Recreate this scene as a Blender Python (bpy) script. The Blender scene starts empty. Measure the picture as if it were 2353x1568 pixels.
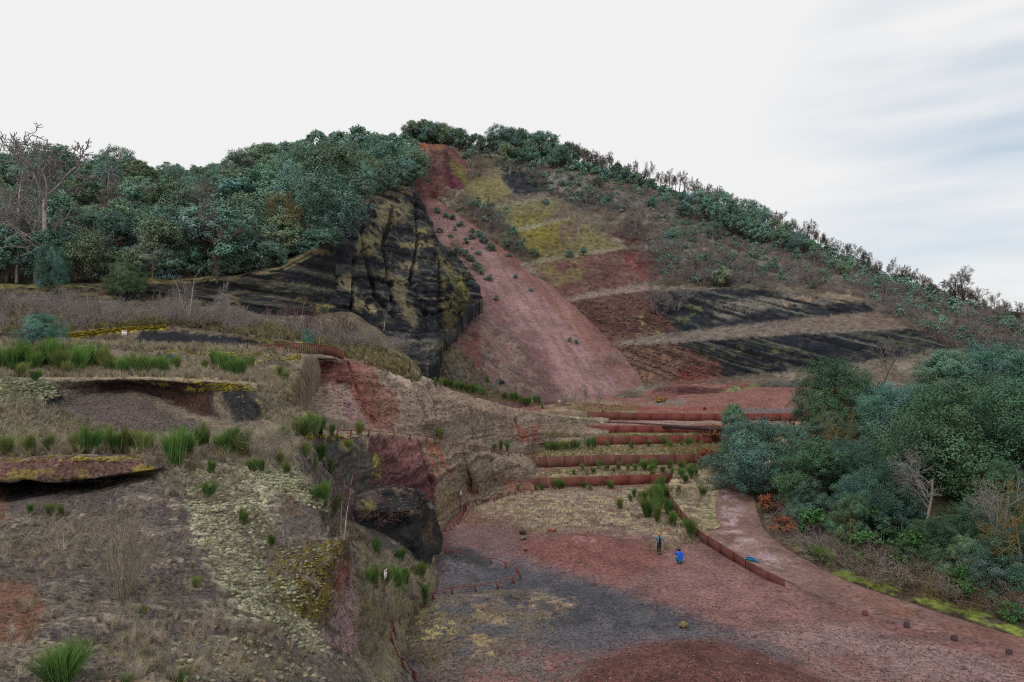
import bpy, bmesh, math, random
import numpy as np
from mathutils import Vector, Matrix, Quaternion
from mathutils.bvhtree import BVHTree

random.seed(11)
rng = np.random.default_rng(11)
S = bpy.context.scene
COL = S.collection

# ------------------------------------------------------------------ camera
CAMZ = 17.0                       # camera stands 17 m above the quarry floor
W, H, F = 2353.0, 1568.0, 1568.7  # survey units used for the measured bearings
CX, CY = W / 2, H / 2
cam_d = bpy.data.cameras.new("camera")
cam_d.sensor_width = 36.0
cam_d.lens = 24.0
cam_d.clip_end = 6000.0
cam_d.clip_start = 0.1
cam = bpy.data.objects.new("camera", cam_d)
cam.location = (0, 0, CAMZ)
cam.rotation_euler = (math.radians(90), 0, 0)
COL.objects.link(cam)
S.camera = cam

# ------------------------------------------------------------------ sky, sun, exposure
SUN_EL, SUN_AZ = math.radians(56), math.radians(215)
w = bpy.data.worlds.new("World")
S.world = w
w.use_nodes = True
nt = w.node_tree
nt.nodes.clear()
N = nt.nodes.new
out = N("ShaderNodeOutputWorld")
bg = N("ShaderNodeBackground")
bg.inputs["Strength"].default_value = 0.1
sky = N("ShaderNodeTexSky")
sky.sky_type = 'NISHITA'
sky.sun_disc = False
sky.sun_elevation = SUN_EL
sky.sun_rotation = SUN_AZ
tc = N("ShaderNodeTexCoord")
mp = N("ShaderNodeMapping")
mp.inputs["Rotation"].default_value = (0, math.radians(-14), 0)
mp.inputs["Scale"].default_value = (1.6, 1.6, 11.0)
cn = N("ShaderNodeTexNoise")
cn.inputs["Scale"].default_value = 1.5
cn.inputs["Detail"].default_value = 5
cn.inputs["Roughness"].default_value = 0.5
# broken cloud low over the right-hand horizon, closed cover elsewhere
dp = N("ShaderNodeVectorMath"); dp.operation = 'DOT_PRODUCT'
dv = Vector((0.60, 0.77, 0.19)).normalized()
dp.inputs[1].default_value = dv
mr = N("ShaderNodeMapRange")
mr.inputs["From Min"].default_value = 0.945
mr.inputs["From Max"].default_value = 0.998
mr.inputs["To Min"].default_value = 0.0
mr.inputs["To Max"].default_value = 1.0
gap = N("ShaderNodeMapRange")
gap.inputs["From Min"].default_value = 0.36
gap.inputs["From Max"].default_value = 0.70
mul = N("ShaderNodeMath"); mul.operation = 'MULTIPLY'
mul2 = N("ShaderNodeMath"); mul2.operation = 'MULTIPLY'; mul2.inputs[1].default_value = 0.75
mix = N("ShaderNodeMix"); mix.data_type = 'RGBA'
mix.inputs["A"].default_value = (8.8, 8.82, 8.86, 1)      # bright overcast deck
hsv = N("ShaderNodeMix"); hsv.data_type = 'RGBA'; hsv.inputs["Factor"].default_value = 0.45
hsv.inputs["B"].default_value = (5.6, 7.4, 8.9, 1)          # thin veil in front of the blue
L = nt.links.new
L(tc.outputs["Generated"], mp.inputs["Vector"])
L(mp.outputs["Vector"], cn.inputs["Vector"])
L(tc.outputs["Generated"], dp.inputs[0])
L(dp.outputs["Value"], mr.inputs["Value"])
L(cn.outputs["Fac"], gap.inputs["Value"])
L(gap.outputs["Result"], mul.inputs[0])
L(mr.outputs["Result"], mul.inputs[1])
L(mul.outputs["Value"], mul2.inputs[0])
L(mul2.outputs["Value"], mix.inputs["Factor"])
L(sky.outputs["Color"], hsv.inputs["A"])
L(hsv.outputs["Result"], mix.inputs["B"])
L(mix.outputs["Result"], bg.inputs["Color"])
L(bg.outputs["Background"], out.inputs["Surface"])

sun_d = bpy.data.lights.new("sun", 'SUN')
sun_d.energy = 1.5
sun_d.angle = math.radians(14)
sun_d.color = (1.0, 0.96, 0.9)
sun = bpy.data.objects.new("sun", sun_d)
COL.objects.link(sun)
sdir = Vector((math.sin(SUN_AZ) * math.cos(SUN_EL), math.cos(SUN_AZ) * math.cos(SUN_EL), math.sin(SUN_EL)))
sun.rotation_euler = (-sdir).to_track_quat('-Z', 'Y').to_euler()
sun.location = (0, -20, 60)

S.view_settings.view_transform = 'Standard'
S.view_settings.look = 'None'
S.view_settings.exposure = 0.0
S.view_settings.gamma = 1.0
S.cycles.use_denoising = False
S.cycles.filter_width = 1.15
S.cycles.max_bounces = 5
S.cycles.diffuse_bounces = 3
S.cycles.glossy_bounces = 2
S.cycles.transmission_bounces = 2
S.cycles.transparent_max_bounces = 4

# ------------------------------------------------------------------ helpers
def P(px, py, D):
    return np.array(((px - CX) / F * D, D, CAMZ - (py - CY) / F * D))

def PZ(px, py, z):
    return P(px, py, (CAMZ - z) * F / (py - CY))

def DZ(py, z):
    return (CAMZ - z) * F / (py - CY)

def lin(c):
    c = np.asarray(c, float) / 255.0
    return np.where(c <= 0.04045, c / 12.92, ((c + 0.055) / 1.055) ** 2.4)

def _hash(ix, iy, iz, s):
    n = (ix * 374761393 + iy * 668265263 + iz * 1440662683 + s * 1274126177) & 0xffffffff
    n = ((n ^ (n >> 13)) * 1274126177) & 0xffffffff
    n = ((n ^ (n >> 15)) * 2246822519) & 0xffffffff
    n ^= n >> 16
    return n / 4294967295.0

def vnoise(p, seed=0):
    p = np.asarray(p, float)
    i = np.floor(p).astype(np.int64)
    f = p - i
    u = f * f * f * (f * (f * 6 - 15) + 10)
    x, y, z = i[..., 0], i[..., 1], i[..., 2]
    r = 0
    for dx in (0, 1):
        wx = u[..., 0] if dx else 1 - u[..., 0]
        for dy in (0, 1):
            wy = u[..., 1] if dy else 1 - u[..., 1]
            for dz in (0, 1):
                wz = u[..., 2] if dz else 1 - u[..., 2]
                r = r + wx * wy * wz * _hash(x + dx, y + dy, z + dz, seed)
    return r

def fbm(p, octv=4, seed=0, gain=0.5):
    p = np.asarray(p, float)
    a, s, t = 1.0, 0.0, 0.0
    for o in range(octv):
        s = s + a * vnoise(p * (2.03 ** o) + 17.3 * o, seed + o)
        t += a
        a *= gain
    return s / t

def sstep(a, b, x):
    t = np.clip((x - a) / (b - a), 0, 1)
    return t * t * (3 - 2 * t)

def pchip(x, y, q):
    x = np.asarray(x, float); y = np.asarray(y, float)
    if len(x) == 2:
        return np.interp(q, x, y)
    h = np.diff(x); d = np.diff(y) / h
    m = np.zeros_like(y)
    for k in range(1, len(x) - 1):
        if d[k - 1] * d[k] > 0:
            w1 = 2 * h[k] + h[k - 1]; w2 = h[k] + 2 * h[k - 1]
            m[k] = (w1 + w2) / (w1 / d[k - 1] + w2 / d[k])
    m[0] = d[0]; m[-1] = d[-1]
    q = np.clip(q, x[0], x[-1])
    i = np.clip(np.searchsorted(x, q, side='right') - 1, 0, len(x) - 2)
    t = (q - x[i]) / h[i]
    return ((1 + 2 * t) * (1 - t) ** 2 * y[i] + t * (1 - t) ** 2 * h[i] * m[i]
            + t * t * (3 - 2 * t) * y[i + 1] + t * t * (t - 1) * h[i] * m[i + 1])

def mesh_np(name, verts, faces, mat=None, col=None, smooth=False):
    """verts (N,3), faces (M,k) array -> mesh datablock"""
    me = bpy.data.meshes.new(name)
    verts = np.ascontiguousarray(verts, dtype=np.float32)
    faces = np.ascontiguousarray(faces, dtype=np.int32)
    k = faces.shape[1]
    me.vertices.add(len(verts)); me.vertices.foreach_set("co", verts.ravel())
    me.loops.add(faces.size); me.loops.foreach_set("vertex_index", faces.ravel())
    me.polygons.add(len(faces))
    me.polygons.foreach_set("loop_start", np.arange(0, faces.size, k, dtype=np.int32))
    me.polygons.foreach_set("loop_total", np.full(len(faces), k, dtype=np.int32))
    if smooth:
        me.polygons.foreach_set("use_smooth", np.ones(len(faces), dtype=bool))
    me.update(calc_edges=True)
    if col is not None:
        a = me.color_attributes.new("Col", 'FLOAT_COLOR', 'POINT')
        c = np.ones((len(verts), 4), np.float32); c[:, :3] = col
        a.data.foreach_set("color", c.ravel())
    if mat is not None:
        me.materials.append(mat)
    return me

def obj(name, me, parent=None):
    o = bpy.data.objects.new(name, me)
    COL.objects.link(o)
    if parent is not None:
        o.parent = parent
    return o

def tag(o, label=None, cat=None, group=None, kind=None):
    if label: o["label"] = label
    if cat: o["category"] = cat
    if group: o["group"] = group
    if kind: o["kind"] = kind
    return o

def thing(name, label, cat, loc=(0, 0, 0), rotz=0.0, scale=1.0, group=None):
    o = bpy.data.objects.new(name, None)
    o.empty_display_size = 0.3
    COL.objects.link(o)
    o.location = loc; o.rotation_euler = (0, 0, rotz)
    o.scale = (scale, scale, scale) if np.isscalar(scale) else scale
    return tag(o, label, cat, group)

def copy_tree(o, parent=None):
    c = o.copy(); COL.objects.link(c); c.parent = parent
    for ch in list(o.children):
        copy_tree(ch, c)
    return c

# ------------------------------------------------------------------ materials
def new_mat(name):
    m = bpy.data.materials.new(name); m.use_nodes = True
    t = m.node_tree
    b = t.nodes["Principled BSDF"]
    b.inputs["Roughness"].default_value = 0.9
    b.inputs["Specular IOR Level"].default_value = 0.15
    return m, t, b

def ground_mat(name, fine, bump=0.5, dist=0.03, contrast=0.55, stretch=(1, 1, 1), rot=(0, 0, 0), speck=0.0, mid=None, pock=0.0):
    """albedo from the surveyed colour layer, broken up by grit at two sizes"""
    m, t, b = new_mat(name)
    n, l = t.nodes.new, t.links.new
    at = n("ShaderNodeAttribute"); at.attribute_name = "Col"
    tc = n("ShaderNodeTexCoord")
    mp = n("ShaderNodeMapping"); mp.inputs["Scale"].default_value = stretch; mp.inputs["Rotation"].default_value = rot
    l(tc.outputs["Object"], mp.inputs["Vector"])
    n1 = n("ShaderNodeTexNoise"); n1.inputs["Scale"].default_value = fine
    n1.inputs["Detail"].default_value = 5; n1.inputs["Roughness"].default_value = 0.68
    l(mp.outputs["Vector"], n1.inputs["Vector"])
    n2 = n("ShaderNodeTexNoise"); n2.inputs["Scale"].default_value = mid or fine * 0.12
    n2.inputs["Detail"].default_value = 4; n2.inputs["Roughness"].default_value = 0.6
    l(tc.outputs["Object"], n2.inputs["Vector"])
    r1 = n("ShaderNodeMapRange"); r1.inputs["From Min"].default_value = 0.3; r1.inputs["From Max"].default_value = 0.7
    r1.inputs["To Min"].default_value = 1 - contrast; r1.inputs["To Max"].default_value = 1 + contrast
    l(n1.outputs["Fac"], r1.inputs["Value"])
    r2 = n("ShaderNodeMapRange"); r2.inputs["From Min"].default_value = 0.3; r2.inputs["From Max"].default_value = 0.7
    r2.inputs["To Min"].default_value = 0.75; r2.inputs["To Max"].default_value = 1.25
    l(n2.outputs["Fac"], r2.inputs["Value"])
    mu = n("ShaderNodeMath"); mu.operation = 'MULTIPLY'
    l(r1.outputs["Result"], mu.inputs[0]); l(r2.outputs["Result"], mu.inputs[1])
    vm = n("ShaderNodeVectorMath"); vm.operation = 'SCALE'
    l(at.outputs["Color"], vm.inputs[0]); l(mu.outputs["Value"], vm.inputs["Scale"])
    colout = vm.outputs["Vector"]
    if speck > 0:
        v = n("ShaderNodeTexVoronoi"); v.inputs["Scale"].default_value = fine * 0.35
        l(tc.outputs["Object"], v.inputs["Vector"])
        rs = n("ShaderNodeMapRange"); rs.inputs["From Min"].default_value = 0.22; rs.inputs["From Max"].default_value = 0.12
        rs.inputs["To Min"].default_value = 0; rs.inputs["To Max"].default_value = speck
        l(v.outputs["Distance"], rs.inputs["Value"])
        sv = n("ShaderNodeSeparateColor"); l(v.outputs["Color"], sv.inputs["Color"])
        gt = n("ShaderNodeMath"); gt.operation = 'GREATER_THAN'; gt.inputs[1].default_value = 0.72
        l(sv.outputs["Red"], gt.inputs[0])
        ml = n("ShaderNodeMath"); ml.operation = 'MULTIPLY'
        l(rs.outputs["Result"], ml.inputs[0]); l(gt.outputs["Value"], ml.inputs[1])
        mx = n("ShaderNodeMix"); mx.data_type = 'RGBA'; mx.inputs["B"].default_value = (0.3, 0.27, 0.22, 1)
        l(ml.outputs["Value"], mx.inputs["Factor"]); l(colout, mx.inputs["A"])
        colout = mx.outputs["Result"]
    if pock > 0:         # little dark pits and clods
        v2 = n("ShaderNodeTexNoise"); v2.inputs["Scale"].default_value = pock; v2.inputs["Detail"].default_value = 3; v2.inputs["Roughness"].default_value = .7
        mp2 = n("ShaderNodeMapping"); mp2.inputs["Scale"].default_value = (.45, 1, 1); l(tc.outputs["Object"], mp2.inputs["Vector"]); l(mp2.outputs["Vector"], v2.inputs["Vector"])
        rp = n("ShaderNodeMapRange"); rp.inputs["From Min"].default_value = .60; rp.inputs["From Max"].default_value = .70; rp.inputs["To Min"].default_value = 1; rp.inputs["To Max"].default_value = .45
        l(v2.outputs["Fac"], rp.inputs["Value"])
        sp_ = n("ShaderNodeVectorMath"); sp_.operation = 'SCALE'; l(colout, sp_.inputs[0]); l(rp.outputs["Result"], sp_.inputs["Scale"]); colout = sp_.outputs["Vector"]
    l(colout, b.inputs["Base Color"])
    bp = n("ShaderNodeBump"); bp.inputs["Strength"].default_value = bump; bp.inputs["Distance"].default_value = dist
    l(n1.outputs["Fac"], bp.inputs["Height"]); l(bp.outputs["Normal"], b.inputs["Normal"])
    return m

def var_mat(name, c1, c2, rough=0.8, noise=None, objvar=0.25, attr=False, bump=0.0, spec=0.15, trans=0.0, stretch=None, c3=None):
    """two-tone natural material; varies with noise, per object, and with a Col layer if asked"""
    m, t, b = new_mat(name)
    b.inputs["Roughness"].default_value = rough
    b.inputs["Specular IOR Level"].default_value = spec
    n, l = t.nodes.new, t.links.new
    mx = n("ShaderNodeMix"); mx.data_type = 'RGBA'
    mx.inputs["A"].default_value = (*lin(c1), 1); mx.inputs["B"].default_value = (*lin(c2), 1)
    tc = n("ShaderNodeTexCoord")
    nz = n("ShaderNodeTexNoise"); nz.inputs["Scale"].default_value = noise or 1.0; nz.inputs["Detail"].default_value = 4
    vec = tc.outputs["Object"]
    if stretch:
        mp = n("ShaderNodeMapping"); mp.inputs["Scale"].default_value = stretch
        l(vec, mp.inputs["Vector"]); vec = mp.outputs["Vector"]
    l(vec, nz.inputs["Vector"])
    r = n("ShaderNodeMapRange"); r.inputs["From Min"].default_value = 0.32; r.inputs["From Max"].default_value = 0.68
    l(nz.outputs["Fac"], r.inputs["Value"]); l(r.outputs["Result"], mx.inputs["Factor"])
    oi = n("ShaderNodeObjectInfo")
    ro = n("ShaderNodeMapRange"); ro.inputs["To Min"].default_value = 1 - objvar; ro.inputs["To Max"].default_value = 1 + objvar
    l(oi.outputs["Random"], ro.inputs["Value"])
    base_o = mx.outputs["Result"]
    if c3 is not None:          # some individuals lean to another hue
        wn = n("ShaderNodeTexWhiteNoise"); wn.noise_dimensions = '1D'
        l(oi.outputs["Random"], wn.inputs["W"])
        m3 = n("ShaderNodeMix"); m3.data_type = 'RGBA'; m3.inputs["B"].default_value = (*lin(c3), 1)
        r3 = n("ShaderNodeMapRange"); r3.inputs["From Min"].default_value = .3; r3.inputs["From Max"].default_value = 1.0; r3.inputs["To Max"].default_value = .85
        l(wn.outputs["Value"], r3.inputs["Value"]); l(r3.outputs["Result"], m3.inputs["Factor"]); l(base_o, m3.inputs["A"])
        base_o = m3.outputs["Result"]
    sc = n("ShaderNodeVectorMath"); sc.operation = 'SCALE'
    l(base_o, sc.inputs[0]); l(ro.outputs["Result"], sc.inputs["Scale"])
    o = sc.outputs["Vector"]
    if attr:
        at = n("ShaderNodeAttribute"); at.attribute_name = "Col"
        mm = n("ShaderNodeVectorMath"); mm.operation = 'MULTIPLY'
        l(o, mm.inputs[0]); l(at.outputs["Color"], mm.inputs[1]); o = mm.outputs["Vector"]
    l(o, b.inputs["Base Color"])
    if bump:
        bp = n("ShaderNodeBump"); bp.inputs["Strength"].default_value = bump; bp.inputs["Distance"].default_value = 0.02
        l(nz.outputs["Fac"], bp.inputs["Height"]); l(bp.outputs["Normal"], b.inputs["Normal"])
    return m

def flat_mat(name, c, rough=0.7, spec=0.2):
    return var_mat(name, np.array(c) * 0.93, np.minimum(np.array(c) * 1.07, 255), rough, 6.0, 0.0, spec=spec)

# ------------------------------------------------------------------ terrain lofts
SAT = 0.86
TERR = {}      # name -> (verts grid, faces)
ALL_V, ALL_F, ALL_N = [], [], []

def loft(rows, nu, nvs, mode='px', smooth=0, sharp=()):
    """rows of (px,py,D) break lines -> grid of world points"""
    u = np.linspace(0, 1, nu)
    R = []
    for r in rows:
        r = np.array(r, float)
        if mode == 'px':
            q = r[0, 0] + (r[-1, 0] - r[0, 0]) * u
            py = pchip(r[:, 0], r[:, 1], q); D = pchip(r[:, 0], r[:, 2], q)
        else:
            t = np.linspace(0, 1, len(r))
            q = pchip(t, r[:, 0], u); py = pchip(t, r[:, 1], u); D = pchip(t, r[:, 2], u)
        R.append(np.stack([(q - CX) / F * D, D, CAMZ - (py - CY) / F * D], 1))
    G = []
    keep = []
    for k in range(len(R) - 1):
        n = nvs[k] if not np.isscalar(nvs) else nvs
        keep.append(len(G))
        for j in range(n):
            f = j / n
            G.append(R[k] * (1 - f) + R[k + 1] * f)
    keep.append(len(G)); G.append(R[-1])
    G = np.array(G)
    locked = np.zeros(len(G), bool)
    for k in sharp: locked[keep[k]] = True
    for _ in range(smooth):
        A = G.copy()
        A[1:-1] = 0.5 * G[1:-1] + 0.25 * (G[:-2] + G[2:])
        A[locked] = G[locked]
        G = A
    return G

def gnormals(G):
    du = np.gradient(G, axis=1); dv = np.gradient(G, axis=0)
    n = np.cross(du, dv)
    n /= np.linalg.norm(n, axis=2, keepdims=True) + 1e-9
    return n

def proj(V):
    D = np.maximum(V[..., 1], 0.5)
    return CX + V[..., 0] / D * F, CY - (V[..., 2] - CAMZ) / D * F

def poly_sd(x, y, poly):
    """signed distance in survey units, positive inside"""
    poly = np.array(poly, float)
    d = np.full(x.shape, 1e9); ins = np.zeros(x.shape, bool)
    n = len(poly)
    for i in range(n):
        ax, ay = poly[i]; bx, by = poly[(i + 1) % n]
        ex, ey = bx - ax, by - ay
        t = np.clip(((x - ax) * ex + (y - ay) * ey) / (ex * ex + ey * ey + 1e-9), 0, 1)
        d = np.minimum(d, np.hypot(x - ax - t * ex, y - ay - t * ey))
        c = (ay > y) != (by > y)
        ins ^= c & (x < (bx - ax) * (y - ay) / (by - ay + 1e-12) + ax)
    return np.where(ins, d, -d)

def paint(V, base, layers, seed=0):
    """mineral and moss patches of the ground, as albedo per vertex.
    layer: (outline, rgb, feather, wobble, cover, grain)  cover<1 breaks the patch into blotches of size grain (m)"""
    x, y = proj(V)
    D = np.maximum(V[..., 1], 1)
    c = np.ones(V.shape) * lin(base)
    for k, ly in enumerate(layers):
        outline, rgb, fe, wob = ly[:4]
        cover = ly[4] if len(ly) > 4 else 1.0
        grain = ly[5] if len(ly) > 5 else 1.0
        # wobble is sized in survey units at the patch's own distance
        ws = F / np.median(D[...]) if False else F / D
        wl = max(wob, 1) * 2.5
        q = np.stack([x / wl, y / wl, np.zeros_like(x)], -1)
        qs = V / (wl * np.median(D) / F)
        nx = fbm(qs, 3, seed + 7 * k) - 0.5; ny = fbm(qs + 31.7, 3, seed + 7 * k + 3) - 0.5
        if callable(outline):
            m = outline(V, x, y)
        elif outline is None:
            m = np.ones(x.shape)
        else:
            sd = poly_sd(x + nx * wob * 4, y + ny * wob * 4, outline)
            m = sstep(-fe, fe, sd)
        if cover < 1:
            nn = fbm(V / grain, 4, seed + 50 + k, 0.6)
            # ranks noise so that 'cover' of the area is taken
            th = np.quantile(nn, 1 - cover)
            m = m * sstep(th - 0.03, th + 0.03, nn)
        c = c * (1 - m[..., None]) + lin(rgb) * m[..., None]
    return c

def skirt(G, dz=2.5):
    t = np.array((0, 0, dz))
    G = np.concatenate([G[:1] - t, G, G[-1:] - t], 0)
    return np.concatenate([G[:, :1] - t, G, G[:, -1:] - t], 1)

def add_terrain(name, G, mat, base, layers=(), kind='structure', disp=(), seed=0, label=None, bvh=True, smooth=True, gain=1.0, ledge=None, sk=2.5):
    nrm = gnormals(G)
    for d in disp:
        G = G + nrm * d(G)[..., None]
    nz = gnormals(G)[..., 2]
    if sk:
        G = skirt(G, sk); nz = np.pad(nz, 1, mode='edge')
    nv, nu = G.shape[:2]
    V = G.reshape(-1, 3)
    C = paint(V, base, layers, seed)
    if ledge:      # grass and moss that took hold wherever the face is flat enough
        rgb, lo, hi, amt, gr = ledge
        k = sstep(lo, hi, nz.ravel()) * amt * sstep(.42, .58, fbm(V / gr, 4, seed + 77, .6))
        C = C * (1 - k[:, None]) + lin(rgb) * k[:, None]
    lu = C @ np.array((.3, .55, .15))
    C = (lu[:, None] + (C - lu[:, None]) * SAT) * gain
    i = np.arange((nv - 1) * (nu - 1))
    r, cc = i // (nu - 1), i % (nu - 1)
    a = r * nu + cc
    Fq = np.stack([a, a + 1, a + nu + 1, a + nu], 1)
    me = mesh_np(name, V, Fq, mat, C, smooth)
    o = obj(name, me)
    tag(o, label, None, None, kind)
    TERR[name] = G
    if bvh:
        off = sum(len(v) for v in ALL_V)
        ALL_V.append(V); ALL_F.append(Fq + off); ALL_N.extend([name] * len(Fq))
    return o

def bumps(scale, amp, octv=4, seed=0, aniso=(1, 1, 1), gain=0.5):
    a = np.array(aniso, float)
    return lambda G: (fbm(G * a / scale, octv, seed, gain) - 0.5) * 2 * amp

def ridged(scale, amp, seed=0, aniso=(1, 1, 1), octv=3):
    a = np.array(aniso, float)
    return lambda G: (0.5 - np.abs(fbm(G * a / scale, octv, seed) - 0.5) * 4) * amp

def bands(outline, dirv, thick, lo=.52, hi=.60, fe=6, seed=0, warp=.35, wscale=14, aniso=.03):
    """mask of thin beds of another colour inside an outline"""
    d = np.array(dirv, float); d /= np.linalg.norm(d)
    def f(V, x, y):
        s_ = V @ d + (fbm(V / wscale, 3, seed + 5) - .5) * warp * thick * 4
        q = np.stack([s_ / thick, V[..., 0] * aniso, V[..., 1] * aniso], -1)
        m = sstep(lo, hi, fbm(q, 3, seed, .6))
        if outline is not None: m = m * sstep(-fe, fe, poly_sd(x, y, outline))
        return m
    return f

def grooves(lines, wid, depth, seed=0):
    """erosion gullies cut into a face along surveyed lines (width in survey units)"""
    def f(G):
        x, y = proj(G)
        wob = (fbm(G / 3, 3, seed) - .5) * wid * 1.6
        m = np.zeros(x.shape)
        for ln in lines:
            d = np.full(x.shape, 1e9)
            for (ax, ay), (bx, by) in zip(ln[:-1], ln[1:]):
                ex, ey = bx - ax, by - ay
                t = np.clip(((x - ax) * ex + (y - ay) * ey) / (ex * ex + ey * ey + 1e-9), 0, 1)
                d = np.minimum(d, np.hypot(x - ax - t * ex, y - ay - t * ey))
            m = np.maximum(m, 1 - sstep(0, wid, np.abs(d + wob)))
        return -m * depth
    return f

def strata(dirv, thick, amp, seed=0, warp=0.6, wscale=8.0):
    """ledges of bedded ash: steps along one direction"""
    d = np.array(dirv, float); d /= np.linalg.norm(d)
    def f(G):
        s = G @ d + (fbm(G / wscale, 3, seed + 5) - 0.5) * warp * thick * 4
        q = np.stack([s / thick, G[..., 0] * 0.02, G[..., 1] * 0.02], -1)
        return (fbm(q, 3, seed) - 0.5) * 2 * amp
    return f
# ================================================================== TERRAIN
M_NEAR = ground_mat("cinder_soil", 9.0, 1.0, 0.06, 0.85, speck=0.4, mid=1.1, pock=5.0)
M_MIDG = ground_mat("weathered_ash", 3.0, 0.9, 0.12, 0.65, speck=0.25, mid=0.4)
M_ROCK = ground_mat("bedded_cinder_rock", 2.2, 1.0, 0.25, 0.6, stretch=(1, 1, 1.8), speck=0.2, mid=0.35)
M_CLIF = ground_mat("black_ash_cliff", 1.1, 1.0, 0.4, 0.55, stretch=(1, 1, 2.6), mid=0.25)
M_FAR = ground_mat("far_ash", 0.9, 1.0, 0.5, 0.6, mid=0.12)
M_SCREE = ground_mat("scree", 1.3, 0.7, 0.2, 0.4, mid=0.15)
M_FLOOR = ground_mat("cinder_floor", 4.0, 1.0, 0.08, 0.6, speck=0.15, mid=0.6, pock=2.6)
M_PATH = ground_mat("trodden_path", 4.0, 0.6, 0.04, 0.4, mid=0.5, pock=2.0)

GREY = (88, 80, 75); BROWN = (92, 76, 66); DRY = (138, 124, 98); MOSSY = (104, 96, 40); YEL = (150, 136, 24)
LICH = (140, 139, 114); BLK = (42, 43, 48); RED = (112, 66, 60); MAR = (82, 50, 54); RUST = (112, 66, 46)

# ---- foreground mound with the hollow on the left and the eroded edge on the right
rows = [
 [(-500,1800,6.5),(0,1800,7),(400,1800,7.5),(700,1800,10),(900,1800,17),(1040,1720,27)],
 [(-450,1568,9.3),(0,1568,9.8),(300,1568,10.3),(560,1568,12),(760,1568,15.5),(880,1568,21),(990,1600,32.4)],
 [(-420,1470,11.3),(0,1470,11.8),(300,1465,12.4),(560,1470,14.2),(700,1480,17),(800,1505,20.5),(850,1500,26),(930,1510,36)],
 [(-400,1370,14),(0,1370,14.5),(300,1370,15.5),(560,1390,16.8),(700,1425,18.7),(798,1465,21),(835,1440,28),(932,1425,40.3)],
 [(-380,1250,18),(0,1255,18.5),(300,1255,19.3),(560,1262,20.2),(700,1240,21.2),(787,1238,22.3),(812,1335,28.5),(880,1320,38.5),(940,1340,42),(1000,1352,46)],
 [(-380,1160,21.5),(0,1160,22),(200,1150,22.3),(370,1140,22.6),(560,1145,23.4),(690,1150,24),(742,1155,24.8),(775,1262,32),(850,1268,41),(930,1290,45.5),(1010,1298,51.5)],
 [(-380,1120,21.8),(-25,1125,21.9),(25,1112,25.2),(200,1106,25.8),(330,1092,24.9),(400,1092,24.4),(560,1100,25),(660,1108,25.2),(712,1115,25.8),(750,1235,34),(850,1238,43.5),(940,1262,47),(1015,1276,53)],
 [(-380,1098,22),(-25,1104,22.2),(25,1106,22.6),(60,1100,22.7),(200,1099,23),(330,1083,23.9),(400,1072,24.9),(560,1085,25.6),(650,1096,25.9),(703,1106,26.3),(745,1215,35),(850,1220,45),(940,1248,48.5),(1012,1265,54.5)],
 [(-380,1060,22.4),(0,1060,23),(200,1056,23.4),(330,1054,24.4),(400,1058,25.4),(560,1072,26.2),(650,1080,26.6),(695,1092,27),(740,1200,36),(850,1210,46),(940,1238,50),(1010,1260,55.5)],
 [(-380,1048,24.5),(0,1047,25),(200,1046,25.2),(330,1046,26),(400,1050,26.8),(560,1055,27.5),(640,1062,28),(685,1080,28.4),(732,1190,37),(850,1203,47),(940,1232,51),(1008,1256,56)],
 [(-380,1010,31),(0,1008,31),(330,1010,32),(560,1005,34),(690,1000,37),(758,1090,42),(800,1120,45),(870,1200,52),(1000,1240,58.5)],
]
G = loft(rows, 640, [20,46,46,60,52,22,14,18,16,40], smooth=2, sharp=(7,))
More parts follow.
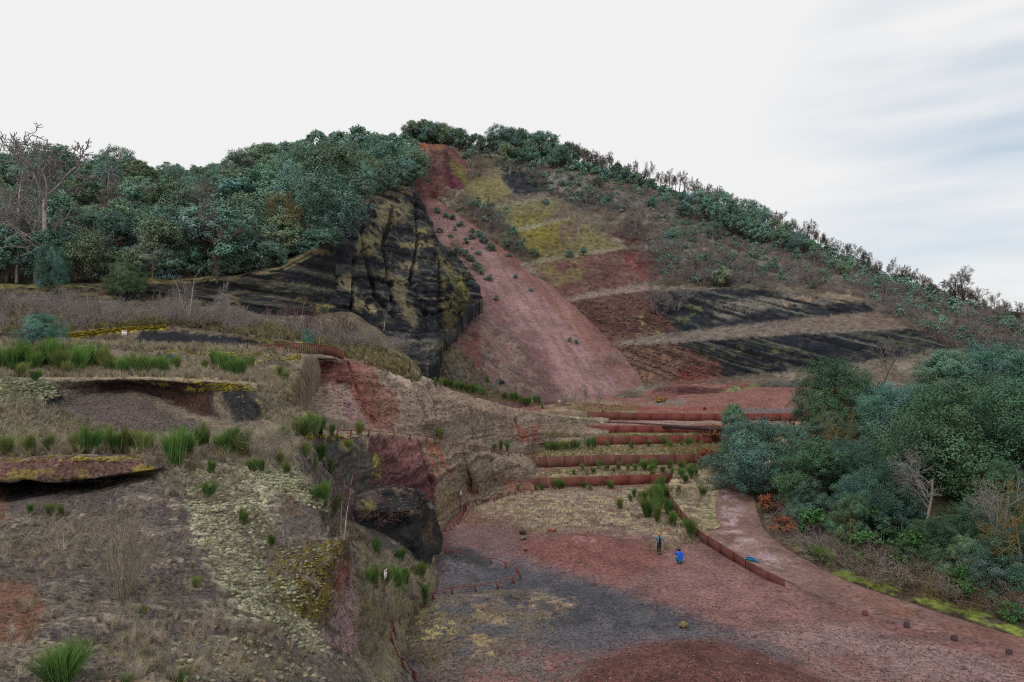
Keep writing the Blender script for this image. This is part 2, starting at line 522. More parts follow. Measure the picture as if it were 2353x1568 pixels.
LY = [
 (None,(66,58,56),1,1,.45,.5), (None,(116,104,92),1,1,.25,.35),
 ([(-400,1150),(370,1120),(560,1150),(620,1300),(560,1400),(300,1350),(-400,1350)],(72,64,62),30,12,.75,.6),
 ([(420,1050),(680,1070),(740,1150),(650,1180),(560,1200),(600,1330),(640,1420),(540,1440),(500,1330),(440,1230),(430,1120)],(140,138,112),16,9,.6,.25),
 ([(560,1060),(700,1090),(760,1170),(700,1150),(620,1110)],LICH,10,6,.6,.35),
 ([(640,1130),(740,1160),(780,1230),(700,1240),(600,1330),(560,1290),(640,1230)],(76,70,68),14,8),
 ([(600,1110),(690,1120),(720,1190),(650,1170)],(96,62,48),12,8,.5,.4),
 ([(640,1260),(790,1238),(812,1330),(770,1420),(700,1440),(640,1400),(600,1330)],(96,82,28),14,8,.62,.3),
 ([(640,1260),(790,1238),(800,1300),(770,1420),(700,1440)],(64,48,34),14,8,.4,.3),
 ([(560,1330),(660,1330),(720,1440),(760,1500),(700,1500),(620,1430)],LICH,16,8,.4,.25),
 ([(770,1280),(815,1300),(835,1420),(810,1500),(750,1480),(765,1400)],(124,98,100),7,4,.75,.6),
 ([(775,1290),(800,1290),(800,1350),(770,1360)],(116,70,62),7,4,.7,.5),
 ([(-400,1060),(0,1052),(330,1048),(370,1060),(340,1085),(200,1100),(-400,1110)],(88,62,56),7,4),
 ([(-20,1080),(200,1080),(250,1098),(100,1106),(-20,1100)],(108,94,42),5,4,.55,.5),
 ([(300,1075),(360,1065),(350,1088),(310,1092)],(120,104,36),4,3,.8,.5),
 ([(-380,1048),(330,1046),(330,1056),(-380,1062)],(120,112,36),4,3,.3,.8),
 ([(-380,1060),(0,1075),(10,1140),(20,1200),(-380,1240)],(96,68,52),8,5),
 ([(0,1330),(70,1340),(110,1420),(60,1470),(0,1480),(-200,1480),(-200,1330)],(98,66,52),12,8),
 ([(250,1500),(700,1500),(620,1568),(200,1600)],(126,108,82),30,14,.4,.4),
 ([(620,1400),(720,1490),(860,1568),(960,1600),(700,1600),(560,1480)],(80,74,68),16,8),
 ([(820,1250),(1010,1270),(990,1420),(880,1600),(820,1500)],(112,104,78),16,8,.8,1.0),
 ([(840,1200),(1015,1250),(1015,1290),(940,1310),(860,1290)],(72,66,64),12,6,.6,1.0),
]
add_terrain("foreground_slope", G, M_NEAR, GREY, LY, disp=[bumps(2.2,.17,4,1), bumps(.9,.10,3,8), bumps(.35,.04,3,2), ridged(1.1,.04,5), lambda G: (fbm(G / .8, 4, 7) - .5) * .5 * sstep(-20, 10, poly_sd(*proj(G), [(740,1140),(830,1240),(850,1500),(770,1520),(750,1300)]))], seed=100, gain=1.2)

# ---- second bench with its undercut bank
rows = [
 [(-400,1020,29),(0,1018,29.5),(330,1018,30.5),(560,1015,32),(640,1010,34),(720,1000,37.5)],
 [(-400,985,33),(0,985,33),(200,1000,33),(330,1002,33.5),(450,1000,34.5),(560,985,36),(640,970,38),(720,960,42)],
 [(-400,930,35),(0,935,35.2),(60,930,35.8),(150,925,36.8),(230,900,38),(300,893,38.7),(380,918,38.5),(450,940,38.2),(520,964,37.8),(585,968,38.0),(640,940,41),(690,935,44.5)],
 [(-400,890,36),(0,895,36.2),(60,905,36.4),(150,895,37.2),(230,888,37.9),(300,884,38.6),(380,896,38.4),(450,905,38.2),(520,918,38.0),(588,922,38.4),(622,920,40.5),(668,905,44)],
 [(-400,865,36.5),(0,868,36.8),(60,880,36.6),(110,876,36.9),(200,875,37.2),(300,872,37.7),(380,874,37.8),(450,876,38),(520,878,38.4),(572,888,39),(605,900,41),(640,890,43.5),(672,892,46)],
 [(-400,855,40),(0,858,40),(130,866,40),(300,862,41),(450,868,42),(560,873,42.5),(620,882,44),(640,880,46),(676,874,48.5),(690,925,48.5)],
 [(-400,820,47),(0,825,47),(300,838,48),(450,845,49),(560,850,50),(620,850,51),(655,851,53),(690,848,54.5),(704,895,54.5)],
 [(-400,790,53),(0,793,53),(150,790,53),(230,790,53.5),(300,797,54),(450,802,55.5),(600,808,57),(665,813,58.2),(700,818,59.3),(714,858,59.3)],
 [(-400,785,62),(0,786,62),(300,793,62),(450,797,62),(600,806,63),(690,813,64),(728,819,65.5),(740,845,65.5)],
]
G = loft(rows, 420, [14,26,22,18,14,20,26,12], smooth=1, sharp=(4,))
LY = [
 (None,(112,100,82),1,1,.4,.8),
 ([(-400,860),(110,870),(140,915),(60,935),(0,960),(-400,960)],(142,148,112),10,6,.85,.5),
 ([(-400,950),(100,940),(300,1010),(560,1010),(640,1000),(-400,1030)],(120,112,90),16,8,.7,.6),
 ([(70,895),(200,890),(300,900),(420,960),(520,1000),(350,1010),(200,990),(110,950)],(78,68,64),14,8),
 ([(65,900),(140,905),(150,935),(80,940)],(38,37,39),10,6),
 ([(210,875),(400,873),(480,885),(500,960),(440,945),(380,920),(300,896),(230,905)],(58,44,42),10,7),
 ([(380,900),(470,910),(490,955),(440,945)],(72,50,42),10,6,.6,.6),
 ([(505,884),(560,884),(596,905),(602,950),(590,968),(545,966),(514,930)],(48,47,48),11,10),
 ([(300,868),(575,878),(590,900),(560,910),(470,900),(420,893),(330,885)],YEL,5,6,.3,.5),
 ([(-400,830),(300,840),(600,850),(620,880),(400,870),(130,868),(-400,862)],(148,132,106),6,5),
 ([(-400,785),(700,810),(700,850),(300,840),(-400,830)],(104,92,76),6,5),
 ([(280,795),(480,800),(500,815),(380,822),(280,812)],(58,58,60),6,5,.6,1),
 ([(280,790),(700,812),(700,850),(600,835),(480,815),(300,803)],YEL,8,6,.25,.9),
 ([(560,840),(700,820),(720,960),(640,1000),(600,940)],(126,116,78),14,8,.8,.8),
 ([(560,810),(700,830),(690,870),(640,850),(560,835)],(70,64,58),14,8,.6,1),
 ([(672,822),(716,815),(748,850),(712,930),(690,965),(655,945)],(108,96,80),9,6), ([(676,850),(720,840),(712,930),(660,940)],(78,58,58),5,6,.5,.7),
 ([(620,850),(690,860),(670,930),(640,900)],(136,120,40),8,8,.4,.7),
]
add_terrain("middle_bench", G, M_NEAR, (100,90,78), LY, disp=[bumps(3,.16,4,11), bumps(.9,.11,3,13), bumps(.4,.05,3,12)], seed=200, gain=1.15)

# ---- brushy slope below the black cliffs
rows = [
 [(-400,800,58),(0,800,58),(300,805,58),(600,815,60),(700,824,69),(800,842,75),(920,872,80)],
 [(-400,780,64),(0,780,64),(150,778,64),(300,790,64),(450,793,64),(600,800,66),(700,808,71),(780,822,76),(880,848,81),(960,878,86)],
 [(-400,765,63.8),(0,766,63.9),(150,766,64),(250,756,64.4),(380,748,65.5),(450,765,65.2),(560,772,65.7),(640,783,67.4),(700,792,72),(780,803,77),(880,835,83),(960,868,89)],
 [(-400,722,74),(0,722,74),(300,717,74),(500,728,74),(600,745,74),(700,768,78),(800,788,83),(880,815,88),(960,855,94)],
 [(-400,690,79),(0,690,79),(240,700,81),(330,705,83),(500,703,86.5),(620,723,87.5),(700,728,90.5),(800,720,95.5),(850,745,97),(900,780,98.5),(970,840,101)],
]
G = loft(rows, 380, [12,18,30,26], smooth=1, sharp=(2,))
LY = [
 (None,(84,74,64),1,1,.5,1.5),
 ([(140,775),(250,757),(385,748),(385,756),(250,766),(150,782)],(158,142,20),3,3,.85,.8),
 ([(330,760),(450,765),(640,785),(700,795),(680,808),(300,795)],(36,37,42),5,4,.85,2),
 ([(560,775),(640,785),(720,792),(880,840),(860,860),(720,805),(640,795)],(120,112,60),6,5,.7,1.2),
 ([(700,795),(790,815),(880,850),(870,870),(780,840)],(44,46,50),6,4,.6,2),
 ([(800,740),(900,760),(990,850),(920,880),(850,840),(780,790)],(108,100,76),12,8,.6,1.5),
]
add_terrain("brush_slope", G, M_MIDG, (96,86,70), LY, disp=[bumps(5,.5,4,21), bumps(.9,.12,3,22)], seed=300, gain=1.15)

# ---- black cliffs under the oak wood
rows = [
 [(-400,725,77.5),(0,712,78.2),(240,716,80),(330,722,82.5),(500,718,86.5),(620,735,87.5),(700,742,90),(780,742,95)],
 [(-400,690,79),(0,690,79.2),(240,692,81.5),(330,690,84.4),(500,678,88),(620,680,88.8),(700,665,91.5),(772,655,97)],
 [(-400,658,79.5),(0,660,80),(240,662,82.2),(330,652,84.6),(420,650,87),(500,648,88),(568,641,88.6),(637,625,90),(689,603,92),(740,578,95),(768,560,100)],
 [(-400,650,80),(0,652,80.5),(240,654,83.2),(330,641,85.3),(420,643,87.5),(500,641,88.4),(568,634,89),(637,616,90.4),(689,594,92.4),(740,569,95.6),(770,548,101)],
 [(-400,645,86),(0,645,86),(240,650,88),(330,637,90),(420,638,92),(500,636,93),(568,629,94),(637,611,95),(689,590,97),(740,566,100),(775,543,107)],
]
G = loft(rows, 300, [24,22,12,6], smooth=1, sharp=(3,))
LY = [
 ([(230,655),(330,640),(500,640),(640,615),(790,545),(790,568),(700,606),(620,632),(500,652),(330,660),(230,680)],(96,72,48),4,4,.75,2),
 ([(320,665),(480,665),(480,710),(300,715)],(70,62,54),12,6,.7,2),
 ([(440,690),(640,650),(650,656),(440,700)],(104,96,76),3,2,.5,4),
 ([(590,640),(650,630),(650,720),(590,720)],(78,70,56),12,6,.35,1.2),(bands(None,(.12,0,1),.7,.54,.62,seed=41),(74,72,66),1,1),(bands(None,(.12,0,1),.5,.56,.63,seed=42),(24,25,29),1,1),
 ([(700,700),(800,690),(800,740),(690,740)],(120,108,60),8,6,.6,1.5),
 ([(-400,650),(240,655),(330,642),(500,643),(500,647),(330,650),(240,664),(-400,662)],(112,112,44),3,3,.6,1.5),
 ([(-400,665),(230,670),(280,720),(-400,730)],(92,82,62),10,8,.7,1.5),
]
add_terrain("black_cliff", G, M_CLIF, (36,38,44), LY, disp=[bumps(6,.7,4,31), strata((0.12,0,1),.8,.28,32), bumps(1.2,.18,3,33)], seed=400, gain=1.1, ledge=((112,104,66),.35,.7,.8,2))

# ---- tall eroded cliff spur beside the scree
rows = [
 [(752,765,92),(800,755,95),(850,770,97),(920,810,97.5),(965,845,98),(1002,845,101),(1014,775,112),(1040,765,120),(1080,710,131),(1110,690,140)],
 [(756,745,92.5),(808,735,95.8),(850,762,97.5),(920,800,98.5),(962,832,98.8),(998,826,102),(1012,762,113),(1040,752,121),(1078,702,131.5),(1108,684,141)],
 [(758,715,93.5),(815,690,97.5),(850,715,100),(905,735,101.5),(945,760,101.5),(975,765,105),(1008,725,114),(1038,712,121),(1076,690,131.8),(1104,670,142)],
 [(762,670,95.5),(815,650,100.5),(850,655,104),(880,640,106),(920,690,105),(960,700,108),(1003,680,115.5),(1035,672,122),(1070,668,132),(1100,655,143)],
 [(766,610,98),(815,600,103.5),(850,615,107),(880,598,110),(910,620,111),(950,630,114),(992,625,119),(1025,630,124.5),(1055,640,132),(1090,640,144)],
 [(772,560,101),(820,540,107.5),(850,545,112),(880,530,117),(910,535,121),(945,545,126),(980,560,130),(1008,585,133.5),(1040,615,136),(1080,620,146)],
 [(775,520,104),(820,490,112),(850,485,117),(880,475,124),(905,470,130),(930,462,137),(955,480,143),(985,530,142),(1025,600,140),(1070,605,149)],
 [(777,497,106),(815,472,115),(847,452,122.5),(880,444,130),(900,440,135),(925,434,141),(943,429,147),(960,462,150),(990,535,148),(1060,600,152)],
 [(780,492,112),(815,467,121),(847,447,128),(880,440,136),(900,436,141),(925,431,148),(946,427,154),(970,470,158),(1000,545,158),(1060,610,160)],
]
G = loft(rows, 420, [8,28,36,44,44,34,26,6], smooth=1, sharp=(7,))
LY = [
 ([(775,497),(850,452),(945,428),(960,445),(860,468),(785,512)],(94,72,50),4,3,.75,2),
 (bands(None,(.18,-.1,1),1.0,.54,.62,seed=43),(66,66,66),1,1), (bands(None,(.18,-.1,1),.7,.55,.62,seed=44),(22,23,27),1,1),
 ([(857,478),(919,454),(950,467),(933,505),(885,516),(864,540),(850,526)],(106,98,74),7,6,.75,1.4),
 ([(823,540),(867,529),(874,567),(860,584),(816,588)],(104,98,68),6,6,.75,1.4),
 ([(916,560),(998,550),(995,566),(919,572)],(112,104,64),4,4,.8,1.4),
 ([(919,605),(960,606),(953,620),(922,620)],(116,108,80),4,4,.85,1.4),
 ([(867,609),(902,626),(933,643),(940,688),(960,739),(953,760),(926,712),(909,688),(871,629)],(100,92,70),5,5,.75,1.6),
 ([(774,636),(809,626),(810,674),(781,657)],(114,106,78),6,5,.8,1.5),
 ([(1002,560),(1033,602),(1081,688),(1077,708),(1040,760),(1019,760),(1015,643)],(84,80,50),5,4,.75,1.8),
 ([(1030,610),(1060,630),(1085,690),(1065,690)],(104,104,44),4,4,.6,1.2),
 ([(812,681),(867,708),(860,722),(812,708)],(118,108,80),5,5,.85,1.5),
 ([(953,526),(984,519),(988,540),(957,543)],(112,106,60),4,4,.8,1.2),
 ([(880,760),(960,780),(985,830),(940,840),(880,800)],(52,54,56),8,6,.7,2),
]
add_terrain("cliff_spur", G, M_CLIF, (36,38,44), LY, disp=[bumps(9,.9,4,41), ridged(5,.55,42,(1,1,.12)), strata((0.18,-.1,1),1.1,.5,43), grooves([[(850,468),(832,540),(846,610),(862,680),(905,725)],[(905,478),(882,560),(895,640),(903,700)],[(957,470),(962,555),(944,640),(986,742)],[(815,600),(812,680),(808,720)],[(1012,600),(1013,680),(1010,750)]],6,1.5,46), bumps(1.5,.3,3,44)], seed=500, gain=1.15, ledge=((106,99,74),.5,.8,.45,1.6))

# ---- wooded hill on the left
rows = [
 [(-600,735,81.5),(0,726,82.5),(240,728,85.5),(330,715,87.5),(500,715,90.5),(568,707,91.5),(637,690,92.5),(689,668,95.0),(740,643,98.5),(780,569,108.5),(847,525,125.0),(900,513,137.5),(943,502,150.5),(957,495,171.5)],
 [(-600,665,80),(0,656,81),(240,658,84),(330,645,86),(500,645,89),(568,637,90),(637,620,91),(689,598,93.5),(740,573,97),(780,499,107),(847,455,123.5),(900,443,136),(943,432,149),(957,425,170)],
 [(-600,560,100),(0,560,102),(240,555,108),(500,540,114),(640,520,121),(740,490,131),(850,420,152),(900,405,164),(952,400,184)],
 [(-600,480,122),(0,480,125),(300,470,136),(500,455,147),(650,430,161),(800,385,181),(900,365,197),(945,358,209)],
 [(-600,442,138),(0,432,142),(300,425,155),(450,422,168),(650,372,190),(850,337,210),(940,331,221),(962,331,227)],
 [(-600,470,220),(0,470,220),(450,460,240),(962,400,320)],
]
G = loft(rows, 220, [6,40,40,40,20], smooth=3)
add_terrain("wooded_hill", G, M_FAR, (62,56,44), [(None,(84,70,50),1,1,.4,6)], disp=[bumps(14,1.2,4,51)], seed=600)

# ---- red scarp at the head of the slide
rows = [
 [(915,478,204),(945,462,206),(960,452,208),(990,449,209),(1022,449,207),(1062,470,203),(1080,490,200)],
 [(920,440,207),(948,432,209),(962,425,211),(985,425,212.5),(1000,430,209),(1022,424,209.5),(1055,440,205),(1085,470,203)],
 [(915,395,211),(940,385,212.5),(960,378,214.5),(985,375,215.5),(1003,385,211),(1020,372,213),(1042,405,209),(1080,440,206)],
 [(905,360,212),(928,350,216),(953,340,219),(985,345,219.5),(1003,347,216),(1017,342,217),(1035,372,214),(1075,400,210)],
 [(895,352,213),(925,340,218),(953,329,222),(985,336,222),(1003,338,221),(1018,337,221),(1040,355,220),(1075,380,216)],
 [(880,345,218),(925,332,225),(953,325,230),(985,329,230),(1018,331,230),(1045,342,230),(1080,370,226)],
 [(870,370,250),(925,350,252),(953,345,254),(985,345,254),(1018,345,254),(1045,350,252),(1080,380,246)],
]
G = loft(rows, 150, [22,26,18,5,5,8], smooth=1, sharp=(4,))
LY = [
 ([(895,350),(953,328),(1018,336),(1018,346),(960,342),(930,362),(900,366)],(116,76,48),4,3,.8,3),
 ([(915,360),(960,345),(985,345),(980,375),(950,392),(925,380)],(142,104,98),6,4,.75,3),
 ([(990,345),(1018,345),(1022,440),(1000,445)],(88,62,58),6,4,.7,5),
 ([(1018,345),(1065,410),(1075,470),(1030,445),(1022,400)],(84,46,56),5,4),
 ([(1018,340),(1035,360),(1035,395),(1022,385)],(66,44,46),4,3),
 ([(1030,365),(1080,390),(1085,480),(1062,420),(1040,400)],(90,84,46),5,4,.8,4),
]
add_terrain("red_scarp", G, M_FAR, (98,64,64), LY, disp=[bumps(6,.8,4,61), ridged(5,.5,62,(1,1,.12)), bumps(1.3,.2,3,63)], seed=700, gain=1.1)

# ---- scree fan
rows = [
 [(900,960,94),(1000,935,98),(1100,928,107),(1250,926,115),(1400,922,122),(1510,912,128)],
 [(900,930,98),(1000,885,104),(1100,893,114),(1250,905,121),(1400,892,128),(1487,886,134)],
 [(900,880,103),(1000,835,109),(1060,812,117),(1150,800,129.5),(1280,780,140.5),(1395,775,146)],
 [(900,800,126),(1000,742,130),(1120,710,148.5),(1230,695,156),(1305,690,159.5)],
 [(900,680,150),(1000,620,163),(1100,600,173),(1205,600,177.5)],
 [(900,560,178),(1000,520,190),(1060,500,198),(1115,505,198.5)],
 [(930,430,213),(1000,441,214),(1040,446,213),(1075,455,210)],
]
G = loft(rows, 320, [14,60,60,60,50,30], smooth=6)
LY = [
 ([(955,445),(1060,450),(1150,555),(1250,645),(1330,725),(1420,810),(1480,890),(1440,900),(1380,840),(1250,700),(1100,560),(1020,490)],(116,80,73),9,5),
 ([(975,480),(1060,500),(1180,620),(1290,740),(1400,860),(1440,910),(1300,915),(1180,760),(1080,640),(1000,560)],(126,96,97),10,6,.8,14),
 ([(1000,560),(1060,600),(1180,720),(1290,850),(1250,860),(1120,740),(1010,620)],(112,80,82),10,6,.6,8),
 (lambda V, x, y: sstep(.50, .60, fbm(np.stack([(V[..., 0] * .95 + V[..., 1] * .31) / 1.6, (V[..., 0] * .31 - V[..., 1] * .95) / 22, 0 * x], -1), 4, 815, .6)) * .3, (140, 108, 106), 1, 1),
 (lambda V, x, y: sstep(.54, .62, fbm(np.stack([(V[..., 0] * .95 + V[..., 1] * .31) / 1.1, (V[..., 0] * .31 - V[..., 1] * .95) / 16, 0 * x], -1), 4, 816, .6)) * .3, (96, 66, 64), 1, 1),
 ([(1090,660),(1180,760),(1290,900),(1250,930),(1000,930),(960,840),(1040,760)],(92,68,68),14,8,.9,8),
 ([(1100,680),(1200,800),(1250,900),(1100,900),(1050,800)],(112,92,86),14,8,.4,1.4),
 ([(1030,750),(1100,760),(1110,880),(1060,850)],(92,52,52),10,6,.6,5),
 ([(900,760),(1010,770),(1040,800),(1130,900),(1000,900),(900,870)],(108,100,78),12,8,.75,3),
 ([(1000,800),(1050,830),(1100,890),(1000,880)],(92,88,84),10,6,.7,4),
 ([(990,520),(1060,560),(1130,640),(1060,640)],(84,74,64),12,8,.3,2.5),
]
add_terrain("scree_slope", G, M_SCREE, (106,74,72), LY, disp=[bumps(10,.6,4,71), ridged(4,.12,72,(1,.25,.25)), bumps(1.2,.15,3,73)], seed=800, gain=1.08)

# ---- quarried right-hand side of the cone: benches and dipping ash beds
rows = [
 [(1370,917,126),(1440,915,122),(1500,912,124),(1700,908,124),(1850,905,122),(2000,900,120),(2500,890,112)],
 [(1400,894,139),(1470,892,133),(1550,892,133),(1640,893,132),(1740,906,128),(1850,906,126),(2000,890,126),(2500,860,118)],
 [(1412,886,141),(1482,884,135),(1550,882,136),(1640,877,136),(1740,873,132),(1850,872,130),(2000,860,130),(2500,835,122)],
 [(1408,884,144.5),(1478,876,138.5),(1560,879,139),(1640,869,139),(1760,858,138),(1850,849,137.5),(2000,830,137),(2180,802,137),(2500,805,130)],
 [(1345,805,150.0),(1415,797,144),(1480,792,145),(1560,785,146),(1700,775,146),(1900,763,144.5),(2050,753,143),(2150,758,141.5),(2250,768,140.5),(2500,790,135)],
 [(1335,798,154.0),(1405,790,148),(1470,773,150),(1560,763,151.5),(1640,754,152),(1700,744,152.5),(1780,738,151.5),(1960,720,151.5),(2050,738,149),(2150,750,146),(2500,780,138)],
 [(1225,698,164.5),(1295,690,158.5),(1400,676,160.5),(1500,668,161.5),(1600,663,162),(1700,661,161.5),(1800,675,159),(1900,689,156.5),(1985,693,155.5),(2050,718,152),(2150,736,148),(2500,775,140)],
 [(1220,696,167.5),(1290,688,161.5),(1350,672,163.5),(1420,660,165.5),(1500,656,166),(1700,652,166.5),(1900,662,165),(2000,680,162),(2150,725,154),(2500,770,142)],
 [(1152,615,179.5),(1222,607,173.5),(1320,590,175.5),(1440,570,178.5),(1520,568,178.5),(1700,592,177),(1900,627,172.5),(2100,690,164),(2500,765,145)],
 [(1146,609,182.5),(1216,601,176.5),(1320,585,178.5),(1440,565,181.5),(1700,578,181),(1900,615,176.5),(2100,682,167.5),(2500,762,148)],
 [(1088,546,190.5),(1158,538,184.5),(1240,521,187),(1310,503,190.5),(1400,507,192),(1700,537,189),(1900,596,182),(2100,671,172),(2500,757,151)],
 [(1083,540,193.5),(1153,532,187.5),(1240,516,190),(1310,497,193.5),(1400,497,195),(1700,527,192),(1900,590,184.5),(2100,667,174),(2500,755,153)],
 [(1045,491,200.5),(1115,483,194.5),(1180,468,198.5),(1270,453,203),(1400,460,204),(1700,510,200),(1900,586,187),(2100,665,176),(2500,753,155)],
 [(990,440,212.0),(1060,432,206),(1150,402,210),(1250,395,213),(1400,427,213),(1700,500,205),(1900,581,190.5),(2100,663,179),(2500,752,158)],
 [(985,345,232),(1030,337,226),(1100,340,228),(1200,347,228),(1300,367,226),(1400,397,222),(1500,425,218),(1600,458,214),(1700,495,209),(1800,538,203),(1900,580,195),(2000,624,189),(2100,662,182),(2200,702,174),(2500,752,162)],
 [(960,398,306.0),(1030,390,300),(1400,460,290),(1800,590,270),(2200,740,240),(2500,790,220)],
]
G = loft(rows, 460, [8,6,6,46,8,36,6,34,6,26,5,24,30,40,10], smooth=1)
LY = [
 (None,(90,84,74),1,1,.35,7), (None,(114,104,94),1,1,.25,5),
 ([(1040,340),(1250,370),(1700,500),(2000,630),(2353,750),(2353,820),(2150,760),(2000,690),(1800,650),(1500,640),(1440,560),(1400,480),(1260,440),(1150,380)],(112,108,104),30,14,.7,5),
 # lowest bench
 ([(1470,893),(1640,893),(1850,870),(1850,850),(2000,830),(2000,870),(1740,880),(1480,886)],(104,92,90),5,3),
 ([(1640,893),(1740,878),(1850,872),(2000,860),(2000,900),(1740,912)],(44,45,50),5,4),
 # first black face with red left end
 ([(1415,797),(1700,775),(2150,755),(2200,800),(1850,850),(1640,868),(1478,880)],(33,37,45),4,3),
 ([(1410,795),(1500,789),(1600,800),(1660,868),(1550,885),(1470,882)],(84,56,52),5,4),
 ([(1560,845),(1640,830),(1670,868),(1600,882),(1550,880)],(104,52,46),14,6),
 ([(1412,797),(1500,793),(1560,830),(1550,880),(1475,880)],(104,76,62),10,6),
 ([(1600,790),(1900,800),(1850,840),(1640,850)],(74,78,52),10,6,.15,2.0),
 (bands([(1560,790),(1700,775),(2150,755),(2200,800),(1850,850),(1660,868)],(.42,.25,1),.9,.58,.65,seed=11),(72,76,66),1,1),
 (bands([(1560,790),(1700,775),(2150,755),(2200,800),(1850,850),(1660,868)],(.42,.25,1),.7,.55,.62,seed=12),(24,26,31),1,1),
 (bands([(1410,795),(1600,790),(1660,868),(1470,882)],(.42,.25,1),.7,.55,.62,seed=13),(66,48,46),1,1),
 # ramp between the faces
 ([(1405,795),(1470,773),(1640,754),(1780,738),(1960,718),(2050,738),(2150,750),(2050,755),(1900,764),(1700,776),(1480,793)],(100,88,84),4,3),
 ([(1780,738),(1990,700),(2100,735),(2050,752),(1900,756)],(98,84,76),6,4),
 # second face
 ([(1297,690),(1400,676),(1700,661),(1985,693),(2010,715),(1780,738),(1640,754),(1560,763),(1470,773),(1408,790)],(34,38,46),4,3),
 ([(1295,690),(1400,677),(1490,672),(1520,720),(1560,763),(1470,775),(1408,792),(1330,735)],(86,56,54),6,5),
 ([(1450,730),(1560,735),(1560,765),(1470,773)],(130,122,70),12,6,.4,3),
 ([(1540,690),(1660,700),(1680,730),(1560,740)],(84,90,54),10,6,.3,3),
 ([(1640,700),(1800,672),(1985,690),(1900,700),(1790,702),(1700,728),(1640,740)],(96,90,86),6,4),
 ([(1790,690),(1960,668),(2000,690),(1900,702),(1760,704)],(124,108,90),8,4,.8,5),
 (bands([(1500,668),(1700,661),(1985,693),(2010,715),(1780,738),(1560,763)],(.42,.25,1),.9,.58,.65,seed=14),(72,76,68),1,1),
 (bands([(1500,668),(1700,661),(1985,693),(2010,715),(1780,738),(1560,763)],(.42,.25,1),.7,.55,.62,seed=15),(26,28,33),1,1),
 (bands([(1297,690),(1490,672),(1560,763),(1408,790)],(.42,.25,1),.7,.54,.62,seed=16),(62,46,46),1,1),
 # strip bench
 ([(1290,692),(1350,672),(1420,660),(1520,654),(1520,664),(1400,678),(1300,694)],(116,96,92),3,2),
 # third face
 ([(1222,607),(1320,590),(1440,570),(1500,575),(1520,640),(1420,660),(1350,672),(1290,690)],(90,60,58),5,4),
 ([(1222,605),(1340,590),(1340,640),(1270,660)],(98,86,54),10,6,.5,4),
 ([(1420,575),(1500,580),(1480,640),(1440,620)],(104,56,56),10,5,.6,5),
 ([(1500,600),(1750,640),(1750,662),(1520,658)],(58,58,52),12,6,.6,4),
 # mossy faces
 ([(1158,538),(1310,503),(1340,510),(1415,560),(1440,568),(1320,588),(1225,606)],(96,90,58),5,4),
 ([(1158,538),(1290,506),(1290,560),(1260,600),(1222,604)],(104,94,36),8,6,.7,5),
 ([(1290,515),(1330,520),(1320,560),(1285,555)],(92,72,66),8,6,.8,4),
 ([(1390,545),(1440,500),(1500,550),(1440,570)],(86,46,48),10,6,.6,4),
 ([(1117,483),(1240,455),(1290,470),(1260,495),(1240,515),(1160,535)],(98,94,62),6,5),
 ([(1190,490),(1280,480),(1240,515),(1180,525)],(106,98,42),8,5,.55,3),
 ([(1156,541),(1310,504),(1312,498),(1240,514),(1154,533)],(110,106,80),1.5,2),([(1220,608),(1320,592),(1442,571),(1442,563),(1320,583),(1216,601)],(110,104,84),1.5,2),([(1115,486),(1180,471),(1270,456),(1270,450),(1180,464),(1112,480)],(108,104,84),1.5,2),
 ([(1150,402),(1190,392),(1250,395),(1265,440),(1190,450),(1160,420)],(38,42,48),4,3),
 ([(1260,440),(1400,440),(1440,480),(1330,480)],(56,58,60),10,6,.6,4),
 ([(1068,418),(1150,405),(1170,445),(1115,478),(1080,465)],(104,96,58),6,5,.9,6),
 ([(1060,350),(1130,350),(1150,400),(1070,425)],(94,88,60),8,6,.7,4),
 ([(1130,375),(1200,365),(1200,392),(1150,400)],(56,58,58),6,4,.8,4),
 ([(1640,450),(1760,520),(1850,600),(1760,600),(1600,520),(1500,480)],(112,92,84),20,10,.35,5),
 ([(2050,690),(2353,760),(2353,830),(2200,800),(2100,740)],(112,98,90),16,8,.7,4),
]
def dip(G):
    x, y = proj(G)
    m = sstep(-6, 6, poly_sd(x, y, [(1410,795),(1700,775),(2150,752),(2200,805),(1850,852),(1640,872),(1478,882)]))
    m2 = sstep(-6, 6, poly_sd(x, y, [(1297,688),(1700,661),(1985,690),(2020,715),(1780,738),(1470,775),(1408,792)]))
    right = sstep(1470, 1640, x)
    return np.maximum(m, m2) * (0.25 + 0.75 * right)
st = strata((0.42, 0.25, 1), 1.25, .75, 82, .35, 14)
add_terrain("quarried_cone", G, M_FAR, (92,80,68), LY,
            disp=[bumps(12,.9,4,81), lambda G: st(G) * (0.25 + dip(G)), ridged(2.5,.3,83), bumps(1.3,.25,3,84)], seed=900, gain=1.12, ledge=((112,106,82),.62,.85,.22,3))

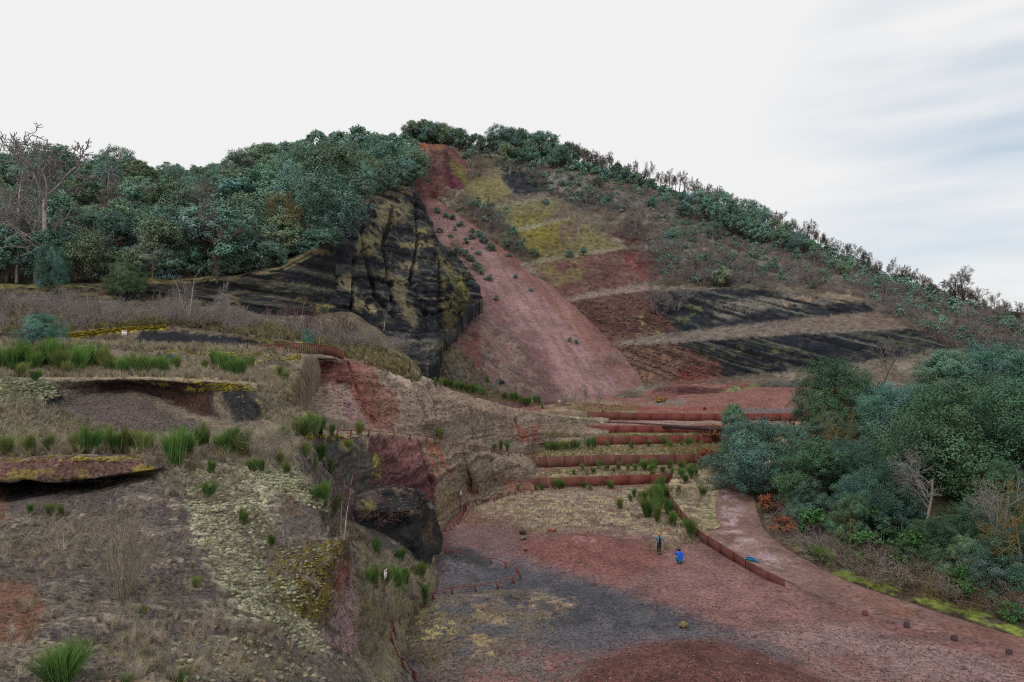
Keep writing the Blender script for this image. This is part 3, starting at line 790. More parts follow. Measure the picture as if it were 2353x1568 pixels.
# ---- red cinder heap and mossy knoll at the foot of the cone
rows = [
 [(1480,940,114),(1560,945,115),(1650,950,115),(1750,945,114),(1850,930,114)],
 [(1495,922,117),(1560,925,117),(1650,930,116.5),(1700,925,116),(1760,918,116),(1850,922,117)],
 [(1500,896,121),(1540,892,121),(1600,890,120.5),(1640,896,120),(1690,884,120),(1730,884,120.5),(1760,905,121),(1850,910,123)],
 [(1500,897,126),(1540,890,126),(1600,888,126),(1640,893,126),(1690,880,126),(1730,880,126),(1760,895,128),(1850,905,128)],
]
G = loft(rows, 150, [10,18,6], smooth=1)
add_terrain("cinder_heap", G, M_FAR, (112,72,66), [
  ([(1500,893),(1600,889),(1660,896),(1690,925),(1600,912),(1560,905)],(78,46,46),4,4),
  ([(1640,890),(1740,880),(1760,920),(1690,932),(1655,905)],(104,106,72),5,4,.8,1.5),
  ([(1690,915),(1760,905),(1760,925),(1690,930)],(140,146,80),5,4,.5,1.2),
  ([(1745,890),(1850,905),(1850,930),(1760,925)],(64,64,68),6,4)], disp=[bumps(4,.5,4,91), bumps(1,.2,3,92)], seed=950, gain=1.05)

# ---- plateau and terraces behind the retaining walls
Z = [0.0, 1.12, 2.45, 3.6, 4.67, 5.75]
WALLS = [
 [(1187,1105,1125),(1260,1099,1122),(1404,1095,1117),(1480,1095,1114),(1545,1096,1111)],
 [(1213,1055,1075),(1250,1051,1076),(1320,1048,1073),(1398,1047,1071),(1500,1047,1070),(1640,1049,1069)],
 [(1246,1008,1027),(1320,1006,1025),(1407,1004,1023),(1520,1004,1021),(1690,1006,1020)],
 [(1340,980,997),(1420,979,996.5),(1500,979,996),(1590,981.5,996.5),(1700,987,997)],
 [(1350,949,962),(1413,951,964.5),(1500,951.5,966),(1588,952,968),(1700,953.5,968),(1830,955,967)],
]
def wall_line(k, top):
    return [PZ(x, yb, Z[k]) * np.array((1, 1, 0)) + np.array((0, 0, Z[k + 1] if top else Z[k])) for x, yt, yb in WALLS[k]]
def strip(a, b, nu, nv):
    a, b = np.array(a), np.array(b)
    def rs(l):
        t = np.linspace(0, 1, len(l)); q = np.linspace(0, 1, nu)
        return np.stack([pchip(t, l[:, k], q) for k in range(3)], 1)
    A, B = rs(a), rs(b)
    f = np.linspace(0, 1, nv)[:, None, None]
    return A[None] * (1 - f) + B[None] * f
def ext(l, dl, dr):
    l = [np.array(p) for p in l]
    a = l[0] - np.array((dl, 0, 0)); b = l[-1] + np.array((dr, 0, 0))
    return [a] + l + [b]
TCOL = [None, ((112,100,84), 'terrace'), ((128,112,86), 'terrace'), ((132,118,96), 'terrace'), ((128,92,84), 'terrace')]
for k in range(4):
    a = ext(wall_line(k, True), 6, 8); b = ext(wall_line(k + 1, False), 6, 8)
    b = [p + np.array((0, .3, 0)) for p in b]
    a = [p + np.array((0, .16, 0)) for p in a]
    G = strip(a, b, 130, 16)
    edge = np.zeros(G.shape[:2]); f = np.linspace(0, 1, 16); edge[:] = np.minimum(1, f * 6)[:, None]
    ly = [(None,(104,86,74),1,1,.35,1.6), (None,(146,134,96),1,1,.3,.8)]
    if k == 3: ly = [(None,(118,74,68),1,1,.5,4), ([(1400,970),(1800,960),(1800,976),(1400,976)],(138,112,106),2,2)]
    if k == 0: ly += [(None,(120,84,74),1,1,.3,1.2)]
    add_terrain("terrace", G, M_MIDG, TCOL[k + 1][0], ly, disp=[lambda G, e=edge, s=k: (fbm(G / 2.5, 4, 120 + s) - .4) * .3 * e], seed=1000 + k, sk=1.2)
a = ext(wall_line(4, True), 20, 60)
a = [p + np.array((0, .16, 0)) for p in a]
b = [np.array((x, 128 if x < 40 else 118, 7.2 if x < 30 else 9)) for x in np.linspace(-20, 75, len(a))]
G = strip(a, b, 160, 40)
add_terrain("plateau", G, M_MIDG, (122,82,74), [
  ([(1230,905),(1480,930),(1450,955),(1350,952),(1240,945)],(130,116,92),6,4,.8,1.5),
  ([(1330,925),(1480,935),(1700,935),(1700,942),(1480,944),(1340,936)],(126,72,62),3,2),
  ([(1680,938),(1850,938),(1850,950),(1690,950)],(98,88,90),4,3),
  ([(1490,915),(1580,920),(1560,935),(1490,930)],(108,102,96),5,4,.7,.8)], disp=[bumps(4,.25,4,131), bumps(.8,.06,3,132)], seed=1010)

# ---- upper outcrop (brown, bedded, with a red gully)
rows = [
 [(600,1000,44),(680,952,52),(760,962,56),(850,994,60),(960,1016,64),(1080,1021,72),(1160,1029,80),(1250,1031,90),(1330,1012,93),(1400,992,98)],
 [(610,985,46),(680,935,55),(760,940,59),(850,982,61.5),(960,1003,65),(1080,1010,73),(1160,1018,81),(1245,1022,90),(1330,1000,95),(1400,980,100)],
 [(620,950,50),(672,930,55.5),(700,900,61),(720,868,66),(760,872,67.5),(792,890,65.5),(830,930,63.2),(880,955,64.2),(985,965,67),(1080,975,75),(1200,998,86),(1300,990,95),(1395,975,101)],
 [(630,920,53),(682,890,58.5),(705,850,65.5),(735,845,69),(760,845,69.4),(788,850,67.2),(830,870,65.4),(880,890,66.5),(985,910,70),(1080,935,76.5),(1200,965,88),(1300,975,96.5),(1397,970,102)],
 [(640,900,54),(690,835,62),(720,820,66.5),(760,822,69),(796,828,68),(860,838,68.8),(925,843,70.8),(947,848,71.5),(985,878,73),(1050,905,77.5),(1130,930,84.5),(1230,950,92.5),(1330,962,99),(1398,967,103.5)],
 [(660,890,60),(705,815,70),(760,818,73),(800,825,74.5),(860,834,76),(935,842,79),(985,874,81),(1050,901,85),(1130,926,91),(1230,946,99),(1330,958,106),(1400,963,110)],
]
G = loft(rows, 360, [6,30,24,24,10], smooth=1, sharp=(4,))
LY = [
 ([(790,826),(850,838),(885,900),(900,990),(850,985),(820,930),(790,870)],(102,62,54),8,5),
 ([(690,840),(800,828),(806,880),(760,888),(700,880)],(84,50,48),6,4),
 ([(700,895),(760,878),(800,900),(850,985),(760,950),(690,935)],(112,94,82),8,6,.85,1.5),
 ([(760,880),(820,930),(850,985),(800,965)],(104,78,80),8,6,.8,1.5),
 ([(670,930),(700,840),(690,850),(655,915)],(112,92,88),5,4),
 ([(640,890),(690,850),(690,930),(650,940)],(128,116,58),6,6,.5,.8),
 ([(900,840),(950,845),(985,885),(975,905),(930,890),(880,850)],(146,132,116),6,5,.45,1.0),
 ([(820,835),(900,843),(930,890),(950,960),(880,975),(840,900)],(104,74,62),10,6,.6,4),
 ([(1000,880),(1130,930),(1250,950),(1100,950),(1010,910)],(118,98,84),8,6,.8,2),
 ([(1080,905),(1390,968),(1390,972),(1080,912)],(138,142,96),3,3,.7,2),
 ([(1170,970),(1240,980),(1240,1015),(1190,1015)],(112,72,60),8,6,.7,2),
]
add_terrain("upper_outcrop", G, M_ROCK, (108,94,82), LY, disp=[bumps(5,.3,4,141), strata((.06,.0,1),.5,.24,142,.6), ridged(2.4,.28,143,(1,1,.35)), grooves([[(800,832),(812,880),(838,930),(846,950),(880,985)],[(985,884),(1002,930),(1005,960)],[(940,850),(955,900),(985,960)],[(1185,965),(1205,1015)],[(690,840),(672,930)]],3.5,.5,145), bumps(.7,.14,3,144)], seed=1100, gain=1.42)

# ---- lower outcrop (maroon left, bedded brown right)
rows = [
 [(730,1160,42),(850,1190,48),(930,1222,55),(1000,1222,59.5),(1050,1180,66.5),(1110,1152,71.5),(1200,1134,76.5),(1255,1128,78.5)],
 [(740,1110,43),(850,1140,49),(930,1160,55.8),(995,1160,60.5),(1030,1140,64.8),(1062,1122,68.7),(1075,1108,71.5),(1092,1112,71.3),(1130,1112,73.5),(1190,1112,77.2),(1240,1118,79)],
 [(745,1055,44),(850,1075,50.5),(930,1085,57.5),(985,1080,62),(1060,1080,68.4),(1130,1082,73.6),(1185,1088,77.5),(1235,1110,79.5)],
 [(750,1000,45),(770,996,46.5),(800,1004,48.5),(850,1000,54),(900,1001,59),(960,1008,63.8),(1060,1030,69.8),(1130,1050,74.8),(1190,1066,78.3),(1232,1102,80.3)],
 [(740,985,50),(800,990,55),(850,992,61),(960,1004,67),(1060,1018,74),(1130,1028,80),(1200,1042,84),(1250,1085,84.5)],
]
G = loft(rows, 300, [28,26,26,10], smooth=1, sharp=(3,))
LY = [
 ([(850,1005),(960,1012),(1000,1100),(1000,1220),(850,1190),(840,1080)],(80,48,52),7,5),
 ([(870,1003),(960,1008),(975,1060),(930,1070),(880,1040)],(112,72,72),10,6,.9,3),
 ([(750,1000),(830,1010),(858,1060),(850,1120),(830,1150),(780,1140),(745,1080)],(64,62,60),6,5),
 ([(750,998),(800,1004),(850,1050),(800,1040)],(112,102,60),5,5,.55,.8),
 ([(860,1040),(880,1050),(872,1100),(858,1090)],(120,112,34),4,4,.7,.6),
 ([(960,1008),(1005,1018),(1040,1090),(1010,1110),(985,1060)],(128,80,62),7,5,.8,2),
 ([(1072,1108),(1100,1108),(1100,1140),(1075,1135)],(84,44,32),4,3),
 ([(1000,1120),(1060,1130),(1050,1185),(1005,1190)],(112,98,52),8,6,.25,.8),
 ([(1160,1100),(1255,1110),(1255,1130),(1160,1128)],(112,78,66),6,4),
]
add_terrain("lower_outcrop", G, M_ROCK, (110,96,82), LY, disp=[bumps(4,.22,4,151), strata((.03,0,1),.42,.30,152,.9,3), grooves([[(1065,1035),(1075,1080),(1085,1120)],[(965,1015),(985,1080),(1000,1160)],[(1130,1060),(1140,1110)]],3.5,.5,154), bumps(.8,.14,3,153)], seed=1200, gain=1.42)

# ---- black rock nose
rows = [
 [(790,1260,43.5),(850,1245,45.2),(920,1262,46.5),(980,1272,49),(1018,1272,55),(1034,1268,58)],
 [(800,1228,44),(850,1220,45.6),(900,1232,46.6),(940,1244,46.8),(985,1252,50.5),(1012,1259,55.2),(1024,1262,58)],
 [(804,1190,44.3),(850,1196,45.5),(905,1205,47.2),(940,1205,47.4),(968,1200,49.2),(1000,1207,54),(1018,1248,57.5)],
 [(805,1172,44.6),(850,1175,45.2),(905,1178,46.3),(940,1175,46.8),(970,1175,49.2),(1002,1192,54),(1013,1224,57.5)],
 [(808,1142,45.8),(840,1128,46.6),(870,1122,47),(900,1119,47.8),(950,1127,49),(985,1146,51.5),(999,1180,54.5),(1008,1212,57.5)],
 [(812,1136,49),(840,1122,50),(900,1115,51),(950,1124,52),(985,1142,55),(999,1176,58),(1006,1207,60)],
]
G = loft(rows, 150, [10,20,8,18,8], smooth=1)
LY = [
 ([(800,1145),(840,1128),(880,1128),(860,1200),(800,1215)],(86,76,72),8,5,.7,.8),
 ([(820,1150),(862,1150),(862,1180),(830,1185)],(112,106,52),8,6,.6,.5),
 ([(960,1175),(1012,1190),(1016,1258),(970,1250)],(84,68,56),8,5,.6,1),
 ([(985,1150),(1000,1160),(1003,1172),(985,1166)],(128,134,132),3,3,.7,.5),
 ([(850,1205),(900,1180),(960,1172),(960,1177),(905,1185)],(104,98,60),3,3,.5,.6),
 ([(900,1118),(985,1146),(985,1150),(900,1124)],(112,86,66),3,3,.7,1),
]
add_terrain("black_rock", G, M_ROCK, (44,45,48), LY, disp=[bumps(2.5,.25,4,161), strata((.2,0,1),.4,.1,162), bumps(.5,.06,3,163)], seed=1300, gain=1.05)

# ---- quarry floor: one broad sheet with its two red mounds and the small black mound by the rail
xs = np.concatenate([np.linspace(-32, 34, 330)])
ys = np.concatenate([np.linspace(22, 60, 300), np.linspace(60.2, 84, 120)])
X, Y = np.meshgrid(xs, ys)
Zf = np.zeros_like(X)
def mound(cx, cy, rx, ry, h, p=1.5):
    r = np.sqrt(((X - cx) / rx) ** 2 + ((Y - cy) / ry) ** 2)
    return h * np.cos(np.clip(r, 0, 1) * math.pi / 2) ** p
Zf += mound(5.4, 54.8, 7.4, 5.2, 1.3, 1.45)
Zf += mound(8.6, 32.2, 8.2, 5.0, 1.75, 1.35)
Zf += mound(-4.6, 51.5, 2.7, 2.0, .85, 1.4)
# the floor climbs a little under the left bank and past the far right corner
Zf += 0.35 * sstep(-4, -14, X) * sstep(70, 45, Y)
Zf += 0.04 * np.maximum(0, 1)
Gf = np.stack([X, Y, Zf], -1)
flat = 0.5 + 0.5 * sstep(0.02, .4, Zf)
LY = [
 (None,(104,76,76),1,1,.5,1.6),
 ([(1080,1125),(1560,1110),(1600,1230),(1560,1260),(1400,1215),(1300,1235),(1150,1215),(1050,1200)],(118,102,92),16,8,.75,1.0),
 ([(1090,1130),(1560,1120),(1600,1240),(1350,1220),(1100,1190)],(146,130,104),16,8,.4,.7),
 ([(1050,1170),(1160,1185),(1200,1215),(1120,1215),(1030,1200)],(116,78,76),16,8,.8,2),
 ([(1010,1210),(1200,1205),(1230,1250),(1150,1290),(1030,1260)],(104,78,80),14,6),
 ([(1010,1262),(1200,1290),(1340,1330),(1500,1390),(1640,1440),(1800,1490),(1850,1530),(1500,1470),(1350,1500),(1200,1480),(960,1568),(880,1568),(880,1440),(1000,1370)],(80,78,84),26,10),
 ([(1130,1310),(1380,1350),(1600,1420),(1560,1450),(1300,1450),(1120,1400)],(66,66,74),20,10,.7,2),
 ([(880,1430),(1000,1370),(1200,1340),(1330,1390),(1200,1500),(950,1568)],(98,88,80),24,10,.55,1.0),
 ([(910,1420),(1000,1400),(1060,1440),(960,1500),(915,1470)],(150,138,92),14,8,.45,.5),
 ([(1080,1370),(1200,1390),(1180,1440),(1090,1420)],(136,118,92),12,8,.45,.6),
 ([(1210,1370),(1320,1380),(1300,1410),(1220,1410)],(136,118,92),10,8,.5,.6),
 ([(1080,1450),(1160,1460),(1140,1510),(1070,1500)],(140,122,90),10,8,.45,.6),
 ([(950,1480),(1350,1490),(1400,1568),(980,1600)],(98,86,82),20,10,.6,.7),
 ([(1190,1240),(1340,1224),(1500,1250),(1540,1300),(1440,1330),(1280,1300),(1200,1270)],(110,70,65),14,6),
 ([(1310,1232),(1370,1234),(1370,1248),(1320,1246)],(140,96,94),5,4,.6,.4),
 ([(1540,1260),(1850,1370),(1880,1420),(1700,1420),(1500,1340)],(120,86,84),26,10,.8,3),
 ([(1300,1600),(1350,1530),(1480,1480),(1620,1465),(1760,1500),(1900,1560),(1950,1650),(1300,1650)],(92,58,54),16,7),
 ([(1560,1475),(1680,1490),(1850,1560),(1600,1530)],(76,48,46),14,7,.5,1),
 ([(1700,1450),(1950,1430),(2353,1520),(2353,1568),(1950,1568),(1850,1500)],(122,96,96),24,10,.85,3),
 ([(1890,1385),(2100,1440),(2353,1510),(2353,1530),(2100,1470),(1900,1410)],(108,74,70),10,6,.7,1.5),
 ([(1020,1262),(1090,1262),(1130,1290),(1120,1302),(1040,1290)],(58,57,60),6,4),
]

add_terrain("quarry_floor", Gf, M_FLOOR, (116,82,78), LY,
            disp=[lambda G: (fbm(G / 3.0, 4, 171) - .5) * .12, lambda G: (fbm(G * np.array((1, 2.2, 1)) / .45, 3, 172) - .5) * .05], seed=1400, gain=1.1)

# ---- path, verge and wooded bank on the right
def rowz(pts): return [PZ(*p) for p in pts]
wall_top = rowz([(1890,1372,.10),(1846,1352,.36),(1732,1300,.62),(1659,1253,.78),(1603,1217,.78),(1568,1177,.9),(1541,1140,1.0),(1536,1110,1.06),(1549,1097,1.12),(1566,1091,1.16),(1605,1080,1.3),(1652,1066,1.6),(1690,1040,2.6),(1722,1012,3.7),(1745,992,4.6),(1835,970,5.4)])
path_l = rowz([(2500,1560,.01),(2315,1502,.02),(2190,1470,.03),(2085,1440,.04),(1990,1410,.06),(1893,1375,.1),(1848,1354,.36),(1736,1299,.62),(1664,1250,.8),(1626,1224,.84),(1655,1212,1.0),(1646,1185,1.12),(1645,1155,1.3),(1657,1125,1.6),(1690,1098,2.1),(1750,1076,2.8),(1790,1045,3.5),(1820,1015,4.2),(1850,990,4.9),(1900,966,5.6)])
path_r = rowz([(2600,1530,.1),(2460,1490,.1),(2353,1466,.1),(2200,1420,.1),(2060,1374,.14),(1960,1340,.3),(1920,1322,.42),(1860,1290,.66),(1800,1255,.84),(1765,1225,.95),(1752,1205,1.05),(1742,1180,1.2),(1736,1150,1.4),(1727,1122,1.7),(1724,1100,2.1),(1790,1078,2.8),(1830,1047,3.5),(1860,1017,4.2),(1890,992,4.9),(1950,968,5.6)])
off = np.array((.80, .60, 0))
def shifted(l, d, dz): return [p + off * d + np.array((0, 0, dz)) for p in l]
Gp = np.concatenate([strip(path_l, path_r, 180, 22)])
Gv = strip(wall_top, [path_l[i] for i in (5, 6, 7, 8, 9, 10, 11, 12, 13, 14, 15, 16, 17, 18, 19)], 150, 22)
bank = [path_r, shifted(path_r, 1.6, .25), shifted(path_r, 5, 1.2), shifted(path_r, 14, 3.6), shifted(path_r, 32, 6.0), shifted(path_r, 80, 9.0)]
Gb = np.concatenate([strip(bank[k], bank[k + 1], 180, n + 1)[: n if k < 4 else None] for k, n in enumerate((12, 18, 20, 16, 16))])
add_terrain("path", Gp + np.array((0, 0, .004)), M_PATH, (124,96,88), [
   (None,(112,84,80),1,1,.5,3),
   ([(1655,1130),(1720,1120),(1700,1200),(1740,1260),(1850,1310),(1800,1330),(1680,1250),(1660,1200)],(148,124,126),14,8,.45,.9),
   ([(1900,1340),(2353,1470),(2353,1500),(2000,1400)],(112,78,66),16,8,.7,3)], disp=[bumps(1.5,.05,3,181)], seed=1500, gain=1.06)
add_terrain("path_verge", Gv, M_MIDG, (124,112,88), [
   (None,(146,134,104),1,1,.4,.6), (None,(96,84,70),1,1,.3,.8),
   ([(1625,1224),(1730,1295),(1850,1352),(1890,1374),(1660,1262),(1600,1222)],(126,92,86),4,3),
   ([(1640,1150),(1660,1110),(1660,1215),(1610,1222)],(128,124,76),12,8,.4,.5)], disp=[bumps(1.4,.10,3,191)], seed=1600, sk=0, gain=1.1)
add_terrain("wooded_bank", Gb, M_MIDG, (78,68,54), [
   (None,(62,56,44),1,1,.5,1.5),
   ([(1900,1318),(2060,1368),(2353,1462),(2353,1440),(2100,1365),(1930,1310)],(118,134,44),6,5,.8,1.2),
   ([(1730,1100),(1760,1220),(1900,1310),(1880,1290),(1770,1190),(1745,1110)],(120,108,72),8,6,.6,.8)], disp=[bumps(4,.3,4,201), bumps(.7,.08,3,202)], seed=1700)

# ---- the country beyond, to the horizon
n = 64
ang = np.linspace(0, 2 * math.pi, n, endpoint=False)
rad = [0.5, 15, 60, 140, 300, 900, 3500]
Vg = np.array([(r * math.cos(a), r * math.sin(a), -4 - 0.004 * r) for r in rad for a in ang])
Fg = np.array([(i * n + j, i * n + (j + 1) % n, (i + 1) * n + (j + 1) % n, (i + 1) * n + j) for i in range(len(rad) - 1) for j in range(n)])
tag(obj("ground", mesh_np("ground", Vg, Fg, M_FAR, np.ones((len(Vg), 3)) * lin((74,78,56)))), kind="structure")

BVH = BVHTree.FromPolygons(np.concatenate(ALL_V).tolist(), np.concatenate(ALL_F).tolist())
def ray(px, py):
    """first ground met along a measured bearing -> (point, normal, patch name)"""
    d = Vector(((px - CX) / F, 1.0, -(py - CY) / F)).normalized()
    h = BVH.ray_cast(Vector((0, 0, CAMZ)), d, 1500)
    if h[0] is None: return None
    return h[0], h[1], ALL_N[h[2]]
def drop(x, y, z0=200):
    h = BVH.ray_cast(Vector((x, y, z0)), Vector((0, 0, -1)), 500)
    return h[0] if h[0] is not None else Vector((x, y, 0))
# ================================================================== PLANT BUILDERS
def tubes(segs, k=3):
    """segs (N,8): p0 p1 r0 r1 -> verts, quads"""
    s = np.asarray(segs, float)
    p0, p1, r0, r1 = s[:, 0:3], s[:, 3:6], s[:, 6], s[:, 7]
    d = p1 - p0; d /= np.linalg.norm(d, axis=1, keepdims=True) + 1e-9
    ref = np.where(np.abs(d[:, 2:3]) > .9, np.array([[1., 0, 0]]), np.array([[0, 0, 1.]]))
    a = np.cross(d, ref); a /= np.linalg.norm(a, axis=1, keepdims=True) + 1e-9
    b = np.cross(d, a)
    V = np.zeros((len(s), 2, k, 3))
    for j in range(k):
        th = 2 * math.pi * j / k
        o = a * math.cos(th) + b * math.sin(th)
        V[:, 0, j] = p0 + o * r0[:, None]; V[:, 1, j] = p1 + o * r1[:, None]
    base = (np.arange(len(s)) * 2 * k)[:, None]
    Fs = []
    for j in range(k):
        j2 = (j + 1) % k
        Fs.append(base + np.array([[j, j2, k + j2, k + j]]))
    return V.reshape(-1, 3), np.concatenate(Fs)

def grow(rs, p, d, length, r, depth, segs, level=0, nseg=4, spread=.7, up=.15, wig=.25, kids=(3, 5), shrink=.62, taper=.55, start=.35, rmin=.004):
    """recursive limb: appends (p0,p1,r0,r1,level)"""
    d = d / np.linalg.norm(d)
    step = length / nseg
    pts = [p.copy()]; rr = [r]
    for i in range(nseg):
        d = d + rs.normal(0, wig, 3) * .5 + np.array((0, 0, up)) * .3
        d /= np.linalg.norm(d)
        p = p + d * step
        pts.append(p.copy()); rr.append(max(rmin, r * (1 - (1 - taper) * (i + 1) / nseg)))
        segs.append((*pts[-2], *pts[-1], rr[-2], rr[-1], level))
    if depth <= 0: return
    n = rs.integers(kids[0], kids[1] + 1)
    for c in range(n):
        f = start + (1 - start) * (c + rs.random()) / n
        x = f * nseg; i = min(int(x), nseg - 1); t = x - i
        q = pts[i] * (1 - t) + pts[i + 1] * t
        rad = (rr[i] * (1 - t) + rr[i + 1] * t)
        dd = pts[i + 1] - pts[i]; dd /= np.linalg.norm(dd)
        v = rs.normal(0, 1, 3); v -= dd * (v @ dd); v /= np.linalg.norm(v) + 1e-9
        nd = dd * (1 - spread * .6) + v * spread
        grow(rs, q, nd, length * shrink * (1.15 - .5 * f) * rs.uniform(.8, 1.2), max(rmin, rad * .62), depth - 1, segs, level + 1,
             max(2, nseg - 1), spread, up, wig, kids, shrink, taper, start * .6, rmin)

def leaf_quads(c, nrm, size, rs, asp=.55):
    n = len(c)
    t = rs.normal(0, 1, (n, 3)); t -= nrm * (t * nrm).sum(1, keepdims=True)
    t /= np.linalg.norm(t, axis=1, keepdims=True) + 1e-9
    b = np.cross(nrm, t)
    s = size * rs.uniform(.6, 1.35, (n, 1))
    V = np.stack([c - t * s, c + b * s * asp, c + t * s, c - b * s * asp], 1).reshape(-1, 3)
    return V, (np.arange(n) * 4)[:, None] + np.arange(4)[None]

def oak_crown(seed, n_leaf, leaf, rx=1.0, rz=1.0, lobes=20, z0=.32, narrow=0.0):
    """evergreen crown of a tree 1 unit high (z0..1); lobes give the broken outline"""
    rs = np.random.default_rng(seed)
    cs, rad = [], []
    h = 1 - z0
    for i in range(lobes):
        th = rs.uniform(0, 2 * math.pi); v = rs.random() ** .75
        z = z0 + h * (.06 + .78 * v)
        prof = math.sin(math.pi * min(1, .22 + .70 * v)) ** .7 * (1 - narrow * v)
        rr = .37 * rx * prof * rs.uniform(.55, 1.12)
        cs.append((rr * math.cos(th), rr * math.sin(th), z)); rad.append(rs.uniform(.10, .20) * rx * (.75 + .35 * prof))
    cs.append((0, 0, z0 + h * .84)); rad.append(.15 * rx)
    cs, rad = np.array(cs), np.array(rad)
    w_ = rad ** 2; w_ /= w_.sum()
    idx = rs.choice(len(cs), n_leaf, p=w_)
    d = rs.normal(0, 1, (n_leaf, 3)); d[:, 2] = d[:, 2] + .35
    d /= np.linalg.norm(d, axis=1, keepdims=True)
    # twig clumps: directions pulled to a few dozen bunches per lobe
    nb_ = 16
    bun = rs.normal(0, 1, (len(cs), nb_, 3)); bun[..., 2] += .3; bun /= np.linalg.norm(bun, axis=2, keepdims=True)
    bi = rs.integers(0, nb_, n_leaf); bd = bun[idx, bi]
    out = rs.uniform(.72, 1.12, (len(cs), nb_))[idx, bi]
    p = cs[idx] + bd * (rad[idx] * out)[:, None] * np.array((1, 1, .85 * rz))
    q = rs.random(n_leaf) ** .45
    p = p + d * (q * rad[idx] * .36)[:, None]
    deep = rs.random(n_leaf) < .12
    p[deep] = cs[idx][deep] + d[deep] * (rad[idx] * .6)[deep][:, None]
    d = d * .75 + bd * .5; d /= np.linalg.norm(d, axis=1, keepdims=True)
    nr = d * .9 + rs.normal(0, .27, (n_leaf, 3)); nr /= np.linalg.norm(nr, axis=1, keepdims=True)
    V, Fq = leaf_quads(p, nr, leaf, rs, .6)
    lobe_c = rs.uniform(.8, 1.22, len(cs))
    c = lobe_c[idx] * rs.uniform(.9, 1.12, n_leaf)
    hue = rs.normal(0, .07, (len(cs), 3))[idx]
    Cc = np.repeat(c[:, None] * (1 + hue), 4, axis=0)
    # limbs
    segs = []
    for k_ in rs.choice(len(cs), min(9, len(cs)), replace=False):
        a = np.array((0, 0, z0 * rs.uniform(.5, .95))); e = cs[k_]
        m = (a + e) / 2 + rs.normal(0, .03, 3)
        segs += [(*a, *m, .016, .010, 1), (*m, *e, .010, .004, 1)]
    x = rs.normal(0, .015, 2)
    segs += [(0, 0, -.06, 0, 0, .02, .036, .028, 0), (0, 0, .02, *x, z0 * .6, .028, .022, 0), (*x, z0 * .6, 0, 0, z0 + .3 * h, .022, .010, 0)]
    T, Tf = tubes(np.array(segs)[:, :8], 6)
    return (V, Fq, np.clip(Cc, 0, 3)), (T, Tf)

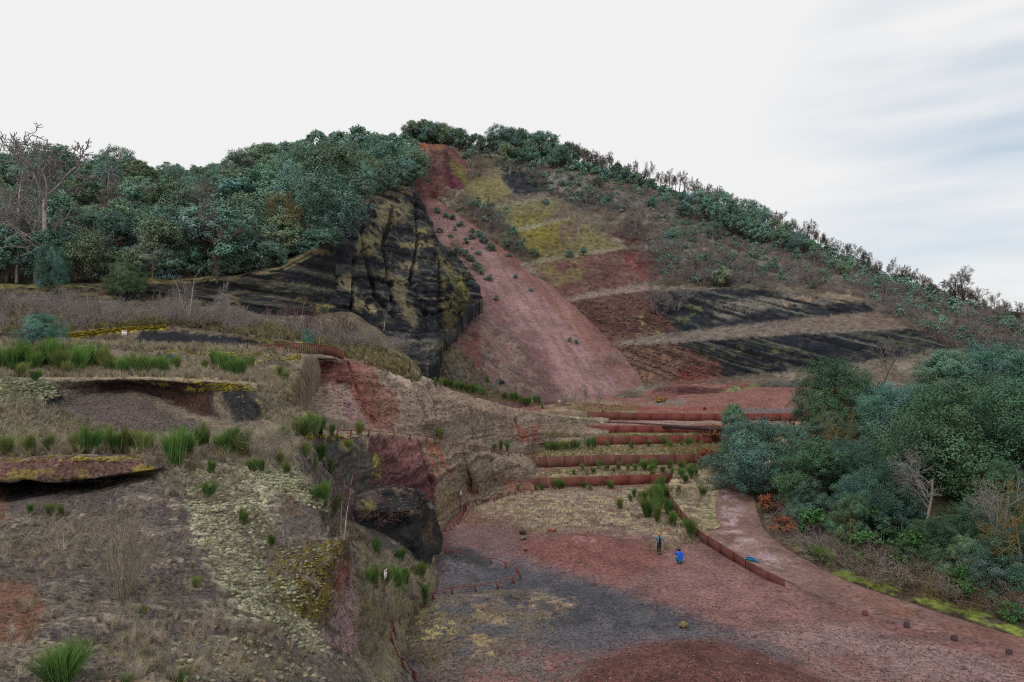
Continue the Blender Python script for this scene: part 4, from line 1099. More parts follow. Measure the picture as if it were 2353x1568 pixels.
def bare_tree(seed, kind):
    """leafless tree or bush 1 unit high; returns (trunk segs, twig segs)"""
    rs = np.random.default_rng(seed)
    segs = []
    if kind == 'tree':      # spreading oak
        grow(rs, np.zeros(3), np.array((rs.normal(0, .06), rs.normal(0, .06), 1.)), .55, .017, 4, segs, nseg=5, spread=.68, up=.32, wig=.20, kids=(4, 6), shrink=.60, taper=.45, rmin=.0011, start=.28)
    elif kind == 'birch':   # slim upright, fine twigs
        grow(rs, np.zeros(3), np.array((rs.normal(0, .05), rs.normal(0, .05), 1.)), .92, .011, 3, segs, nseg=8, spread=.55, up=.2, wig=.10, kids=(7, 10), shrink=.34, taper=.18, start=.3, rmin=.0016)
    elif kind == 'forked':  # straight pale trunk that forks into a few crooked limbs
        grow(rs, np.zeros(3), np.array((.02, 0, 1.)), .52, .0105, 0, segs, nseg=7, up=.3, wig=.05, taper=.75)
        top = np.array(segs[-1][3:6])
        for dx, dy, ln in ((-.55, .1, .42), (.35, -.2, .40), (.05, .3, .36)):
            n0 = len(segs); grow(rs, top, np.array((dx, dy, 1.)), ln, .0075, 3, segs, 1, nseg=7, spread=.75, up=.25, wig=.42, kids=(4, 6), shrink=.5, taper=.4, start=.25, rmin=.0012)
        for f in (.35, .5, .62, .75, .9):
            q = np.array(segs[int(f * 7)][0:3]); a = rs.uniform(0, 6.28)
            grow(rs, q, np.array((math.cos(a), math.sin(a) * .6, .45)), rs.uniform(.22, .34), .006, 2, segs, 1, nseg=7, spread=.7, up=.12, wig=.35, kids=(4, 6), shrink=.5, taper=.4, start=.25, rmin=.0012)
    elif kind == 'bigbirch':
        grow(rs, np.zeros(3), np.array((rs.normal(0, .05), rs.normal(0, .05), 1.)), .92, .013, 3, segs, nseg=9, spread=.8, up=.22, wig=.16, kids=(8, 11), shrink=.40, taper=.22, start=.3, rmin=.0014)
    elif kind == 'clump':   # several thin stems from one foot
        for i in range(rs.integers(4, 7)):
            a = rs.uniform(0, 2 * math.pi); s = rs.uniform(.1, .38)
            grow(rs, np.array((math.cos(a) * .02, math.sin(a) * .02, 0)), np.array((math.cos(a) * s, math.sin(a) * s, 1.)), rs.uniform(.65, .95), .009, 2, segs, nseg=6, spread=.5, up=.1, wig=.12, kids=(6, 9), shrink=.34, taper=.2, start=.25, rmin=.0022)
    elif kind == 'bush':    # wide tangle
        for i in range(rs.integers(9, 13)):
            a = rs.uniform(0, 2 * math.pi); s = rs.uniform(.3, 1.25)
            grow(rs, np.array((math.cos(a) * .05, math.sin(a) * .05, 0)), np.array((math.cos(a) * s, math.sin(a) * s, 1.)), rs.uniform(.5, .85), .010, 2, segs, nseg=4, spread=.75, up=-.05, wig=.28, kids=(4, 6), shrink=.5, taper=.3, start=.2, rmin=.0035)
    elif kind == 'wands':   # fan of long straight stems
        for i in range(rs.integers(34, 40)):
            a = rs.uniform(0, 2 * math.pi); s = rs.uniform(.05, .95) ** 1.1
            grow(rs, np.array((math.cos(a) * .05, math.sin(a) * .05, 0)), np.array((math.cos(a) * s, math.sin(a) * s * .8, 1.)), rs.uniform(.55, 1.02), .0062, 2, segs, nseg=7, spread=.5, up=.05, wig=.2, kids=(3, 5), shrink=.40, taper=.3, start=.35, rmin=.0014)
    elif kind == 'bramble':
        for i in range(rs.integers(22, 28)):
            a = rs.uniform(0, 2 * math.pi); s = rs.uniform(.4, 1.6)
            grow(rs, np.array((rs.normal(0, .25), rs.normal(0, .25), 0)), np.array((math.cos(a) * s, math.sin(a) * s, 1.1)), rs.uniform(.6, 1.2), .0065, 1, segs, nseg=7, spread=.7, up=-.32, wig=.22, kids=(4, 7), shrink=.4, taper=.35, start=.15, rmin=.003)
    s = np.array(segs)
    z = s[:, [2, 5]].max()
    s[:, :6] /= z
    s[:, 2] -= 0.0
    return s[s[:, 8] == 0, :8], s[s[:, 8] > 0, :8]

def broom_mesh(seed, n, wd, lean=.35, mat=None, tint=(1, 1, 1)):
    """broom: upright green rods over brown stems, 1 unit high"""
    rs = np.random.default_rng(seed)
    V, Fq, C = [], [], []
    heads = [(rs.normal(0, .10), rs.normal(0, .10), rs.uniform(.65, 1.0), rs.uniform(0, 6.28), rs.uniform(.1, 1)) for _ in range(9)]
    for i in range(n):
        hx, hy, hh, ha, hs = heads[rs.integers(0, 9)]
        a = ha + rs.normal(0, .55); s = lean * hs * rs.uniform(.5, 1.25)
        L_ = hh * rs.uniform(.7, 1.05)
        z0 = rs.uniform(0, .38) * L_
        d = np.array((math.cos(a) * s, math.sin(a) * s, 1.0))
        b = np.array((hx * .5, hy * .5, 0)) + d * z0 * .9 + np.append(rs.normal(0, .035, 2), 0)
        m = b + d * (L_ - z0) * .5 + np.append(rs.normal(0, .02, 2), 0)
        d2 = d * np.array((1.25, 1.25, .96))
        e = m + d2 * (L_ - z0) * .5 + np.append(rs.normal(0, .02, 2), 0)
        th = rs.uniform(0, math.pi); sd = np.array((math.cos(th), math.sin(th), 0))
        w0, w1 = wd, wd * .9
        k = len(V)
        V += [b - sd * w0, b + sd * w0, m + sd * w1, m - sd * w1, e + sd * wd * .25, e - sd * wd * .25]
        Fq += [(k, k + 1, k + 2, k + 3), (k + 3, k + 2, k + 4, k + 5)]
        g = rs.uniform(.65, 1.35)
        br = np.array((1.7, .85, .9)) * .8 if z0 < .1 * L_ and rs.random() < .6 else np.array((1, 1, 1.)) * g
        C += [br, br] + [np.array((1, 1, 1.)) * g] * 2 + [np.array((1.12, 1.06, .8)) * g] * 2
    # brown stems
    for i in range(14):
        a = rs.uniform(0, 6.28); s = rs.uniform(.05, .35)
        b = np.array((0, 0, -.04)); e = np.array((math.cos(a) * s, math.sin(a) * s, rs.uniform(.3, .55)))
        sd = np.array((math.cos(a + 1.57), math.sin(a + 1.57), 0)) * wd
        k = len(V); V += [b - sd, b + sd, e + sd * .6, e - sd * .6]; Fq.append((k, k + 1, k + 2, k + 3)); C += [np.array((1.9, .95, 1.1)) * .55] * 4
    return mesh_np("broom_twigs", np.array(V), np.array(Fq), mat, np.array(C) * np.array(tint))

def tuft(seed, n, wd, lean=.7):
    """grass tuft 1 unit high"""
    rs = np.random.default_rng(seed); V, Fq = [], []
    for i in range(n):
        a = rs.uniform(0, 6.28); s = lean * rs.random(); L_ = rs.uniform(.5, 1)
        b = np.append(rs.normal(0, .10, 2), -.03)
        m = b + np.array((math.cos(a) * s * .4, math.sin(a) * s * .4, .62)) * L_
        e = m + np.array((math.cos(a) * s * .8, math.sin(a) * s * .8, .38)) * L_
        th = rs.uniform(0, 3.14); sd = np.array((math.cos(th), math.sin(th), 0)) * wd
        k = len(V); V += [b - sd, b + sd, m + sd * .7, m - sd * .7, e + sd * .1, e - sd * .1]
        Fq += [(k, k + 1, k + 2, k + 3), (k + 3, k + 2, k + 4, k + 5)]
    return np.array(V), np.array(Fq)

def cushion(seed):
    """lumpy cushion of lichen, 1 unit across"""
    rs = np.random.default_rng(seed)
    bm = bmesh.new(); bmesh.ops.create_icosphere(bm, subdivisions=2, radius=.5)
    V = np.array([v.co for v in bm.verts]); Fq = np.array([[v.index for v in f.verts] for f in bm.faces]); bm.free()
    V = V * (1 + (fbm(V * 4.5 + seed * 9, 3, seed) - .5)[:, None] * 1.1)
    V[:, 2] = V[:, 2] * .55 + .1
    return V, Fq

def scatter(name, temps, pts, scales, mat, cols=None, flat=(1, 1, 1), tilt=.15, seed=0, label=None, kind='stuff'):
    """many small tufts as one ground-cover mesh"""
    rs = np.random.default_rng(seed)
    VV, FF, CC, off = [], [], [], 0
    pts = np.array(pts, float); which = rs.integers(0, len(temps), len(pts))
    scales = np.broadcast_to(np.asarray(scales, float), (len(pts),))
    for t, (V, Fq) in enumerate(temps):
        ii = np.where(which == t)[0]
        if not len(ii): continue
        n = len(ii)
        a = rs.uniform(0, 6.28, n); ca, sa = np.cos(a), np.sin(a)
        tx, ty = rs.normal(0, tilt, n), rs.normal(0, tilt, n)
        W = V[None] * np.array(flat) * (scales[ii] * rs.uniform(.45, 1.55, n))[:, None, None]
        x = W[..., 0] * ca[:, None] - W[..., 1] * sa[:, None]; y = W[..., 0] * sa[:, None] + W[..., 1] * ca[:, None]; z = W[..., 2]
        x = x + z * tx[:, None]; y = y + z * ty[:, None]
        VV.append((np.stack([x, y, z], -1) + pts[ii][:, None]).reshape(-1, 3))
        FF.append((Fq[None] + (np.arange(n) * len(V))[:, None, None] + off).reshape(-1, Fq.shape[1])); off += n * len(V)
        if cols is not None:
            c = cols[ii] * rs.uniform(.75, 1.25, (n, 1)); CC.append(np.repeat(c, len(V), axis=0))
    me = mesh_np(name, np.concatenate(VV), np.concatenate(FF), mat, np.concatenate(CC) if cols is not None else None)
    return tag(obj(name, me), label, None, None, kind)

def in_poly_rays(poly, n, patches=None, minup=.3, seed=0):
    """n bearings inside an outline, each followed to the ground it meets"""
    rs = np.random.default_rng(seed)
    poly = np.array(poly, float); lo, hi = poly.min(0), poly.max(0)
    outp = []
    tries = 0
    while len(outp) < n and tries < 12:
        q = rs.uniform(lo, hi, (n * 2, 2)); tries += 1
        q = q[poly_sd(q[:, 0], q[:, 1], poly) > 0]
        for x, y in q:
            h = ray(x, y)
            if h is None or h[1].z < minup: continue
            if patches and h[2] not in patches: continue
            outp.append(h[0][:])
            if len(outp) >= n: break
    return outp

# ------------------------------------------------------------------ plant materials
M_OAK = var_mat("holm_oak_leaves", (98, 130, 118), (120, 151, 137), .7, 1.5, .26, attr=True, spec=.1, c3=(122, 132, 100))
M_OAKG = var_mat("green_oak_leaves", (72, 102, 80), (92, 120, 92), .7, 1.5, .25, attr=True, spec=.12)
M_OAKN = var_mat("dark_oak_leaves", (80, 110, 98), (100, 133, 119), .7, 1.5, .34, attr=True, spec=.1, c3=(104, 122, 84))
M_DRYLEAF = var_mat("withered_leaves", (138, 104, 84), (112, 84, 66), .8, 2.0, .15, attr=True)
M_BARK = var_mat("dark_bark", (70, 64, 56), (96, 88, 78), .9, 8, .2)
M_TWIG = var_mat("grey_twigs", (152, 145, 143), (122, 115, 113), .9, 5, .22)
M_TWIGB = var_mat("brown_twigs", (142, 128, 124), (116, 104, 102), .9, 5, .2)
M_TWIGP = var_mat("pinkish_birch_twigs", (122, 92, 94), (96, 72, 74), .9, 5, .12)
M_BIRCH = var_mat("birch_bark", (196, 190, 180), (140, 134, 126), .8, 9, .1, stretch=(1, 1, 4))
M_YTWIG = var_mat("lichen_covered_twigs", (136, 116, 66), (112, 100, 76), .9, 3, .15)
M_PALE = var_mat("pale_bare_stems", (158, 148, 132), (124, 115, 102), .85, 5, .1)
M_BROOM = var_mat("broom_green", (90, 122, 64), (70, 104, 58), .7, 2, .25, attr=True, c3=(118, 124, 78))
M_GRASS = var_mat("grass_blades", (255, 255, 255), (225, 225, 225), .85, 3, 0, attr=True)
M_LICH = var_mat("lichen", (255, 255, 255), (205, 208, 190), .95, 22, 0, attr=True, bump=.6)

def segmesh(name, segs, mat, k=3):
    V, Fq = tubes(segs, k); return mesh_np(name, V, Fq, mat)

OAKS = []
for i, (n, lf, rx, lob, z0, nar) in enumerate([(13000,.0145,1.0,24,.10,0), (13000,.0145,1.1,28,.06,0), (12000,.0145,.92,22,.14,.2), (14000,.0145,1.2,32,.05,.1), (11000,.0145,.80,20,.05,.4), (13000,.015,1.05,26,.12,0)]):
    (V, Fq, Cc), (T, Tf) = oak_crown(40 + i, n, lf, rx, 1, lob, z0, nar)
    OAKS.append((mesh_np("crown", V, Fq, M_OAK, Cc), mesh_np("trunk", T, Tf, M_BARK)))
NEAR_OAKS = []
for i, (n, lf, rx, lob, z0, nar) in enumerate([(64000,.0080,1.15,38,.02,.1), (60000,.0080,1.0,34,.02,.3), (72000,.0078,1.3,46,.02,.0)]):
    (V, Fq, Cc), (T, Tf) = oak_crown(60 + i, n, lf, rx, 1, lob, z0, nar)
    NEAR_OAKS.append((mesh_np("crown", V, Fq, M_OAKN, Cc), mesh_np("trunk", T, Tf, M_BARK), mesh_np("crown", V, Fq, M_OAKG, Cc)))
BARE = {}
for kd, cnt in (('tree', 4), ('birch', 3), ('bigbirch', 3), ('forked', 3), ('clump', 3), ('bush', 4), ('wands', 3), ('bramble', 3)):
    BARE[kd] = [bare_tree(80 + 10 * i + len(kd), kd) for i in range(cnt)]
_bm = {}
def bare_meshes(kd, i, mt, mw, fat=1.0):
    key = (kd, i % len(BARE[kd]), mt.name, mw.name, fat)
    if key not in _bm:
        a, b = BARE[kd][key[1]]
        a, b = a.copy(), b.copy(); a[:, 6:8] *= 1 + (fat - 1) * .25; b[:, 6:8] = np.maximum(b[:, 6:8] * (1 + (fat - 1) * .3), .0011 * fat)
        a[0, 2] -= .04
        _bm[key] = (segmesh("trunk", a, mt, 6 if kd in ('tree', 'birch') else 4), segmesh("twigs", b, mw, 3))
    return _bm[key]
BROOMS = [broom_mesh(7 + i, 520, .0068, .35 + .07 * i, M_BROOM) for i in range(5)]
BROOMS_NEAR = [broom_mesh(27 + i, 900, .0050, .42 + .06 * i, M_BROOM) for i in range(3)]
TUFTS = [tuft(i, 16, .022) for i in range(4)]
FINE = [tuft(10 + i, 34, .010, .9) for i in range(4)]
CUSH = [cushion(i) for i in range(5)]
# ================================================================== BUILT THINGS
def box_v(c, half, rot=None):
    V = np.array([(x, y, z) for x in (-1, 1) for y in (-1, 1) for z in (-1, 1)], float) * np.array(half)
    if rot is not None: V = V @ np.array(rot).T
    return V + np.array(c), np.array([(0, 1, 3, 2), (4, 6, 7, 5), (0, 4, 5, 1), (2, 3, 7, 6), (0, 2, 6, 4), (1, 5, 7, 3)])

def join(parts):
    V, Fq, o = [], [], 0
    for v, f in parts: V.append(v); Fq.append(f + o); o += len(v)
    return np.concatenate(V), np.concatenate(Fq)

def corten_mat(name, c1, c2, c3, pale=.0):
    m, t, b = new_mat(name)
    b.inputs["Roughness"].default_value = .8
    n, l = t.nodes.new, t.links.new
    tc = n("ShaderNodeTexCoord"); mp = n("ShaderNodeMapping"); mp.inputs["Scale"].default_value = (1, 1, .10)
    l(tc.outputs["Object"], mp.inputs["Vector"])
    a = n("ShaderNodeTexNoise"); a.inputs["Scale"].default_value = 3.0; a.inputs["Detail"].default_value = 6; a.inputs["Roughness"].default_value = .7
    l(mp.outputs["Vector"], a.inputs["Vector"])
    c = n("ShaderNodeTexNoise"); c.inputs["Scale"].default_value = .22; c.inputs["Detail"].default_value = 2
    l(tc.outputs["Object"], c.inputs["Vector"])
    cr = n("ShaderNodeValToRGB"); e = cr.color_ramp.elements
    e[0].position = .32; e[0].color = (*lin(c1), 1); e[1].position = .62; e[1].color = (*lin(c2), 1)
    l(a.outputs["Fac"], cr.inputs["Fac"])
    mx = n("ShaderNodeMix"); mx.data_type = 'RGBA'; mx.inputs["B"].default_value = (*lin(c3), 1)
    r = n("ShaderNodeMapRange"); r.inputs["From Min"].default_value = .52; r.inputs["From Max"].default_value = .66
    l(c.outputs["Fac"], r.inputs["Value"]); l(r.outputs["Result"], mx.inputs["Factor"]); l(cr.outputs["Color"], mx.inputs["A"])
    o = mx.outputs["Result"]
    if pale:
        st_ = n("ShaderNodeMath"); st_.operation = 'MULTIPLY'; st_.inputs[1].default_value = pale
        q = n("ShaderNodeMapRange"); q.inputs["From Min"].default_value = .56; q.inputs["From Max"].default_value = .72
        l(a.outputs["Fac"], q.inputs["Value"]); l(q.outputs["Result"], st_.inputs[0])
        m2 = n("ShaderNodeMix"); m2.data_type = 'RGBA'; m2.inputs["B"].default_value = (*lin((168, 140, 112)), 1)
        l(st_.outputs["Value"], m2.inputs["Factor"]); l(o, m2.inputs["A"]); o = m2.outputs["Result"]
    l(o, b.inputs["Base Color"])
    bp = n("ShaderNodeBump"); bp.inputs["Strength"].default_value = .25; bp.inputs["Distance"].default_value = .01
    l(a.outputs["Fac"], bp.inputs["Height"]); l(bp.outputs["Normal"], b.inputs["Normal"])
    return m
M_CORT = corten_mat("weathering_steel", (98, 60, 54), (116, 70, 62), (92, 62, 58))
M_CORTB = corten_mat("bright_weathering_steel", (106, 58, 53), (120, 66, 58), (98, 60, 56))
M_CORTS = corten_mat("streaked_weathering_steel", (94, 66, 61), (110, 72, 65), (106, 62, 54), .5)
M_RUST = corten_mat("rusty_rail_steel", (100, 56, 49), (134, 80, 68), (104, 60, 53))
M_DARKSTEEL = corten_mat("dark_steel", (66, 54, 60), (76, 60, 66), (70, 58, 62))
M_CORTL = corten_mat("path_wall_steel", (98, 62, 58), (112, 70, 64), (102, 60, 54))

def wall_panels(root, line_b, line_t, mats, thick=.03, panel=2.4, seamgap=.012):
    """sheet-steel wall: one mesh per run of plates of one finish, a cap rail on top"""
    b, t = np.array(line_b, float), np.array(line_t, float)
    seg = np.r_[0, np.cumsum(np.linalg.norm(np.diff(b[:, :2], axis=0), axis=1))]
    n = max(2, int(seg[-1] / panel))
    u = np.linspace(0, seg[-1], n + 1)
    B = np.stack([pchip(seg, b[:, k], u) for k in range(3)], 1); T = np.stack([pchip(seg, t[:, k], u) for k in range(3)], 1)
    groups = {}
    for i in range(n):
        f = (i + .5) / n
        m = [m_ for lim, m_ in mats if f <= lim][0]
        d = B[i + 1, :2] - B[i, :2]; L_ = np.linalg.norm(d); d /= L_
        nr = np.array((d[1], -d[0], 0)) * thick
        g = np.append(d * seamgap, 0)
        q = [B[i] + g - (0, 0, .3), B[i + 1] - g - (0, 0, .3), T[i + 1] - g, T[i] + g]
        jit = rng.normal(0, .002)
        q = [p + nr * jit * 20 for p in q]
        V = np.array([p for p in q] + [p - nr * 2 for p in q])
        Fq = np.array([(0, 1, 2, 3), (7, 6, 5, 4), (3, 2, 6, 7), (1, 0, 4, 5), (2, 1, 5, 6), (0, 3, 7, 4)])
        groups.setdefault(m.name, (m, []))[1].append((V, Fq))
    for m, ps in groups.values():
        for V, Fq in ps:
            c = V.mean(0)
            obj("steel_plate", mesh_np("steel_plate", V - np.array(root.location), Fq, m), root)

WL = [("long rust-streaked steel wall holding the lowest terrace above the quarry floor", [(.30, M_CORTS), (.62, M_CORT), (1, M_CORTB)]),
      ("tall purplish steel wall, second up from the quarry floor, with broom at its foot", [(.7, M_CORTS), (1, M_CORT)]),
      ("reddish steel wall in the middle of the five terraces, broom bushes before its left end", [(.12, M_CORTB), (.45, M_CORT), (1, M_CORTB)]),
      ("bright orange-red steel wall with a free left corner on the fourth terrace", [(1, M_CORTB)]),
      ("uppermost red steel wall below the flat red plateau, with one pale plate", [(.12, M_CORT), (.22, M_CORTS), (1, M_CORTB)])]
for k in range(5):
    wb, wt = wall_line(k, False), wall_line(k, True)
    wt = [np.array((p[0], p[1], q[2] + .06)) for p, q in zip(wb, wt)]
    if k == 3:      # free corner returns towards the back
        wb = [wb[0] + np.array((.1, 2.2, 0))] + wb; wt = [wt[0] + np.array((.1, 2.2, 0))] + wt
    r = thing("retaining_wall", WL[k][0], "wall", tuple(wb[len(wb) // 2]), group="weathering steel terrace walls")
    wall_panels(r, wb, wt, WL[k][1])
# the long wall beside the path
top = wall_top[:9]; bot = [p * np.array((1, 1, 0)) for p in top]
tl = [p + np.array((0, 0, .05)) for p in top]; tl[0] = tl[0] - np.array((0, 0, .08))
r = thing("retaining_wall", "low steel wall curving beside the red path, its near end dark", "wall", tuple(bot[3]), group="weathering steel terrace walls")
wall_panels(r, bot[::-1], tl[::-1], [(.94, M_CORTL), (1, M_DARKSTEEL)], panel=2.0)
# low kerb of dark steel edging the ramp on the fourth terrace
kb = [PZ(1352, 971, 4.72), PZ(1440, 974, 4.72), PZ(1560, 981, 4.70), PZ(1670, 988, 4.68)]
r = thing("steel_kerb", "thin dark red steel edging along the ramp on the fourth terrace", "kerb", tuple(kb[1]))
wall_panels(r, kb, [p + np.array((0, 0, .22)) for p in kb], [(1, M_DARKSTEEL)], panel=4)

# ---- leaning-post rail fences
def ground_pt(px, py, fallback=None):
    h = ray(px, py)
    return np.array(h[0]) if h else fallback

def rail_fence(tops, h_post, label, lean=(.10, -.16), z=None):
    pts = []
    for px, py in tops:
        # foot of the post: the ground met a little below its head
        g = ground_pt(px, py + 4)
        if g is None: print('MISS', px, py); continue
        D = g[1]
        g = ground_pt(px + lean[0] / D * F * .6, py + h_post / D * F)
        if g is not None: pts.append(g)
        else: print('MISS', px, py)
    pts = np.array(pts)
    root = thing("rail_fence", label, "fence", tuple(pts[len(pts) // 2]), group="low rusty rail fences")
    o = np.array(root.location)
    heads = []
    for i, p in enumerate(pts):
        a = pts[max(0, i - 1)]; b = pts[min(len(pts) - 1, i + 1)]
        d = (b - a)[:2]; d /= np.linalg.norm(d) + 1e-9
        nr = np.array((d[1], -d[0]))
        ln = np.array((-lean[0], 0.0, h_post))
        ax = Vector(ln).normalized()
        x_ = Vector((d[0], d[1], 0)); x_ = (x_ - ax * x_.dot(ax)).normalized(); y_ = ax.cross(x_)
        R = np.array((x_, y_, ax)).T
        parts_ = [box_v((0, 0, h_post / 2 - .06), (.045, .008, h_post / 2 + .06)), box_v((-.045, 0, h_post / 2 - .06), (.008, .05, h_post / 2 + .06)), box_v((.045, 0, h_post / 2 - .06), (.008, .05, h_post / 2 + .06))]
        V, Fq = join(parts_)
        obj("post", mesh_np("post", V @ R.T + p - o, Fq, M_RUST), root)
        heads.append(p + ln)
    heads = np.array(heads)
    t = np.linspace(0, 1, len(heads)); q = np.linspace(0, 1, len(heads) * 5)
    c = np.stack([pchip(t, heads[:, k], q) for k in range(3)], 1) + np.array((0, 0, .03)) - o
    segs = [(*c[i], *c[i + 1], .028, .028) for i in range(len(c) - 1)]
    V, Fq = tubes(np.array(segs), 6)
    obj("rail", mesh_np("rail", V, Fq, M_RUST, smooth=True), root)
    return root
rail_fence([(967,1572),(952,1545),(925,1516),(910,1489),(901,1461),(905,1438),(916,1417),(936,1395),(963,1376),(995,1364),(1038,1352),(1092,1347),(1142,1339),(1179,1328),(1194,1316),(1187,1305),(1162,1294),(1127,1284),(1046,1268),(1024,1263)], .42,
           "nearest low rusty rail fence looping round the black ash and out of frame")
rail_fence([(1022,1211),(1035,1208),(1043,1200),(1050.5,1194),(1056,1188),(1059.5,1182.5),(1062,1177),(1064,1172),(1066,1167),(1068,1162),(1070.5,1157.5),(1076,1153),(1093.5,1149),(1117,1147),(1135.5,1144.5),(1141,1141),(1146,1137),(1153,1134),(1168,1131),(1185,1128),(1204,1126.5),(1221,1125.6)], .45,
           "low rusty rail fence winding along the foot of the brown bedded outcrop")
rail_fence([(775,991),(806,991),(847,992),(871,993),(905,996),(942,1000),(981,1004),(1001,1009),(1040,1016),(1080,1024),(1130,1032),(1169,1040),(1196,1041),(1224,1043),(1253,1044)], .42,
           "low rusty rail fence along the ledge between the upper and lower outcrops", lean=(-.08, 0))

# ---- slatted steel palisade on the upper path
tp = [(574,797),(600,794),(626,792),(652,790.5),(677,789.6),(703,790),(722,791.5),(741,793.5),(756,796),(767,798.6),(776,802),(783,806),(788,812),(791,818)]
Dp = [63.6,63.7,63.9,64.1,64.4,65.6,66.9,68.2,69.1,69.7,70,70,70,69.6]
tl = [P(x, y, d) for (x, y), d in zip(tp, Dp)]
root = thing("palisade_fence", "curved rusty slat fence along the upper path before the black bank", "fence", tuple(tl[6]))
o = np.array(root.location); hgt = .95
A = np.array(tl); t = np.linspace(0, 1, len(A)); q = np.linspace(0, 1, 64)
c = np.stack([pchip(t, A[:, k], q) for k in range(3)], 1)
for i in range(63):
    d = c[i + 1] - c[i]; L_ = np.linalg.norm(d[:2]); d = d / L_
    wd = .42 if i < 34 else .5
    nr = np.array((d[1], -d[0], 0)) * .012
    a, b = c[i], c[i] + d * L_ * wd * 2 * .9
    if i < 34: b = c[i] + d * L_ * .55
    q4 = [a - (0, 0, hgt), b - (0, 0, hgt), b, a]
    V = np.array([p - o for p in q4] + [p - o - nr * 2 for p in q4])
    obj("slat", mesh_np("slat", V, np.array([(0, 1, 2, 3), (7, 6, 5, 4), (3, 2, 6, 7), (1, 0, 4, 5), (2, 1, 5, 6), (0, 3, 7, 4)]), M_CORTL), root)
V, Fq = tubes(np.array([(*(c[i] - o), *(c[i + 1] - o), .03, .03) for i in range(63)]), 6)
obj("top_rail", mesh_np("top_rail", V, Fq, M_RUST, smooth=True), root)

# ---- signs
M_WOOD = var_mat("weathered_wood_post", (112, 84, 66), (88, 66, 54), .85, 12, .1, stretch=(1, 1, .2))
M_WHITE = flat_mat("white_panel", (224, 222, 218), .5)
M_REDP = flat_mat("red_header", (176, 28, 60), .5)
M_INK = flat_mat("dark_print", (44, 48, 62), .6)
def sign(px, py, w_, h_, post_h, label, yaw=0.0, header=True, thick_post=.04, name="warning_sign"):
    g = ground_pt(px, py)
    root = thing(name, label, "sign", tuple(g), yaw, group="small white notices on posts")
    V, Fq = box_v((-w_ * .5 - thick_post * .2, 0, post_h / 2 - .05), (thick_post, thick_post * .8, post_h / 2 + .05))
    me = mesh_np("post", V, Fq, M_WOOD)
    pst = obj("post", me, root)
    bv = pst.modifiers.new("b", 'BEVEL'); bv.width = .008
    zc = post_h - h_ / 2 + .02
    V, Fq = box_v((thick_post * .4, -thick_post * .8 - .014, zc), (w_ / 2, .012, h_ / 2))
    pn = obj("panel", mesh_np("panel", V, Fq, M_WHITE), root)
    y0 = -thick_post * .8 - .029
    V, Fq = box_v((thick_post * .4 + w_ * .04, y0, zc + h_ * .38), (w_ * .42, .003, h_ * .085))
    hd = obj("header", mesh_np("header", V, Fq, M_REDP), pn)
    # pictogram: a person falling beside a block of small print
    ps = [box_v((-w_ * .18, y0, zc + h_ * .06), (w_ * .05, .003, w_ * .05)), box_v((-w_ * .2, y0, zc - h_ * .04), (w_ * .035, .003, h_ * .07), Matrix.Rotation(.5, 3, 'Y')),
          box_v((-w_ * .12, y0, zc - h_ * .02), (w_ * .07, .003, w_ * .02), Matrix.Rotation(-.5, 3, 'Y')), box_v((w_ * .2, y0, zc + h_ * .03), (w_ * .03, .003, h_ * .07), Matrix.Rotation(-.4, 3, 'Y'))]
    V, Fq = join(ps); obj("pictogram", mesh_np("pictogram", V, Fq, M_INK), pn)
    ps = [box_v((thick_post * .4, y0, zc - h_ * (.26 + .07 * i)), (w_ * (.36 - .05 * i), .003, h_ * .012)) for i in range(3)]
    V, Fq = join(ps); obj("print", mesh_np("print", V, Fq, M_INK), pn)
    return root
sign(286, 789, .46, .58, 1.15, "white notice with red header on a post beside the upper left path")
sign(1285, 933, .42, .44, .95, "white notice with red header at the foot of the scree slope")
def side_sign(px, py, post_h, label):
    g = ground_pt(px, py)
    root = thing("warning_sign", label, "sign", tuple(g), math.radians(78), group="small white notices on posts")
    V, Fq = tubes(np.array([(0, 0, -.1, 0, 0, post_h, .05, .045)]), 8)
    obj("post", mesh_np("post", V, Fq, M_WOOD, smooth=True), root)
    V, Fq = box_v((0, -.065, post_h - .2), (.17, .012, .22)); pn = obj("panel", mesh_np("panel", V, Fq, M_WHITE), root)
    V, Fq = box_v((.01, -.08, post_h - .04), (.14, .003, .035)); obj("header", mesh_np("header", V, Fq, M_REDP), pn)
side_sign(883, 1418, 2.35, "tall wooden post with a notice seen edge-on, left of the nearest rail fence")
side_sign(1058, 1176, 2.0, "slim grey post with a notice seen edge-on before the brown bedded outcrop")

# ---- steel stub posts between floor and path
for px, py, tl_, lb in ((1912,1388,.14,"rusty stub post nearest the dark end of the path wall"), (1987,1414,.3,"leaning rusty stub post, second along the near path edge"), (2083,1442,.3,"grey-faced stub post standing midway along the near path edge"),
                    (2192,1472,.28,"stub post second from the right picture edge beside the path"), (2318,1503,.24,"stub post closest to the right picture edge beside the path")):
    g = ground_pt(px, py)
    root = thing("stub_post", lb, "post", tuple(g), rng.uniform(-.3, .3), group="steel stub posts along the path")
    V, Fq = join([box_v((0, 0, tl_ / 2 - .1), (.012, .085, tl_ / 2 + .1)), box_v((-.10, 0, tl_ / 2 - .1), (.012, .11, tl_ / 2 + .1)), box_v((.10, 0, tl_ / 2 - .1), (.012, .11, tl_ / 2 + .1)), box_v((0, -.1, tl_ / 2 - .1), (.09, .010, tl_ / 2 + .1))])
    R = np.array(Matrix.Rotation(.14, 3, 'Y')); V = V @ R.T
    obj("steel_section", mesh_np("steel_section", V, Fq, M_DARKSTEEL if px > 2050 else M_CORT), root)

